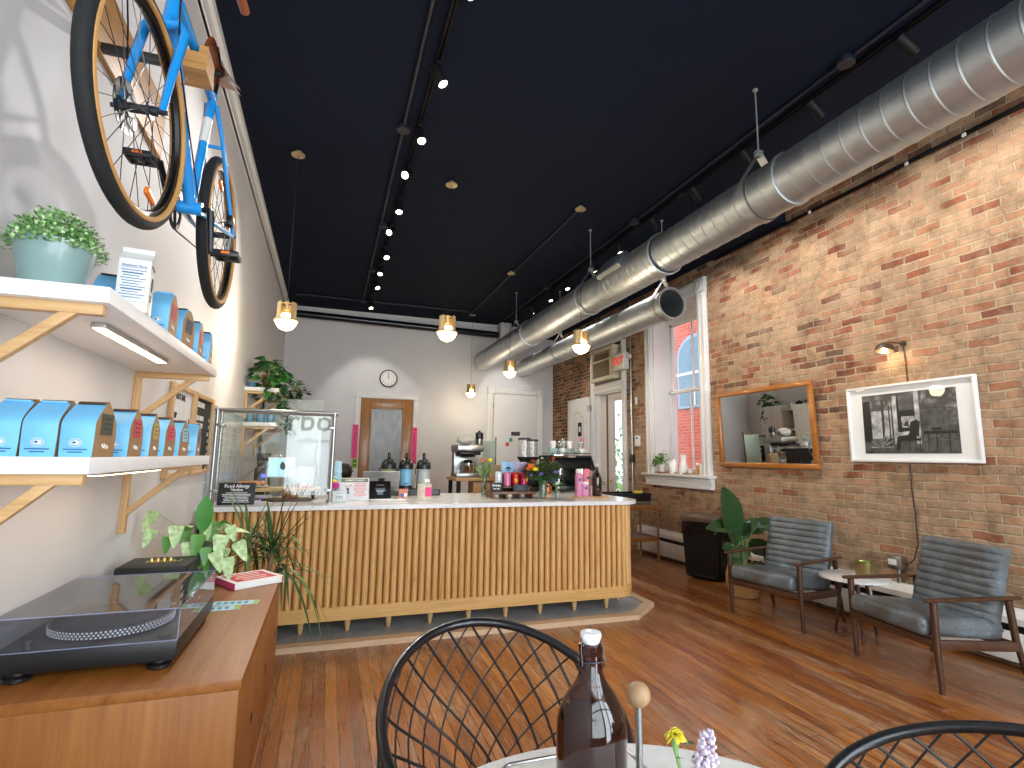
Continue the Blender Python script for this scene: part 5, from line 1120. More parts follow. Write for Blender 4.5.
# conduits painted like the ceiling
def conduit(label, pts, r, boxes, m=NAVY, name='conduit', cat='conduit'):
    o = V(pts[0]); t = thing(name, label, cat, o); b = MB(); b.M = Matrix.Translation(-o); b.tube(pts, r, 10); b.build('tube', m, t)
    for c in boxes:
        b = MB(); b.M = Matrix.Translation(-o); b.solid([(.055, -.025), (.06, -.02), (.06, .02)], c, 20); b.build('junction_box', m, t)
CN = mat('dark_conduit_paint', '121724', .5)
conduit('dark painted conduit along the ceiling left of the left track', [(.47, -1.4, ZC-.02), (.47, 9.95, ZC-.02)], .014, [(.47, 4.4, ZC-.026), (.5, 6.5, ZC-.026), (.5, 8.2, ZC-.026)], CN)
conduit('dark painted conduit crossing the ceiling near the back wall', [(-.69, 10.0, ZC-.05), (-.6, 10.0, ZC-.02), (2.5, 10.0, ZC-.02)], .016, [(.47, 10.0, ZC-.026)], CN)
conduit('dark painted conduit linking the pendant roses on the right', [(2.6, 5.3, ZC-.02), (2.58, 7.5, ZC-.02), (2.58, 10.05, ZC-.02)], .013, [(2.58, 10.05, ZC-.026)], CN)
conduit('dark painted conduit along the ceiling beside the right track', [(3.36, -1.4, ZC-.02), (3.36, 10.3, ZC-.02)], .014, [(3.36, 2.5, ZC-.026), (3.36, 5.3, ZC-.026), (3.36, 8.0, ZC-.026)], CN)
BP = mat('black_gloss_pipe', '14161c', .22)
b = MB(); b.cyl((XL+.02, 10.72, 4.09), (3.35, 10.72, 4.02), .07, n=24); tag(b.build('black_pipe', BP), 'thick black pipe along the top of the white back wall', 'pipe')
b = MB(); b.bx(3.95, XR, 4.35, YB, 4.06, ZC); struct('beam_right', b, NAVY)
b = MB(); b.bx(3.38, 3.62, 10.62, YB-.001, 3.95, ZC-.002, .004); struct('beam_back', b, WALLP)
t = thing('wall_rail', 'thin black rail with small clips high on the brick wall', 'rail', (XR-.03, 2.0, 4.035)); b = MB(); b.box((0, 0, 0), (.03, 7.0, .03), .003); b.build('rail', BLACKM, t)
for y_ in (-2.0, -.3, .55, 1.0, 2.0): b = MB(); b.box((-.018, y_, -.012), (.012, .03, .03), .003); b.build('clip', PAPER, t)
# ================================================================== brick wall side
o = V((XR+.12, 8.5, 3.1)); t = thing('air_conditioner', 'beige window air conditioner set in the panel over the back doorway', 'air conditioner', o); b = MB(); BEI = mat('beige_plastic', 'c9bfa6', .5); b.M = Matrix.Translation(-o)
y0, y1, z0, z1 = 8.02, 8.85, 2.8, 3.4
for a in ((y0, y1, z0, z0+.07), (y0, y1, z1-.06, z1), (y0, y0+.13, z0+.07, z1-.06), (y1-.05, y1, z0+.07, z1-.06)): b.bx(XR-.12, XR+.11, *a, .008)
b.bx(XR-.1, XR-.07, y0+.13, y1-.05, z0+.36, z0+.39, .004); b.build('case', BEI, t)
b = MB(); b.M = Matrix.Translation(-o); b.bx(XR-.06, XR+.1, y0+.13, y1-.05, z0+.07, z1-.06)
for i in range(22): b.bx(XR-.09, XR-.06, y0+.14+.033*i, y0+.148+.033*i, z0+.08, z0+.36)
for i in range(6): b.bx(XR-.09, XR-.06, y0+.13, y1-.05, z0+.4+.018*i, z0+.406+.018*i)
b.build('grille', mat('brown_grille', '8d8067', .6), t)
# exit sign
o = V((XR, 7.74, 3.03)); t = thing('exit_sign', 'white EXIT sign box with red letters beside the back doorway', 'exit sign', o); b = MB(); b.box((-.12, 0, 0), (.12, .31, .28), .01); b.box((-.03, .06, 0), (.058, .1, .12), .004); b.build('housing', mat('ivory_plastic', 'd9d6c8', .45), t)
b = MB(); b.text('EXIT', .17, face_T((-.182, 0, .005), R(-90)), 'CENTER', .001, .006); b.build('letters', emit('exit_red', 'd63a30', .6), t)
for s in (-1, 1):
    b = MB(); b.cyl((-.1, s*.155, .03), (-.1, s*.18, .05), .02); b.lathe([(.0001, -.045), (.03, -.04), (.045, 0), (.047, .012), (.0001, .012)], n=20, T=Matrix.Translation((-.1, s*.21, .06)) @ Matrix.Rotation(R(-70 if s > 0 else -110), 4, 'Y')); h = b.build('lamp_head', WHITE, t)
    b = MB(); b.solid([(.04, .012), (.03, .018)], n=20, T=Matrix.Translation((-.1, s*.21, .06)) @ Matrix.Rotation(R(-70 if s > 0 else -110), 4, 'Y')); b.build('lens', CHROME, h)
o = V((XR-.03, 7.585, 0)); t = thing('electrical_conduit', 'grey vertical conduit with a switch box between doorway and window', 'conduit', o); b = MB(); b.cyl((0, 0, .45), (0, 0, ZC-.02), .016); b.build('tube', STEEL, t); b = MB(); b.box((0, 0, 1.42), (.07, .09, .13), .008); b.build('switch_box', GREYM, t)
for z in (.9, 2.2, 3.5): b = MB(); b.box((.005, 0, z), (.03, .07, .02), .003); b.build('strap', STEEL, t)
o = V((XR, 7.44, 1.7)); t = thing('thermostat', 'white thermostat on the bricks left of the side window', 'thermostat', o); b = MB(); b.box((-.016, 0, 0), (.03, .14, .17), .008); b.build('case', WHITE, t); b = MB(); b.box((-.0325, .0, .045), (.003, .05, .03), .001); b.build('display', GREYM, t)
o = V((XR, 7.46, 2.35)); t = thing('door_sensor', 'small white sensor on the bricks above the thermostat', 'sensor', o); b = MB(); b.box((-.015, 0, 0), (.03, .06, .13), .012); b.build('case', WHITE, t)
# baseboard heater
o = V((XR-.05, 4.6, 0)); t = thing('baseboard_heater', 'long cream baseboard heater with a dark slot along the brick wall', 'heater', o); HW = mat('heater_cream', 'dedad2', .4)
b = MB(); b.M = Matrix.Translation(-o); Y0, Y1 = 1.2, 7.35
b.prism([(XR-.002, Y0, .3), (XR-.002, Y0, .4), (XR-.05, Y0, .4), (XR-.1, Y0, .345), (XR-.1, Y0, .3)], (0, Y1-Y0, 0)); b.bx(XR-.02, XR-.002, Y0, Y1, .03, .3); b.bx(XR-.105, XR-.09, Y0, Y1, .05, .25, .003)
for y_ in (Y0+.01, 3.6, 5.4, Y1-.01): b.bx(XR-.107, XR-.003, y_-.01, y_+.01, .03, .402, .002)
b.build('cover', HW, t); b = MB(); b.M = Matrix.Translation(-o); b.bx(XR-.085, XR-.03, Y0, Y1, .1, .29); b.build('fins', BLACKM, t)
b = MB(); b.bx(XR-.025, XR, YF, Y0-.01, 0, .12, .004); struct('baseboard_right', b, WALNUT)
# mirror
MIR = NT('mirror_silver'); MIR.set(Base_Color=(.86, .88, .87, 1), Metallic=1., Roughness=.01); FRW = wood('amber_frame_wood', 'a5672c', '7f4a1a', 'b97a38', 'Y', rough=.3, coat=.3)
o = V((XR, 4.8, 1.79)); t = thing('wall_mirror', 'wide mirror in an amber wood frame on the brick wall', 'mirror', o)
y0, y1, z0, z1 = 4.09-4.8, 5.52-4.8, 1.335-1.79, 2.25-1.79
b = MB()
for a in ((y0, y1, z0, z0+.055), (y0, y1, z1-.055, z1), (y0, y0+.055, z0+.055, z1-.055), (y1-.055, y1, z0+.055, z1-.055)): b.bx(-.045, -.004, *a, .008)
b.build('frame', FRW, t); b = MB(); b.bx(-.02, -.015, y0+.045, y1-.045, z0+.045, z1-.045); b.build('mirror_glass', MIR.m, t); t.rotation_euler = (0, -R(2.6), 0); t.location.x -= .022
# framed photograph
o = V((XR, 3.2, 1.762)); t = thing('framed_photograph', 'white-framed black and white photograph of people sitting outside a cafe', 'picture', o)
y0, y1, z0, z1 = -.54, .54, -.343, .343
b = MB()
for a in ((y0, y1, z0, z0+.022), (y0, y1, z1-.022, z1), (y0, y0+.022, z0+.022, z1-.022), (y1-.022, y1, z0+.022, z1-.022)): b.bx(-.04, -.004, *a, .003)
b.build('frame', WHITE, t); b = MB(); b.bx(-.016, -.01, y0+.02, y1-.02, z0+.02, z1-.02); b.build('mat_board', PAPER, t)
k = NT('photo_print'); v = k.coords((1, 1, 1)); f = k.noise(v, 9, 8, .75, .6); k.set(Base_Color=k.ramp(f, [(.36, (.012, .012, .012)), (.52, (.06, .06, .06)), (.62, (.2, .2, .2)), (.72, (.5, .5, .5))]), Roughness=.35)
b = MB(); p0, p1, q0, q1 = -.39, .4, -.268, .262; b.bx(-.018, -.0165, p0, p1, q0, q1); ph = b.build('photo', k.m, t)
W_, G_, D_, K_ = (mat('photo_tone_'+n_, c, .4, var=.75, vs=16) for n_, c in (('light', 'a9a9a9'), ('mid', '4b4b4b'), ('dark', '2a2a2a'), ('black', '0b0b0b')))
b = MB()
def pic(poly, mi): b.mi = mi; b.prism([(-.0185-.0004*len(b.bm.faces)/60, p1-(p1-p0)*u, q0+(q1-q0)*w) for u, w in poly], (-.0004, 0, 0))
def rc(u0, u1, w0, w1, mi): pic([(u0, w0), (u1, w0), (u1, w1), (u0, w1)], mi)
rc(0, 1, 0, .2, 1); rc(.1, .33, .25, .72, 0); rc(.62, .9, .25, .7, 1); rc(.38, .6, .2, .9, 3); rc(.35, .395, .15, .95, 0); rc(.585, .635, .15, 1, 0); rc(.42, .58, .7, .95, 1); rc(.44, .55, .42, .6, 0); rc(0, .09, .2, .9, 3); rc(.22, .25, .2, .9, 2); rc(.3, .315, .2, .8, 2)
pic([(.5, .27), (.61, .27), (.63, .5), (.58, .55), (.53, .5)], 3); pic([(.55, .27), (.55, .2), (.42, .2), (.4, .05), (.36, .05), (.38, .27)], 3); pic([(.53, .52), (.535, .58), (.56, .61), (.585, .58), (.58, .52)], 0); pic([(.36, .28), (.5, .3), (.52, .36), (.38, .34)], 0); pic([(.46, .45), (.48, .52), (.51, .52), (.52, .42)], 2)
rc(.48, .63, .2, .24, 3); rc(.5, .51, 0.03, .2, 3); rc(.61, .62, .02, .2, 3); rc(.66, .99, .3, .35, 3); rc(.7, .71, .03, .3, 3); rc(.78, .79, .03, .3, 3); rc(.9, .91, .03, .3, 3); rc(.74, .84, .36, .4, 3)
for i in range(9): a = pi*i/8; pic([(.2, .1), (.2+.13*cos(a), .12+.25*sin(a)), (.21+.13*cos(a), .1+.25*sin(a))], 0)
b.build('figures', [W_, G_, D_, K_], ph)
b = MB(); b.bx(-.034, -.0325, y0+.02, y1-.02, z0+.02, z1-.02); b.build('glazing', glass('picture_glass', refl=.2), t)
# picture lamp
LP = at(888, 349, x=XR-.17); BRZ = mat('dark_bronze', '5a4a3c', .4, .6)
o = V((XR, 3.19, 2.4)); t = thing('picture_lamp', 'bronze dome wall lamp above the framed photograph', 'wall lamp', o)
b = MB(); hp = V((-.16, .06, -.02)); b.lathe([(.0001, .075), (.036, .07), (.064, .045), (.076, 0), (.073, 0), (.061, .042), (.034, .065), (.0001, .07)], n=28, T=Matrix.Translation(hp) @ Matrix.Rotation(R(12), 4, 'Y')); b.build('shade', BRZ, t)
b = MB(); b.sph(hp+V((0, 0, .01)), .022, n=14); b.build('bulb', emit('lamp_bulb', 'ffd9a0', 22), t)
b = MB(); b.tube([hp+V((0, 0, .073)), hp+V((.05, -.02, .08)), V((-.02, 0, .05)), V((0, 0, .05))], .006); b.cyl((-.012, 0, .05), (0, 0, .05), .025); b.tube([(-.008, 0, .05), (-.008, -.005, -.1), (-.006, -.012, -.32)], .005, 6); b.build('arm_and_cord', BRZ, t)
l = bpy.data.lights.new('picture_lamp_light', 'POINT'); l.energy = 2.5; l.color = (1, .82, .56); l.shadow_soft_size = .02; lo = bpy.data.objects.new('picture_lamp_light', l); COL.objects.link(lo); lo.location = o+hp+V((0, 0, -.03))
# power cord and outlet box
t = thing('power_cord', 'dark cord hanging from the photograph to the metal outlet box', 'cord', (XR-.01, 3.2, 1.41)); b = MB(); o = V((XR-.01, 3.2, 1.41))
cp = [at(910, 464, x=XR-.012), at(912, 490, x=XR-.012), at(916, 520, x=XR-.012), at(918, 545, x=XR-.012), at(914, 560, x=XR-.02), at(907, 565, x=XR-.05), at(900, 561, x=XR-.08)]
b.M = Matrix.Translation(-o); b.tube(cp, .0055, 8); b.build('cable', mat('brown_cord', '3a231d', .6), t)
oc = at(897, 562, x=XR-.05); t = thing('outlet_box', 'grey metal outlet box on a short pipe behind the near armchair', 'outlet', (oc.x, oc.y, .4)); z_ = oc.z-.4
b = MB(); b.box((0, 0, z_), (.07, .12, .11), .01); b.build('box', STEEL, t); b = MB(); b.cyl((.01, 0, 0), (.01, 0, z_-.05), .016); b.build('pipe', STEEL, t); b = MB(); b.box((-.037, .015, z_), (.006, .07, .05), .002); b.build('face_plate', WHITE, t)
# ---------------------------------------------------------------- armchairs
k = NT('worn_blue_grey_leather'); v = k.coords(); f = k.noise(v, 3.2, 7, .7, .8); f2 = k.noise(v, 16, 5, .7)
k.set(Base_Color=k.mix(.5, k.ramp(f, [(.34, '4b4947'), (.5, '5b6063'), (.66, '73818b')]), k.ramp(f2, [(.3, (.7, .7, .7)), (.7, (1.25, 1.25, 1.25))]), 'MULTIPLY'), Roughness=k.ramp(f2, [(.3, (.32, .32, .32)), (.7, (.5, .5, .5))]), Coat_Weight=.1); k.bump(f2, .12, .004); LEA = k.m
def armchair(label, loc, rz):
    """faces local -Y; front legs stand at y = 0"""
    t = thing('armchair', label, 'armchair', loc, rz, 'blue-grey leather armchairs')
    W = .335
    for s in (-1, 1):
        b = MB(); x_ = s*W
        b.tube([(x_, .01, 0), (x_, 0, .3), (x_, 0, .545)], [.015, .021, .022], 10); b.build('leg', WALNUT, t)
        b = MB(); b.tube([(x_, .66, 0), (x_, .585, .3), (x_, .56, .545)], [.014, .021, .022], 10); b.build('leg', WALNUT, t)
        b = MB()
        def arm(u, v):
            w = .022+.014*sin(pi*min(1, v*1.15))**.7*(1 if v < .75 else .9); a = 2*pi*u; y_ = -.055+.7*v
            return V((x_+w*cos(a), y_, .556+.012*sin(a)+.012*v*0))
        b.grid(arm, 14, 16, True); b.sph((x_, -.055, .556), .02, (1, .6, .55), 12); b.sph((x_, .645, .556), .018, (1.2, .6, .6), 12); b.build('armrest', WALNUTY, t)
        b = MB(); b.box((x_, .29, .275), (.03, .6, .06), .006, rot=(R(-3), 0, 0)); b.build('side_rail', WALNUTY, t)
    b = MB(); b.box((0, .0, .29), (2*W, .03, .05), .005); b.build('front_rail', WALNUTY, t); b = MB(); b.box((0, .58, .26), (2*W, .03, .05), .005); b.build('rear_rail', WALNUTY, t)
    b = MB()     # seat cushion: softly domed, drops to the back
    b.box((0, .25, .365), (.6, .62, .125), .04, rot=(R(-5), 0, 0), seg=4); b.box((0, .25, .37), (.604, .6, .02), .008, rot=(R(-5), 0, 0)); b.build('seat_cushion', LEA, t)
    b = MB(); T = Matrix.Translation((0, .5, .38)) @ Matrix.Rotation(R(-17), 4, 'X'); b.M = T; nch = 9; hh = .5; tk = .055
    def prof(v):
        f = (v*nch) % 1; return tk*(.8+.2*min(1, (sin(pi*f)+1e-4))**.5)
    def fr_(u, v): e = min(1, u*14, (1-u)*14)**.5; return V((.3*(2*u-1), -prof(v)*(.5+.5*e)*(1 if .02 < v < .985 else .7), hh*v))
    b.grid(fr_, 28, nch*8); b.grid(lambda u, v: V((.3*(1-2*u), tk*.9*(.5+.5*min(1, u*14, (1-u)*14)**.5), hh*v)), 28, 20)
    for uu in (0, 1): b.grid(lambda u, v: V(((.3*(2*uu-1)), -prof(v)*.5*(1-u)+tk*.45*u, hh*v)), 2, nch*8)
    b.grid(lambda u, v: (lambda p, q: p*(1-v)+q*v)(fr_(u, 1.0), V((.3*(2*u-1), tk*.9*(.5+.5*min(1, u*14, (1-u)*14)**.5), hh))), 28, 3)
    b.build('back_cushion', LEA, t, sharp=60)
    return t
def place(fl, fr_):   # local -X end is the leg on the sitter's right: the far one seen from the camera
    m = (V(fl)+V(fr_))/2; d = (V(fr_)-V(fl)); return m, math.atan2(d.y, d.x)
m_, a_ = place((3.66, 4.24, 0), (3.81, 3.58, 0)); armchair('blue-grey leather armchair with wooden arms beside the basket plant', m_, a_)
m_, a_ = place((3.79, 3.1, 0), (3.67, 2.44, 0)); armchair('blue-grey leather armchair below the photograph, nearer to the camera', m_, a_)
# side table and planter
k = NT('white_marble'); v = k.coords(); k.set(Base_Color=k.ramp(k.noise(v, 6, 8, .6, 2.), [(.4, 'ecebea'), (.55, 'dcdad8'), (.62, 'f0efee')]), Roughness=.2); MARB = k.m
t = thing('side_table', 'round white marble side table between the two armchairs', 'table', (4.2, 3.4, 0)); b = MB(); b.solid([(.24, .455), (.26, .46), (.26, .475), (.25, .48)], n=48); b.build('table_top', MARB, t)
b = MB(); 0
for i in range(3): a = 2*pi*i/3+1.9; b = MB(); b.tube([(.1*cos(a), .1*sin(a), .455), (.17*cos(a), .17*sin(a), 0)], [.015, .011], 8); b.build('leg', WALNUT, t)
b = MB(); b.box((0, 0, .44), (.3, .05, .03), .004); b.box((0, 0, .44), (.05, .3, .03), .004); b.build('frame', WALNUT, t)
pp = at(873, 577, z=.49); pp.x = min(max(pp.x, 4.1), 4.3)
t = thing('saucer', 'white saucer under the brass planter on the marble table', 'saucer', (4.24, 3.33, .4805)); b = MB(); b.lathe([(.0001, .002), (.08, .002), (.1, .012), (.1, .014), (.08, .006), (.0001, .006)], n=32); b.build('dish', PLATE, t)
t = thing('brass_planter', 'small brass planter with a low green plant on the marble side table', 'potted plant', (4.24, 3.33, .4875)); b = MB(); b.solid([(.068, 0), (.07, .004), (.074, .115), (.071, .115), (.066, .095)], n=32); b.build('pot', mat('dull_brass', '9c8a58', .35, .9), t); b = MB(); b.solid([(.06, .09), (.06, .094)], n=20); b.build('soil', SOIL, t)
b = MB()
for q in range(70): a = random.uniform(0, 2*pi); r = .05*random.random()**.5; b.leaf((r*cos(a), r*sin(a), .092), (cos(a), sin(a), random.uniform(.5, 2)), random.uniform(.03, .055), .018, nl=3)
b.build('leaves', mat('succulent_green', '6a9a45', .45, var=.3, vs=40), t)
# trash bin
t = thing('trash_bin', 'black slim trash bin with brown lid by the brick wall', 'trash bin', (4.5, 5.56, 0), math.atan2(5.24-5.63, 4.49-4.26)); t.location = ((4.26+4.49)/2+.1, (5.63+5.24)/2+.07, 0); t.location.x -= .06; t.scale = (1.04, .9, 1.06)
b = MB(); w0, d0, w1, d1, h = .2, .15, .235, .185, .62
vs = [(-w0, -d0, .02), (w0, -d0, .02), (w0, d0, .02), (-w0, d0, .02), (-w1, -d1, h), (w1, -d1, h), (w1, d1, h), (-w1, d1, h)]
b.add(vs, [(0, 3, 2, 1), (4, 5, 6, 7), (0, 1, 5, 4), (1, 2, 6, 5), (2, 3, 7, 6), (3, 0, 4, 7)]); bmesh.ops.bevel(b.bm, geom=b.bm.edges[:], offset=.02, segments=2, affect='EDGES'); b.box((0, -d0-.012, .045), (.28, .03, .03), .008); b.build('bin', mat('black_bin_plastic', '0e0e10', .45), t)
b = MB()
def bag(u, v): a = 2*pi*u; q = (abs(cos(a))**4+abs(sin(a))**4)**-.25; k_ = 1+.03*sin(a*9+v*5)+.03*sin(a*17); return V((w1*1.05*cos(a)*q*k_, d1*1.07*sin(a)*q*k_, h+.015-.14*v-.02*sin(a*5)*v))
b.grid(bag, 60, 8, True); b.build('bin_liner', mat('black_liner', '0c0c0e', .25, bump=.2), t)
b = MB(); b.box((0, 0, h+.045), (2*w1+.012, 2*d1+.012, .07), .012); b.box((0, 0, h+.085), (2*w1-.06, 2*d1-.06, .02), .008); b.build('lid', mat('brown_steel_lid', '75665c', .3, .5), t)
# basket plant
BX, BY = 4.25, 4.72
t = thing('basket_plant', 'large broad-leaved plant in a woven basket beside the far armchair', 'potted plant', (BX, BY, 0)); BASK = mat('woven_seagrass', 'c79f66', .8, var=.3, vs=70, bump=.6, stretch=(1, 1, 3))
b = MB(); prof = [(.13, 0)]+[(.145+.03*sin(pi*min(1, i/15))+.004*(i % 2), .005+.022*i) for i in range(15)]+[(.14, .32), (.135, .25)]; b.solid(prof, n=40); b.build('basket', BASK, t)
for s in (-1, 1):
    b = MB(); a = R(215) if s < 0 else R(35); c = V((.155*cos(a), .155*sin(a), .3)); sd = V((-sin(a), cos(a), 0)); b.tube([c+sd*.06*cos(q)+V((.03*cos(a), .03*sin(a), 0))*sin(q)+V((0, 0, .1*sin(q))) for q in [pi*i/10 for i in range(11)]], .013, 8); b.build('handle', BASK, t)
b = MB(); b.solid([(.135, .26), (.135, .265)], n=20); b.build('soil', SOIL, t)
GL = mat('glossy_banana_leaf', '35522c', .3, var=.4, vs=9, coat=.15, stretch=(1, 1, 5)); PET = mat('petiole', '6d9a58', .5)
for (st_, base, tip, W_, tw) in (((735, 590), (736, 545), (722, 476), .27, .5), ((737, 590), (738, 530), (706, 520), .16, .3), ((742, 590), (742, 540), (757, 514), .17, -.5), ((745, 590), (752, 528), (775, 519), .15, .2), ((745, 590), (750, 540), (769, 551), .17, .4), ((738, 590), (739, 545), (742, 562), .2, .1), ((738, 590), (733, 548), (722, 545), .1, .2), ((748, 590), (755, 563), (760, 566), .12, .1), ((740, 590), (745, 532), (764, 524), .18, -.2), ((743, 590), (748, 548), (760, 545), .16, .5), ((736, 590), (737, 548), (728, 560), .15, -.2), ((740, 590), (742, 535), (750, 520), .14, -.3)):
    oo = V((BX, BY, 0)); p0 = V((random.uniform(-.04, .04), random.uniform(-.04, .04), .26)); p1 = at(*base, y=BY-.02+random.uniform(-.05, .05))-oo; p2 = at(*tip, y=BY-.1+random.uniform(-.08, .05))-oo
    b = MB(); b.tube([p0, p0.lerp(p1, .6)+V((0, 0, .03)), p1], [.012, .009, .006], 8); d = p2-p1; b.mi = 1; b.leaf(p1, d, d.length*1.05, W_, up=(-.55, -.75, .35), nl=12, shape='oval', droop=.15, fold=.4, twist=tw); b.tube([p1+d*(i/8)+V((-.004, -.006, 0)) for i in range(8)], .004, 5); b.build('leaf', [PET, GL], t)
# bar cart with a black tray
t = thing('bar_cart', 'walnut bar cart with two shelves behind the counter end', 'cart', (4.12, 6.85, 0)); CW = wood('cart_wood', '8d5527', '6b3d18', 'a0662f', 'X', rough=.35, coat=.15)
X0, X1, Y0, Y1 = -.4, .36, -.25, .2
for x_ in (X0, X1):
    for y_ in (Y0, Y1): b = MB(); b.tube([(x_, y_, .05), (x_, y_, .82)], .015, 10); lg = b.build('leg', CW, t); b = MB(); b.cyl((x_-.012, y_, .025), (x_+.012, y_, .025), .025, n=16); b.cyl((x_, y_, .025), (x_, y_, .06), .008); b.build('caster', BRASS, lg)
for z in (.74, .3):
    b = MB(); b.bx(X0, X1, Y0, Y1, z-.012, z, .002); b.bx(X0, X1, Y0-.008, Y0+.008, z-.03, z+.03, .002); b.bx(X0, X1, Y1-.008, Y1+.008, z-.03, z+.03, .002); b.bx(X0-.008, X0+.008, Y0, Y1, z-.03, z+.03, .002); b.bx(X1-.008, X1+.008, Y0, Y1, z-.03, z+.03, .002); b.build('shelf', CW, t)
b = MB(); b.bx(X0, X1, Y0+.012, Y0+.016, .77, .82); b.bx(X0, X1, Y0+.012, Y0+.016, .33, .42); b.build('glass_rail', CLR, t)
b = MB(); b.cyl((X0, Y0, .815), (X1, Y0, .815), .005); b.build('rail', BRASS, t)
t = thing('crate', 'black plastic crate on top of the bar cart', 'crate', (4.08, 6.85, .7405)); b = MB(); w, d, h = .33, .19, .19
for a in ((-w, w, -d, -d+.012, 0, h), (-w, w, d-.012, d, 0, h), (-w, -w+.012, -d, d, 0, h), (w-.012, w, -d, d, 0, h), (-w, w, -d, d, 0, .01), (-w-.012, w+.012, -d-.012, -d+.012, h-.02, h), (-w-.012, w+.012, d-.012, d+.012, h-.02, h), (-w-.012, -w+.012, -d, d, h-.02, h), (w-.012, w+.012, -d, d, h-.02, h)): b.bx(*a, .002)
b.build('bin', BLACKP, t); b = MB(); b.bx(-w+.014, w-.014, -d+.014, d-.014, .011, .15); b.build('false_floor', BLACKP, t)
LEM = mat('lemon_peel', 'e8cf3a', .45, bump=.2, vs=90)
for i, (x_, y_, lab) in enumerate(((.2, -.06, 'left of the three lemons in the black crate'), (.27, -.02, 'right of the three lemons in the black crate'), (.22, .05, 'rear of the three lemons in the black crate'))):
    t = thing('lemon', lab, 'lemon', (4.08+x_, 6.85+y_, .7405+.151), .7*i, 'lemons in the crate'); b = MB(); b.sph((0, 0, .033), .033, (1.25, 1, 1), 14); b.cyl((.038, 0, .033), (.049, 0, .033), .008, .004); b.cyl((-.038, 0, .033), (-.046, 0, .033), .007, .003); b.build('fruit', LEM, t)
# things on the window sill
SZ = WZ0-.0195
t = pothos('sill_plant', 'small green plant in a white pot on a terracotta saucer, window sill', (XR+.0, 6.82, SZ+.02), PLATE, .058, .11, 34, .14, [GREEN, GREENL], .03, .085, tall=.16, up=(pi/2, -pi/2, pi, pi+.6, -1.2))
t = thing('terracotta_saucer', 'terracotta saucer under the window sill plant', 'saucer', (XR+.0, 6.82, SZ)); b = MB(); b.solid([(.07, 0), (.085, .018), (.08, .02), (.07, .0195)], n=28); b.build('dish', TERRA, t)
PORC = mat('white_porcelain', 'efeeec', .25, coat=.3)
cyl_thing('canister', 'squat white lidded jar on the window sill beside the plant', 'jar', (XR+.04, 6.58, SZ), [('jar', [(.06, 0), (.068, .01), (.068, .15), (.06, .165)], PORC), ('lid', [(.064, .165), (.064, .18), (.02, .188), (.014, .21)], PORC)])
cyl_thing('white_pitcher', 'tall tapered white pitcher in the middle of the window sill', 'pitcher', (XR+.05, 6.37, SZ), [('body', [(.055, 0), (.062, .01), (.055, .1), (.04, .2), (.048, .27), (.044, .27), (.036, .2)], PORC)])
cyl_thing('small_dish', 'low white dish on the window sill right of the pitcher', 'dish', (XR+.04, 6.2, SZ), [('dish', [(.03, 0), (.05, .04), (.055, .06), (.05, .06), (.03, .01)], PORC)])
cyl_thing('amber_bottle', 'small amber bottle near the right end of the window sill', 'bottle', (XR+.03, 6.05, SZ), [('bottle', [(.022, 0), (.024, .01), (.024, .11), (.012, .13)], mat('amber_plastic', 'b98a4e', .3)), ('cap', [(.012, .13), (.013, .155), (.008, .16)], PORC)])
cyl_thing('white_mug', 'white cup at the right end of the window sill', 'cup', (XR+.03, 5.95, SZ), [('cup', [(.035, 0), (.04, .01), (.042, .15), (.038, .15), (.034, .02)], PORC)])
# ---------------------------------------------------------------- back wall
cl = at(388.5, 378.5, y=YB-.02); o = V((cl.x, YB, cl.z)); t = thing('wall_clock', 'round silver-rimmed wall clock above the back wood door', 'clock', o)
TB = Matrix.Rotation(R(90), 4, 'X'); b = MB(); b.lathe([(.155, .0), (.178, .01), (.178, .035), (.165, .045), (.155, .03)], n=48, T=TB); b.build('rim', mat('dark_chrome', '7c7d80', .25, .9), t)
b = MB(); b.solid([(.158, .012), (.158, .02)], n=40, T=TB); b.build('face', PAPER, t)
b = MB()
for i in range(12): a = pi/6*i; b.text(str(12 if i == 0 else i), .036, TB @ Matrix.Translation((.122*sin(a), .122*cos(a), .0215)))
b.build('numerals', INK, t); b = MB(); b.box((.0, -.024, .06), (.008, .003, .12)); b.box((.002, -.026, .04), (.012, .003, .085)); b.build('hands', INK, t)
for s, (u, v0, v1, lab) in enumerate(((356, 424.5, 458, 'pink lettered strip on the left side of the wood door frame'), (415, 427.5, 464, 'pink lettered strip on the right side of the wood door frame'))):
    p0, p1 = at(u-1, v0, y=YB-.05), at(u-1, v1, y=YB-.05); c = (p0+p1)/2; t = thing('pink_sign', lab, 'sign', (c.x, YB-.05, c.z)); b = MB(); h = (p0-p1).length; b.box((0, 0, 0), (.11, .004, h)); pn = b.build('paper', HOT, t)
    b = MB(); word = ('STAFF ONLY', 'NO RESTROOM')[s]
    for i, ch in enumerate(word.replace(' ', '')): b.text(ch, .075, Matrix.Translation((0, -.003, h/2-.05-i*(h-.09)/(len(word)-2))) @ TX)
    b.build('letters', mat('dark_magenta_ink', '8a2046', .6), pn)
c = at(354.5, 463, y=YB-.05); t = thing('green_sign', 'small green notice under the left pink strip by the wood door', 'sign', (c.x, YB-.05, c.z)); b = MB(); b.box((0, 0, 0), (.1, .004, .19)); b.mi = 1; b.box((0, -.003, .04), (.06, .001, .05)); b.box((0, -.003, -.045), (.06, .001, .05)); b.build('paper', [mat('lime_paper', '94b85a', .7), mat('dark_green_ink', '4d7a2c', .7)], t)
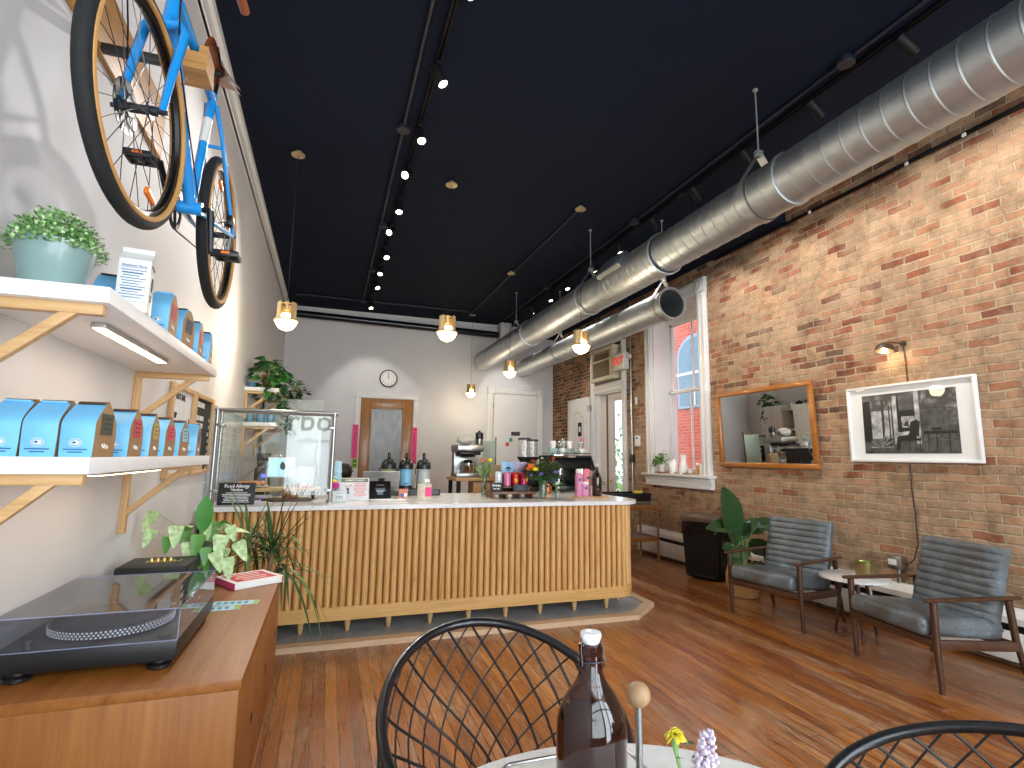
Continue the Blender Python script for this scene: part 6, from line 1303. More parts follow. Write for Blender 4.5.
# ---------------------------------------------------------------- left wall behind the counter
shelf('upper white shelf on the left wall behind the glass guard, with hanging plants', 6.38, 7.5, 2.14, -.55, (6.42, 7.45), None)
shelf('lower white shelf on the left wall behind the glass guard, with blue cups', 6.38, 7.5, 1.755, -.55, (6.42, 7.45), None)
CUP = mat('blue_glazed_cup', '4b86a6', .3, coat=.4)
for i, (x_, lab) in enumerate(((-.83, 'leftmost of three blue cups on the back shelf'), (-.72, 'middle of three blue cups on the back shelf'), (-.615, 'rightmost of three blue cups on the back shelf'))):
    cyl_thing('blue_cup', lab, 'cup', (x_, 6.46, 1.7555), [('cup', [(.038, 0), (.044, .006), (.048, .09), (.045, .09), (.04, .012)], CUP)], 'blue cups on the back shelf')
pothos('hanging_pothos', 'bushy dark green trailing plant in a terracotta pot on the back upper shelf', (-.66, 6.5, 2.1405), TERRA, .085, .15, 60, .24, [GREEND, mat('pothos_mid', '3f7a35', .4, var=.2, vs=10)], .12, .13, tall=.16, trails=6, tl=.45, up=(-pi/2, -1.0, -2.2, 0, pi, -.5))
pothos('string_plant', 'variegated small-leaved plant trailing down beside the terracotta pot', (-.58, 6.85, 2.1405), PORC, .06, .12, 14, .12, [mat('cream_green_leaf', '93a489', .45, var=.5, vs=50), GREEND], .05, .06, tall=.1, trails=14, tl=.62, up=(-.3, .2, -.8, -1.2, .6))
t = thing('blue_bowl', 'small blue bowl on the back upper shelf beside the wall', 'bowl', (-.83, 6.44, 2.1405)); b = MB(); b.lathe([(.0001, .004), (.03, .004), (.048, .05), (.046, .05), (.03, .01), (.0001, .01)], n=24); b.build('bowl', CUP, t)
o = V((-.47, 8.4, 0)); t = thing('refrigerator', 'tall white refrigerator against the left wall behind the counter', 'refrigerator', o); b = MB(); b.box((0, 0, 1.1), (.78, .75, 2.16), .01); b.build('body', mat('fridge_white', 'dcdcd6', .35), t)
b = MB(); b.box((0, -.39, 1.2), (.76, .03, 1.9), .006); dd = b.build('door', mat('fridge_door', 'd3dad6', .3), t); b = MB(); b.tube([(.33, -.41, .9), (.33, -.45, .92), (.33, -.45, 1.5), (.33, -.41, 1.52)], .01); b.build('handle', STEEL, dd)
for sx in (-.3, .3): b = MB(); b.cyl((sx, 0, 0), (sx, 0, .025), .03); b.build('foot', BLACKP, t)
# sink counter against the left wall, with tap and mixer
o = V((-.585, 6.9, 0)); t = thing('sink_unit', 'white sink cabinet below the shelves on the left wall', 'cabinet', o); b = MB(); b.box((0, 0, .44), (.56, 1.3, .88), .004); b.build('body', WHITE, t); b = MB(); b.box((.01, 0, .9), (.6, 1.34, .04), .004); b.build('worktop', STEEL, t)
t = thing('tap', 'arched steel tap above the sink behind the glass guard', 'tap', (-.52, 6.55, .921)); b = MB(); b.tube([(-.1, 0, 0), (-.1, 0, .38)]+[(-.1+.1*(1-cos(a)), 0, .38+.1*sin(a)) for a in [pi*i/12 for i in range(13)]]+[(.1, 0, .28)], .013, 10); b.build('spout', CHROME, t); b = MB(); b.solid([(.03, 0), (.03, .02), (.018, .04)], (-.1, 0, 0), 20); b.tube([(-.1, 0, .06), (-.04, -.05, .09)], .007); b.build('base', CHROME, t)
t = thing('mixer', 'black coffee grinder behind the guard under the lower back shelf', 'grinder', (-.7, 6.9, .921)); b = MB(); b.box((0, 0, .17), (.16, .22, .34), .02); b.solid([(.06, .34), (.08, .48), (.075, .5)], n=20); b.build('body', mat('grinder_grey', '3e4043', .4), t); b = MB(); b.box((.03, -.115, .24), (.06, .01, .04), .004); b.build('panel', emit('blue_reflection_glow', '4a5cff', 2.0), t)  # glowing panel added to imitate blue reflections behind the guard
# ================================================================== right half of the counter
WB = wood('riser_walnut', '6f4a30', '4f311d', '80583a', 'X', rough=.4)
t = thing('display_riser', 'dark wood two-step riser carrying drink cans on the counter', 'riser', (1.72, 5.02, CT)); b = MB(); b.box((0, 0, .055), (.44, .26, .022), .003); b.box((.063, .02, .105), (.29, .15, .016), .003); b.build('boards', WB, t)
for x_ in (-.2, -.07, .07, .2): b = MB(); b.bx(x_-.01, x_+.01, -.12, .12, 0, .044, .002); b.bx(max(x_, -.065)-.01, max(x_, -.065)+.01, 0.0, .09, .066, .097, .002); b.build('foot', WB, t)
RZ = CT+.1135
def can(label, x_, y_, z_, body, h=.134, r=.036, band=None, top=STEEL):
    t = thing('drink_can', label, 'can', (x_, y_, z_), 0, 'cans on the display riser'); b = MB(); b.solid([(r*.8, 0), (r, .008), (r, h-.012), (r*.82, h)], n=28); bd = b.build('body', body, t)
    b = MB(); b.lathe([(r*.82, h), (r*.84, h+.003), (r*.78, h+.002), (r*.76, h-.003), (.0001, h-.003)], n=28); b.build('lid', top, t)
    if band: b = MB(); band[1](b, r, h); b.build('label', band[0], bd)
CPK, CRD, CMG = mat('pink_can', 'e07fa8', .3, .3), mat('red_can', 'c4161f', .3, .3), mat('crimson_can', 'c22450', .3, .3)
def spot_l(b, r, h): b.sph((-.003, -r*.9, h*.42), .02, (1, .3, 1), 16); b.mi = 1; b.sph((-.003, -r*.96, h*.42), .011, (1, .4, 1), 12); b.mi = 0; b.sph((0, -r*.92, h*.78), .014, (1, .25, .6), 12)
def side_l(b, r, h): b.sph((r*.55, -r*.78, h*.55), .018, (.8, .3, 2.0), 14)
def lines_l(b, r, h):
    for i in range(5): b.box((-.008+.004*(i % 2), -r*.99, h*.2+h*.12*i), (.022, .003, .007))
can('pink drink can on the riser, left of the red one', 1.69, 5.02, RZ, CPK, band=([mat('rose_print', 'c85a86', .4)], lines_l)); can('red drink can with a yellow emblem, middle of the riser', 1.775, 5.02, RZ, CRD, band=([mat('yellow_print', 'f3c433', .4), CRD], spot_l)); can('crimson drink can with yellow side, right end of the riser', 1.86, 5.02, RZ, CMG, band=([MATS['yellow_print']], side_l))
can('tall white and blue drink can at the left end of the riser', 1.6, 5.02, CT+.0665, mat('white_can', 'd9e3ea', .3, .3), .19, .033, ([mat('blue_print2', '4f83b8', .4)], lines_l), BLACKP)
def f_blue(b, w, h): b.box((0, 0, h*.42), (w*.42, .0006, h*.1)); b.sph((0, 0, h*.5), w*.17, (1, .05, .6), 14); b.box((0, 0, h*.27), (w*.3, .0006, h*.06)); b.box((0, 0, h*.82), (w*.3, .0006, h*.04))
def f_lil(b, w, h): b.tube([(-w*.3+w*.06*i, 0, h*.4+h*.1*sin(i*1.7)) for i in range(11)], .0018, 4); b.box((0, 0, h*.78), (w*.3, .0006, h*.04)); b.tube([(w*.25, 0, h*.3), (w*.27, 0, h*.85)], .002, 4)
card('blue_card', 'pale blue card with a dark bee-like mark behind the cans', 'sign', (1.735, 5.13, RZ+.115), .135, .12, mat('sky_card', '9cc9ec', .6), ([mat('navy_print', '2e4a6b', .6)], f_blue), tilt=.02, easel=False)
card('lilac_card', 'lilac card with thin script behind the cans', 'sign', (1.875, 5.13, RZ+.115), .125, .12, mat('lilac_card', 'cbbde4', .6), ([mat('violet_print', '7a6aa8', .6)], f_lil), tilt=.02, easel=False)
b = MB(); b.bx(1.66, 1.93, 5.118, 5.149, CT+.0665, RZ+.1145, .004); tag(b.build('card_block', WB), 'dark wood block behind the cans that lifts the two pastel cards', 'riser')
def f_try(b, w, h): b.text('Drinks', .03, Matrix.Translation((0, 0, h*.7)) @ TX, bold=.0008); b.text('to go!', .026, Matrix.Translation((0, 0, h*.35)) @ TX, bold=.0008)
card('chalk_sign', 'small black sign with white hand lettering left below the cans', 'sign', (1.545, 4.905, CT+.0665), .125, .085, SLATE, ([PAPER], f_try), tilt=.05, easel=False)
def f_dk(b, w, h): lines(b, 2, w*.6, h*.65, h*.3, .006)
card('dark_sign', 'wide dark sign right below the cans', 'sign', (1.79, 4.905, CT+.0665), .15, .07, mat('charcoal_card', '2b2f36', .6), ([mat('blue_grey_ink', '6b7785', .6)], f_dk), tilt=.05, easel=False)
# flowers
GV = glass('vase_glass', (.9, .95, .92), refl=1.5, opacity=.06, ocol=(.6, .7, .62))
def flower(b, c, r, kind=0):
    b.sph(c, r*.55, (1, 1, .7), 10, jit=.1)
    for i in range(16): a = 2*pi*i/16+random.random(); e = random.uniform(-.3, .8); b.leaf(c, (cos(a), sin(a), e), r, r*.5, nl=2, shape='oval', droop=.1)
def bouquet(name, label, loc, r, h, heads, fol, n, fr, fz, rz=0):
    t = thing(name, label, 'vase of flowers', loc); b = MB(); b.solid([(r*.8, 0), (r*.85, .006), (r, h*.5), (r*.8, h*.8), (r*.95, h), (r*.88, h), (r*.7, h*.8), (r*.85, .015)], n=28); b.build('vase', GV, t)
    b = MB(); sb = MB()
    for q in range(n):
        a = random.uniform(0, 2*pi); e = random.random()**.5; p = V((fr*e*cos(a), fr*e*sin(a)*.7, h+fz*random.uniform(.1, 1)*(1.1-.5*e)))
        if q % 4 == 0: sb.tube([(random.uniform(-r, r)*.5, random.uniform(-r, r)*.5, .015), (p.x*.25, p.y*.25, h), p], .0018, 4)
        b.leaf(p, (cos(a)+random.gauss(0, .5), sin(a)+random.gauss(0, .5), random.uniform(-.2, 1.2)), random.uniform(.04, .085), .026, nl=3, droop=.2)
    b.build('leaves', fol, t)
    for nm, m, pts in heads:
        for (p, rr_) in pts:
            b = MB(); flower(b, V(p), rr_); b.build(nm, m, t); sb.tube([(0, 0, .02), (p[0]*.3, p[1]*.3, h), p], .002, 5)
    sb.build('stems', GREEN, t); return t
ORG, RDF, VIO, WHF, PNF = mat('orange_petal', 'e8741e', .6, var=.2, vs=40), mat('red_petal', 'b8262a', .6, var=.2, vs=40), mat('violet_petal', '7f6fc0', .6, var=.2, vs=40), mat('white_petal', 'e9ecdf', .6), mat('peach_petal', 'd99a78', .6, var=.2, vs=40)
VX, VY = 2.04, 4.95
def fp(u, v, y): p = at(u, v, y=y); return (p.x-VX, p.y-VY, p.z-CT)
bouquet('mixed_bouquet', 'big mixed bouquet with orange, yellow, red and violet flowers in a glass vase', (VX, VY, CT), .05, .17, [('orange_flower', ORG, [(fp(531, 466, 4.84), .06), (fp(528, 469, 4.86), .04)]), ('yellow_flower', YEL, [(fp(535, 469, 4.8), .048)]), ('red_flower', RDF, [(fp(553, 459, 4.88), .035), (fp(533, 461, 4.92), .035)]), ('violet_flower', VIO, [(fp(541, 474, 4.8), .04), (fp(555, 472, 4.82), .04), (fp(531, 475, 4.82), .03)]), ('white_flower', WHF, [(fp(542, 458, 4.95), .02)])], mat('bouquet_green', '4c6136', .55, var=.35, vs=30), 620, .19, .22)
bouquet('small_bouquet', 'small yellow glass vase with yellow and peach flowers at the left of the riser', (1.505, 5.2, CT), .03, .22, [('yellow_flower', YEL, [((.05, -.03, .36), .052)]), ('peach_flower', PNF, [((-.03, 0, .35), .045), ((.0, .03, .37), .04)])], GREENL, 60, .08, .12)
t = bouquet('jasmine_vase', 'low green glass vase with a white bloom in front of the bouquet', (2.12, 4.78, CT), .026, .09, [('white_flower', WHF, [((-.005, -.01, .15), .04), ((.01, .0, .11), .03)])], GREENL, 26, .05, .08)
# bottles on a board
t = thing('serving_board', 'round-ended wooden board under the pink bottles', 'board', (2.55, 4.93, CT)); b = MB(); b.lathe([(.0001, 0), (.2, 0), (.205, .008), (.2, .016), (.0001, .016)], n=40, T=Matrix.Diagonal((1, .45, 1, 1))); b.build('board', OAKX, t)
BZ = CT+.0165; PKB = mat('pink_bottle', 'e08fb4', .35, var=.04); CORAL = mat('coral_bottle', 'ea8391', .35, var=.04)
def bottle(label, x_, y_, body, prof, cap, badge=None):
    t = thing('bottle', label, 'bottle', (x_, y_, BZ), 0, 'bottles on the serving board'); b = MB(); b.solid(prof, n=28); bd = b.build('body', body, t)
    b = MB(); b.solid(cap[1], n=24); b.build('cap', cap[0], t)
    if badge: b = MB(); r, z = badge; b.sph((-.004, -r*.93, z), .017, (1, .35, 1), 14); b.mi = 1; b.sph((-.004, -r*.98, z), .01, (1, .4, 1), 12); b.build('badge', [mat('badge_blue', '4d5f8a', .5), PAPER], bd)
bottle('tall pink bottle with white lid, left on the board', 2.41, 4.9, PKB, [(.036, 0), (.039, .005), (.039, .21), (.03, .232)], (PAPER, [(.03, .232), (.032, .24), (.032, .262), (.02, .27)]), (.039, .165))
bottle('short pink jar between the tall bottles on the board', 2.462, 4.87, PKB, [(.036, 0), (.039, .005), (.039, .118), (.037, .122)], (PAPER, [(.039, .122), (.039, .138), (.036, .142)]), (.039, .085))
bottle('tall coral pink bottle behind the short pink jar', 2.55, 5.0, CORAL, [(.036, 0), (.039, .005), (.039, .24), (.03, .255)], (CORAL, [(.03, .255), (.031, .265), (.02, .27)]), (.039, .18))
bottle('dark brown glass bottle with pale stopper, right on the board', 2.612, 4.9, mat('brown_glass', '2a1510', .08, coat=.5), [(.045, 0), (.049, .006), (.049, .17), (.04, .21), (.018, .255), (.016, .295)], (mat('pale_stopper', 'd8cdb8', .6), [(.014, .295), (.019, .3), (.019, .315), (.012, .325)]))
# espresso machine and grinders
t = thing('espresso_machine', 'big steel and black espresso machine at the right end behind the flowers', 'espresso machine', (2.735, 5.9, CT)); DK = mat('dark_chrome_panel', '34373b', .25, .8)
b = MB(); b.box((0, 0, .05), (.5, .46, .06), .01); b.build('drip_base', DK, t)
for x_ in (-.21, .21):
    for y_ in (-.18, .18): b = MB(); b.cyl((x_, y_, 0), (x_, y_, .022), .025); b.build('foot', BLACKP, t)
b = MB(); b.box((0, .12, .2), (.46, .22, .26), .01); b.prism([(-.24, -.22, .27), (-.24, .22, .27), (-.24, .22, .4), (-.24, -.12, .4)], (.48, 0, 0)); b.build('body', DK, t)
for s in (-1, 1): b = MB(); b.prism([(s*.24, -.25, .25), (s*.24, -.15, .42), (s*.24, .24, .42), (s*.24, .24, .06), (s*.24, .1, .06), (s*.24, .02, .25)], (s*.022, 0, 0)); b.build('side_panel', BLACKP, t)
b = MB(); b.box((0, .02, .425), (.48, .4, .012), .003); b.tube([(-.235, -.17, .45), (.235, -.17, .45), (.235, .21, .45), (-.235, .21, .45)], .006, 6, True); b.build('cup_rail', CHROME, t)
for x_ in (-.14, .14):
    b = MB(); b.cyl((x_, -.12, .27), (x_, -.12, .2), .04, n=20); b.cyl((x_, -.12, .2), (x_, -.12, .18), .035); g = b.build('group_head', CHROME, t); b = MB(); b.cyl((x_, -.15, .19), (x_+.02, -.3, .17), .014, .018); b.build('portafilter_handle', BLACKP, g)
for x_ in (-.215, .215): b = MB(); b.tube([(x_, -.22, .3), (x_*1.03, -.26, .24), (x_*1.0, -.27, .1)], .006); b.build('steam_wand', CHROME, t)
EZ = CT+.4315; TEALC = mat('teal_tea_cup', '9fc3bb', .3, coat=.3); GLS = glass('thick_glass', (.9, .95, .95), refl=2.0, opacity=.12, ocol=(.7, .75, .75))
k_ = 0
for i, (x_, y_, z_, m, lab) in enumerate(((-.2, -.06, 0, TEALC, 'wide pale teal cup at the left front on the espresso machine'), (-.08, -.08, 0, PORC, 'white cup next to the teal cup on the espresso machine'), (.03, -.07, 0, GLS, 'clear glass in the middle of the espresso machine top'), (.13, -.07, 0, GLS, 'clear glass at the right of the espresso machine top'), (.22, -.05, 0, PORC, 'white cup at the right edge of the espresso machine top'), (-.18, .08, 0, PORC, 'white cup at the back left of the espresso machine top'), (-.06, .09, 0, GLS, 'clear glass at the back of the espresso machine top'), (.08, .1, 0, PORC, 'white cup at the back right of the espresso machine top'))):
    t = thing('cup', lab, 'cup', (2.715+x_*.9, 5.9+y_, EZ), 0, 'cups on the espresso machine'); b = MB(); r = .055 if i == 0 else .038
    b.lathe([(.0001, .004), (r*.6, .004), (r*.7, .0), (r*.95, .05), (r, .075), (r*.94, .075), (r*.85, .05), (r*.55, .012), (.0001, .012)], n=24); b.tube([(r*.9, 0, .06), (r*1.5, 0, .05), (r*1.45, 0, .025), (r*.8, 0, .02)], .005, 6); b.build('cup', m, t)
t = thing('glass_teapot', 'clear glass teapot on top of the cups of the espresso machine', 'teapot', (2.72, 5.96, EZ+.0765)); b = MB(); b.solid([(.06, 0), (.08, .03), (.075, .07), (.045, .1), (.02, .108), (.015, .13)], n=28); b.tube([(-.07, 0, .04), (-.12, 0, .09), (-.13, 0, .1)], [.014, .009, .007]); b.tube([(.07, 0, .075), (.12, 0, .07), (.115, 0, .03), (.075, 0, .025)], .006); b.build('pot', GLS, t)
for i, (x_, y_, m, lab) in enumerate(((-.2, -.06, PORC, 'white cup stacked on the wide teal cup'), (-.07, -.08, GLS, 'clear tumbler stacked on the second cup from the left'), (.03, -.07, PORC, 'white cup stacked on the middle clear glass'), (.21, -.05, GLS, 'clear tumbler stacked on the rightmost white cup'))):
    t = thing('tumbler', lab, 'cup', (2.715+x_*.9, 5.9+y_, EZ+.0765), .5, 'cups stacked in the second layer'); b = MB(); b.lathe([(.0001, .004), (.024, .004), (.027, 0), (.036, .085), (.034, .085), (.023, .012), (.0001, .012)], n=24); b.build('cup', m, t)
def grinder(label, x_, y_, h, r):
    t = thing('coffee_grinder', label, 'coffee grinder', (x_, y_, CT), 0, 'coffee grinders behind the counter'); b = MB(); b.box((0, .04, .13), (.16, .2, .22), .02); b.box((0, 0, .012), (.18, .3, .024), .006); b.box((0, 0, .26), (.15, .22, .06), .02); b.build('body', BLACKP, t)
    b = MB(); b.solid([(.03, .29), (.085, .37), (.09, .38)], n=24); b.build('collar', BLACKP, t)
    b = MB(); b.lathe([(.07, .38), (r, .4), (r, h-.015)], n=28); b.build('hopper', glass('hopper_glass', (.93, .93, .92), refl=1.5, opacity=.04, ocol=(.75, .74, .72)), t)
    b = MB(); b.solid([(r+.006, h-.02), (r+.006, h), (r-.01, h+.004)], n=28); b.build('lid', mat('dark_lid', '2b2428', .4), t)
    b = MB(); b.cyl((0, -.08, .2), (0, -.1, .16), .02); b.build('chute', STEEL, t); return t
b = MB(); b.bx(2.08, 2.46, 5.76, 6.24, CT+.0002, CT+.02, .003); tag(b.build('bar_mat', mat('black_rubber', '1a1a1c', .8, bump=.3, vs=100)), 'black rubber mat under the two coffee grinders', 'mat')
for (x_, y_, h, r, lab) in ((2.2, 5.92, .6, .07, 'left coffee grinder with dark-lidded clear hopper'), (2.37, 6.1, .59, .068, 'right coffee grinder, hopper slightly lower than its neighbour')):
    t_ = grinder(lab, x_, y_, h, r); t_.location.z = CT+.0205
t = pothos('counter_plant', 'small leafy plant behind the brown bottle at the counter end', (2.86, 5.45, CT), PORC, .045, .09, 26, .12, [GREEN, GREENL], .05, .07, tall=.12)
t = thing('copper_kettle', 'small copper pot between the grinders and the espresso machine', 'pot', (2.32, 5.5, CT)); b = MB(); b.solid([(.04, 0), (.05, .03), (.045, .09), (.03, .11), (.01, .115), (.012, .13)], n=24); b.build('body', mat('copper', 'b87a4a', .25, 1.), t); b = MB(); b.tube([(.045, 0, .08), (.1, 0, .1), (.14, 0, .1)], .006); b.build('handle', BLACKP, t)
# ================================================================== foreground table
TZ = .74; TXc, TYc = .522, .712
t = thing('cafe_table', 'round pale marble cafe table at the bottom of the photo', 'table', (TXc, TYc, 0)); b = MB(); b.solid([(.53, TZ-.025), (.545, TZ-.02), (.545, TZ-.004), (.541, TZ)], n=72)
k = NT('grey_white_marble'); v = k.coords(); k.set(Base_Color=k.ramp(k.noise(v, 7, 9, .7, 1.2), [(.35, 'd5d4d1'), (.55, 'e3e2df'), (.68, 'ebeae8')]), Roughness=.25); b.build('table_top', k.m, t)
b = MB(); b.cyl((0, 0, .02), (0, 0, TZ-.026), .035); b.solid([(.25, 0), (.25, .012), (.06, .03)], n=40); b.solid([(.06, TZ-.045), (.16, TZ-.0255)], n=24); b.build('pedestal', BLACKM, t)
# swing-top bottle
t = thing('swing_top_bottle', 'amber swing-top bottle with white stopper on the round table', 'bottle', (.465, .9, TZ)); AMB = glass('amber_glass', (.42, .2, .11), refl=1.8, opacity=.12, ocol=(.05, .022, .014))
b = MB(); b.solid([(.05, 0), (.058, .004), (.0615, .014), (.0615, .2), (.0608, .218), (.057, .238), (.049, .257), (.039, .272), (.0295, .285), (.0235, .297), (.0208, .308), (.0198, .335), (.0215, .337), (.0215, .349), (.017, .352)], n=48); gl_ = b.build('glass_body', AMB, t)
b = MB(); b.solid([(.046, .006), (.0575, .016), (.0575, .2), (.0565, .22), (.054, .236)], n=40); b.build('drink', glass('brown_drink', (.5, .3, .2), refl=.4, opacity=.22, ocol=(.16, .085, .06)), t)
b = MB(); b.solid([(.0135, .352), (.016, .356), (.0195, .366), (.018, .371), (.012, .372)], n=28); st_ = b.build('stopper', mat('white_ceramic', 'e6e9ef', .2, coat=.4), t)
b = MB()
for s in (-1, 1): b.tube([(s*.017, 0, .366), (s*.022, -.006, .345), (s*.0225, -.012, .32), (s*.0225, -.004, .31), (s*.0225, .003, .314), (s*.022, 0, .33)], .001, 6)
b.tube([(.0232*cos(a), .0232*sin(a), .326) for a in [2*pi*i/24 for i in range(24)]], .0013, 6, True); b.build('wire_bail', GREYM, t)
# number stand: wooden ball on a steel rod in a wire tray
t = thing('wire_caddy', 'steel wire caddy with a wooden ball on its tall handle', 'caddy', (.515, 1.06, TZ)); b = MB(); 
P_ = rr_poly(.145, .075, .03, .045, 6); b.tube(P_, .0035, 8, True); P_ = rr_poly(.14, .07, .03, .004, 6); b.tube(P_, .003, 8, True)
for x_, y_ in ((-.12, .07), (.12, .07), (-.12, -.07), (.12, -.07)): b.tube([(x_, y_, .004), (x_, y_*1.07, .045)], .0025, 6)
for i in range(9): b.tube([(-.12+.03*i, .07, .004), (-.12+.03*i, -.07, .004)], .0016, 5)
b.build('wire_frame', STEEL, t); b = MB(); hx, hy = .623-.515, -.06; b.cyl((hx, hy, .003), (hx, hy, .19), .007, n=14); b.build('rod', STEEL, t); b = MB(); b.sph((hx, hy, .207), .0242, n=28); b.build('wooden_ball', wood('ball_beech', 'a5835f', '8d6c4b', 'b59470', 'Z', 2, rough=.5), t)
# bud vase with carnation and lilac
t = thing('flower_vase', 'little vase with a yellow carnation and a lilac sprig on the round table', 'vase of flowers', (.585, .77, TZ)); b = MB(); b.solid([(.022, 0), (.026, .01), (.026, .06), (.013, .085), (.015, .095)], n=24); b.build('vase', GV, t)
o = V((.585, .77, TZ)); c = at(675, 733, y=.78)-o; b = MB()
for q in range(70):
    a = random.uniform(0, 2*pi); e = random.uniform(-.2, 1.3); d = V((cos(a)*cos(e), sin(a)*cos(e), sin(e))); b.leaf(c-V((0, 0, .004)), d, random.uniform(.013, .02), .011, nl=3, droop=.3, fold=.6, twist=random.uniform(-1, 1))
b.build('carnation', mat('yellow_carnation', 'f0e14a', .6, var=.12, vs=150), t)
b = MB(); b.tube([c-V((0, 0, .005)), c-V((0, 0, .018)), c-V((-.001, 0, .03)), (.0, 0, .09), (0, 0, .01)], [.0045, .006, .003, .0022, .0022], 8); b.build('stem', GREENL, t)
b = MB(); c2 = at(706, 752, y=.75)-o
for q in range(150): a = random.uniform(0, 2*pi); h = random.uniform(-1, 1); r = .022*(1-.6*(h+1)/2)*random.random()**.4; b.sph(c2+V((r*cos(a)+.004*h, r*sin(a), .03*h)), .0034, n=6)
b.build('lilac', mat('lilac_floret', 'cdbfd0', .6, var=.2, vs=200), t); b = MB(); b.tube([c2, (.01, 0, .09), (.0, .005, .01)], .0018, 6); b.build('lilac_stem', GREEN, t)
b = MB()
for (dx, dz, rz) in ((.018, -.012, .4), (.012, -.03, 2.5), (.028, -.035, 1.2)): b.leaf(c+V((dx, 0, dz-.01)), (cos(rz), -.3, .7), .02, .013, nl=4)
b.build('leaves', GREEN, t)
# ---------------------------------------------------------------- wire shell chairs
CORD = mat('black_cord', '18191d', .5, var=.15, vs=60); RIMM = mat('black_tube', '17181c', .3, coat=.15)
def shell_chair(label, cx, cy, th, zb, zs=.68, w=.35, bk=.4, fr=.3):
    """tilted oval rim, small seat ring, cords wound between them both ways"""
    t = thing('wire_chair', label, 'chair', (cx, cy, 0), th+pi/2, 'black cord shell chairs')   # local -Y is where the sitter faces
    def rim(a):
        c, q = cos(a), sin(a); return V((w*q, (bk+fr)/2*c+(bk-fr)/2*c*c, zs+(zb+.15)/2*c+(zb-.15)/2*c*c))
    def seat(a): return V((.17*sin(a), .02+.17*cos(a), .4))
    b = MB(); b.tube([rim(2*pi*i/72) for i in range(72)], .0155, 12, True); b.build('rim', RIMM, t)
    b = MB(); b.tube([seat(2*pi*i/40) for i in range(40)], .009, 10, True); b.build('seat_ring', RIMM, t)
    n = 24
    for s, nm in ((1, 'clockwise_cords'), (-1, 'counter_cords')):
        b = MB()
        for i in range(n):
            a = 2*pi*i/n; pts = []
            for k_ in range(11):
                q = k_/10; aa = a+s*1.1*q; p = rim(aa).lerp(seat(aa), q); rad = V((sin(aa), cos(aa), 0)); pts.append(p+rad*(.075*sin(pi*q)*(1-q*.3))+V((0, 0, -.05*sin(pi*q))))
            b.tube(pts, 0.0045 if s > 0 else .003, 6)
        b.build(nm, CORD, t)
    b = MB()
    for i in range(n//2):
        a = 2*pi*i/(n/2); b.tube([seat(a), seat(a+pi*.86)], .003, 5)
    b.build('seat_cords', CORD, t)
    for a in (R(40), R(140), R(220), R(320)):
        b = MB(); p = V((.16*sin(a), .02+.16*cos(a), .395)); b.tube([p, V((.27*sin(a), .02+.27*cos(a), 0))], .0095, 10); b.build('leg', RIMM, t)
shell_chair('black cord shell chair tucked up behind the round table', .53, 1.55, -1.55, .145)
shell_chair('black cord shell chair at the lower right corner of the photo', 1.35, .86, 2.5, .11)
# kitchen corner at the back left, seen in the wall mirror
o = V((-.69, 9.8, 1.45)); t = thing('upper_cabinet', 'white wall cabinet high in the back left corner, seen in the mirror', 'cabinet', (XL+.001, 9.8, 1.45)); b = MB(); b.bx(0, .36, -.31, .31, 0, .76, .003); b.build('body', WHITE, t)
for i in range(2): b = MB(); b.bx(.361, .378, -.305+.307*i, -.002+.307*i, .005, .755, .003); b.build('door', WHITE, t)
pothos('cabinet_pothos', 'dark trailing plant at the far end on top of the white wall cabinet', (-.68, 10.0, 2.2105), PORC, .08, .14, 34, .22, [GREEND, GREEN], .1, .12, tall=.16, trails=8, tl=.7, up=(-.3, .2, -.9, -1.4))
pothos('trailing_ivy', 'pale small-leaved trailing plant on top of the white refrigerator', (-.5, 8.16, 2.1805), TERRA, .07, .13, 30, .2, [MATS['cream_green_leaf'], GREEND], .08, .1, tall=.14, trails=16, tl=.6, up=(-1.5, -1.2, -.8, -1.9, -1.5))
shelf('upper white kitchen shelf beside the wall cabinet at the back left', 8.83, 9.46, 2.12, -.58, (8.87, 9.42), None)
shelf('lower white kitchen shelf beside the wall cabinet at the back left', 8.83, 9.46, 1.66, -.58, (8.87, 9.42), None)
for i, (y_, m, lab) in enumerate(((8.98, STEEL, 'steel pot at the near end of the upper kitchen shelf'), (9.16, BLACKP, 'black pot in the middle of the upper kitchen shelf'), (9.32, PORC, 'white pot at the far end of the upper kitchen shelf'))): cyl_thing('storage_pot', lab, 'pot', (-.72, y_, 2.1205), [('pot', [(.06, 0), (.07, .01), (.07, .12), (.066, .13)], m), ('lid', [(.07, .13), (.06, .145), (.012, .15), (.014, .17)], m)], 'pots on the kitchen shelf')
for i, (y_, m, lab) in enumerate(((8.97, BRASS, 'brass tin at the near end of the lower kitchen shelf'), (9.14, PORC, 'white tin in the middle of the lower kitchen shelf'), (9.31, TERRA, 'terracotta tin at the far end of the lower kitchen shelf'))): cyl_thing('storage_tin', lab, 'tin', (-.72, y_, 1.6605), [('tin', [(.05, 0), (.055, .005), (.055, .1)], m), ('lid', [(.057, .1), (.057, .115), (.01, .118)], STEEL)], 'tins on the kitchen shelf')
o = V((-.55, 9.8, 0)); t = thing('kitchen_counter', 'grey-topped kitchen counter along the back left wall', 'cabinet', o); b = MB(); b.box((0, -.1, .44), (.62, 1.7, .88), .004); b.build('body', WHITE, t); b = MB(); b.box((0, -.1, .9), (.66, 1.74, .04), .004); b.build('worktop', GREYM, t)
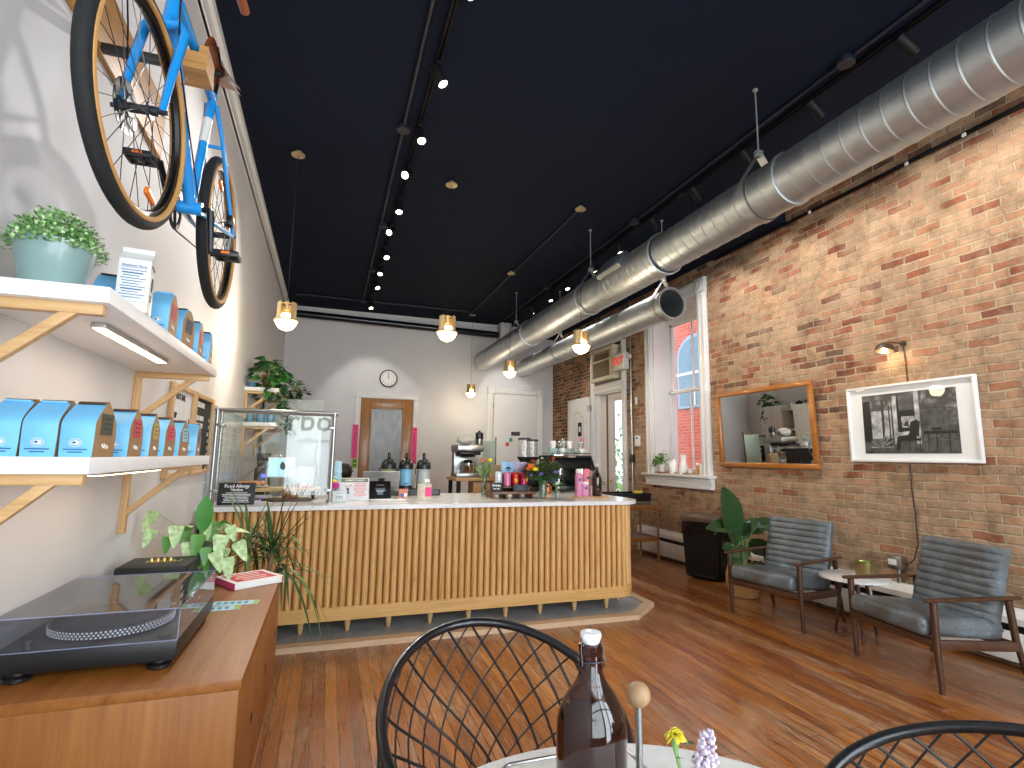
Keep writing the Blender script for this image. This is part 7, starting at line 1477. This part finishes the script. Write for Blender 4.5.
for i, (y_, lab) in enumerate(((10.4, 'far coffee grinder on the kitchen counter in the back left corner'), (10.05, 'near coffee grinder on the kitchen counter in the back left corner'))):
    t_ = grinder(lab, -.41, y_, .62, .075); t_.location.z = .9205; t_['group'] = 'grinders on the kitchen counter'; t_.rotation_euler.z = R(90)
t = thing('hot_water_boiler', 'white countertop boiler on the kitchen counter in the back left corner', 'boiler', (-.5, 9.65, .9205)); b = MB(); b.box((0, 0, .15), (.3, .36, .3), .03); b.build('body', WHITE, t); b = MB(); b.box((0, 0, .31), (.26, .3, .02), .006); b.build('lid', BLACKP, t)
# ================================================================== light and view
def area(name, loc, rot, sx, sy, power, col):
    l = bpy.data.lights.new(name, 'AREA'); l.shape = 'RECTANGLE'; l.size = sx; l.size_y = sy; l.energy = power; l.color = col
    o = bpy.data.objects.new(name, l); COL.objects.link(o); o.location = loc; o.rotation_euler = rot; return o
# daylight standing in the two shop windows, the glazed front door, the side window and the back door
area('daylight', (.24, YF-.22, 2.1), (R(-90), 0, 0), 2.0, 3.0, 78, (.9, .95, 1)).rotation_euler = (R(90), 0, 0)
area('daylight', (3.5, YF-.22, 2.1), (R(90), 0, 0), 1.7, 3.0, 150, (.88, .94, 1))
area('daylight', (1.95, YF-.22, 1.9), (R(90), 0, 0), 1.0, 3.5, 85, (.88, .94, 1))
w = bpy.data.worlds.new('sky'); SC.world = w; w.use_nodes = True
bg = w.node_tree.nodes['Background']; bg.inputs[0].default_value = (.68, .86, .98, 1); bg.inputs[1].default_value = 2.8
s = bpy.data.lights.new('sun', 'SUN'); s.energy = 3.0; s.angle = .02; s.color = (1, .95, .88)
o = bpy.data.objects.new('sun', s); COL.objects.link(o); o.rotation_euler = V((1, .35, -1.7)).to_track_quat('-Z', 'Y').to_euler()
SC.view_settings.view_transform = 'Standard'; SC.view_settings.look = 'None'; SC.view_settings.gamma = 1; SC.view_settings.use_curve_mapping = False
SC.view_settings.exposure = 0.12
SC.cycles.use_denoising = True; SC.cycles.max_bounces = 8; SC.cycles.transparent_max_bounces = 16
SC.cycles.sample_clamp_indirect = 6; SC.cycles.caustics_reflective = False; SC.cycles.caustics_refractive = False
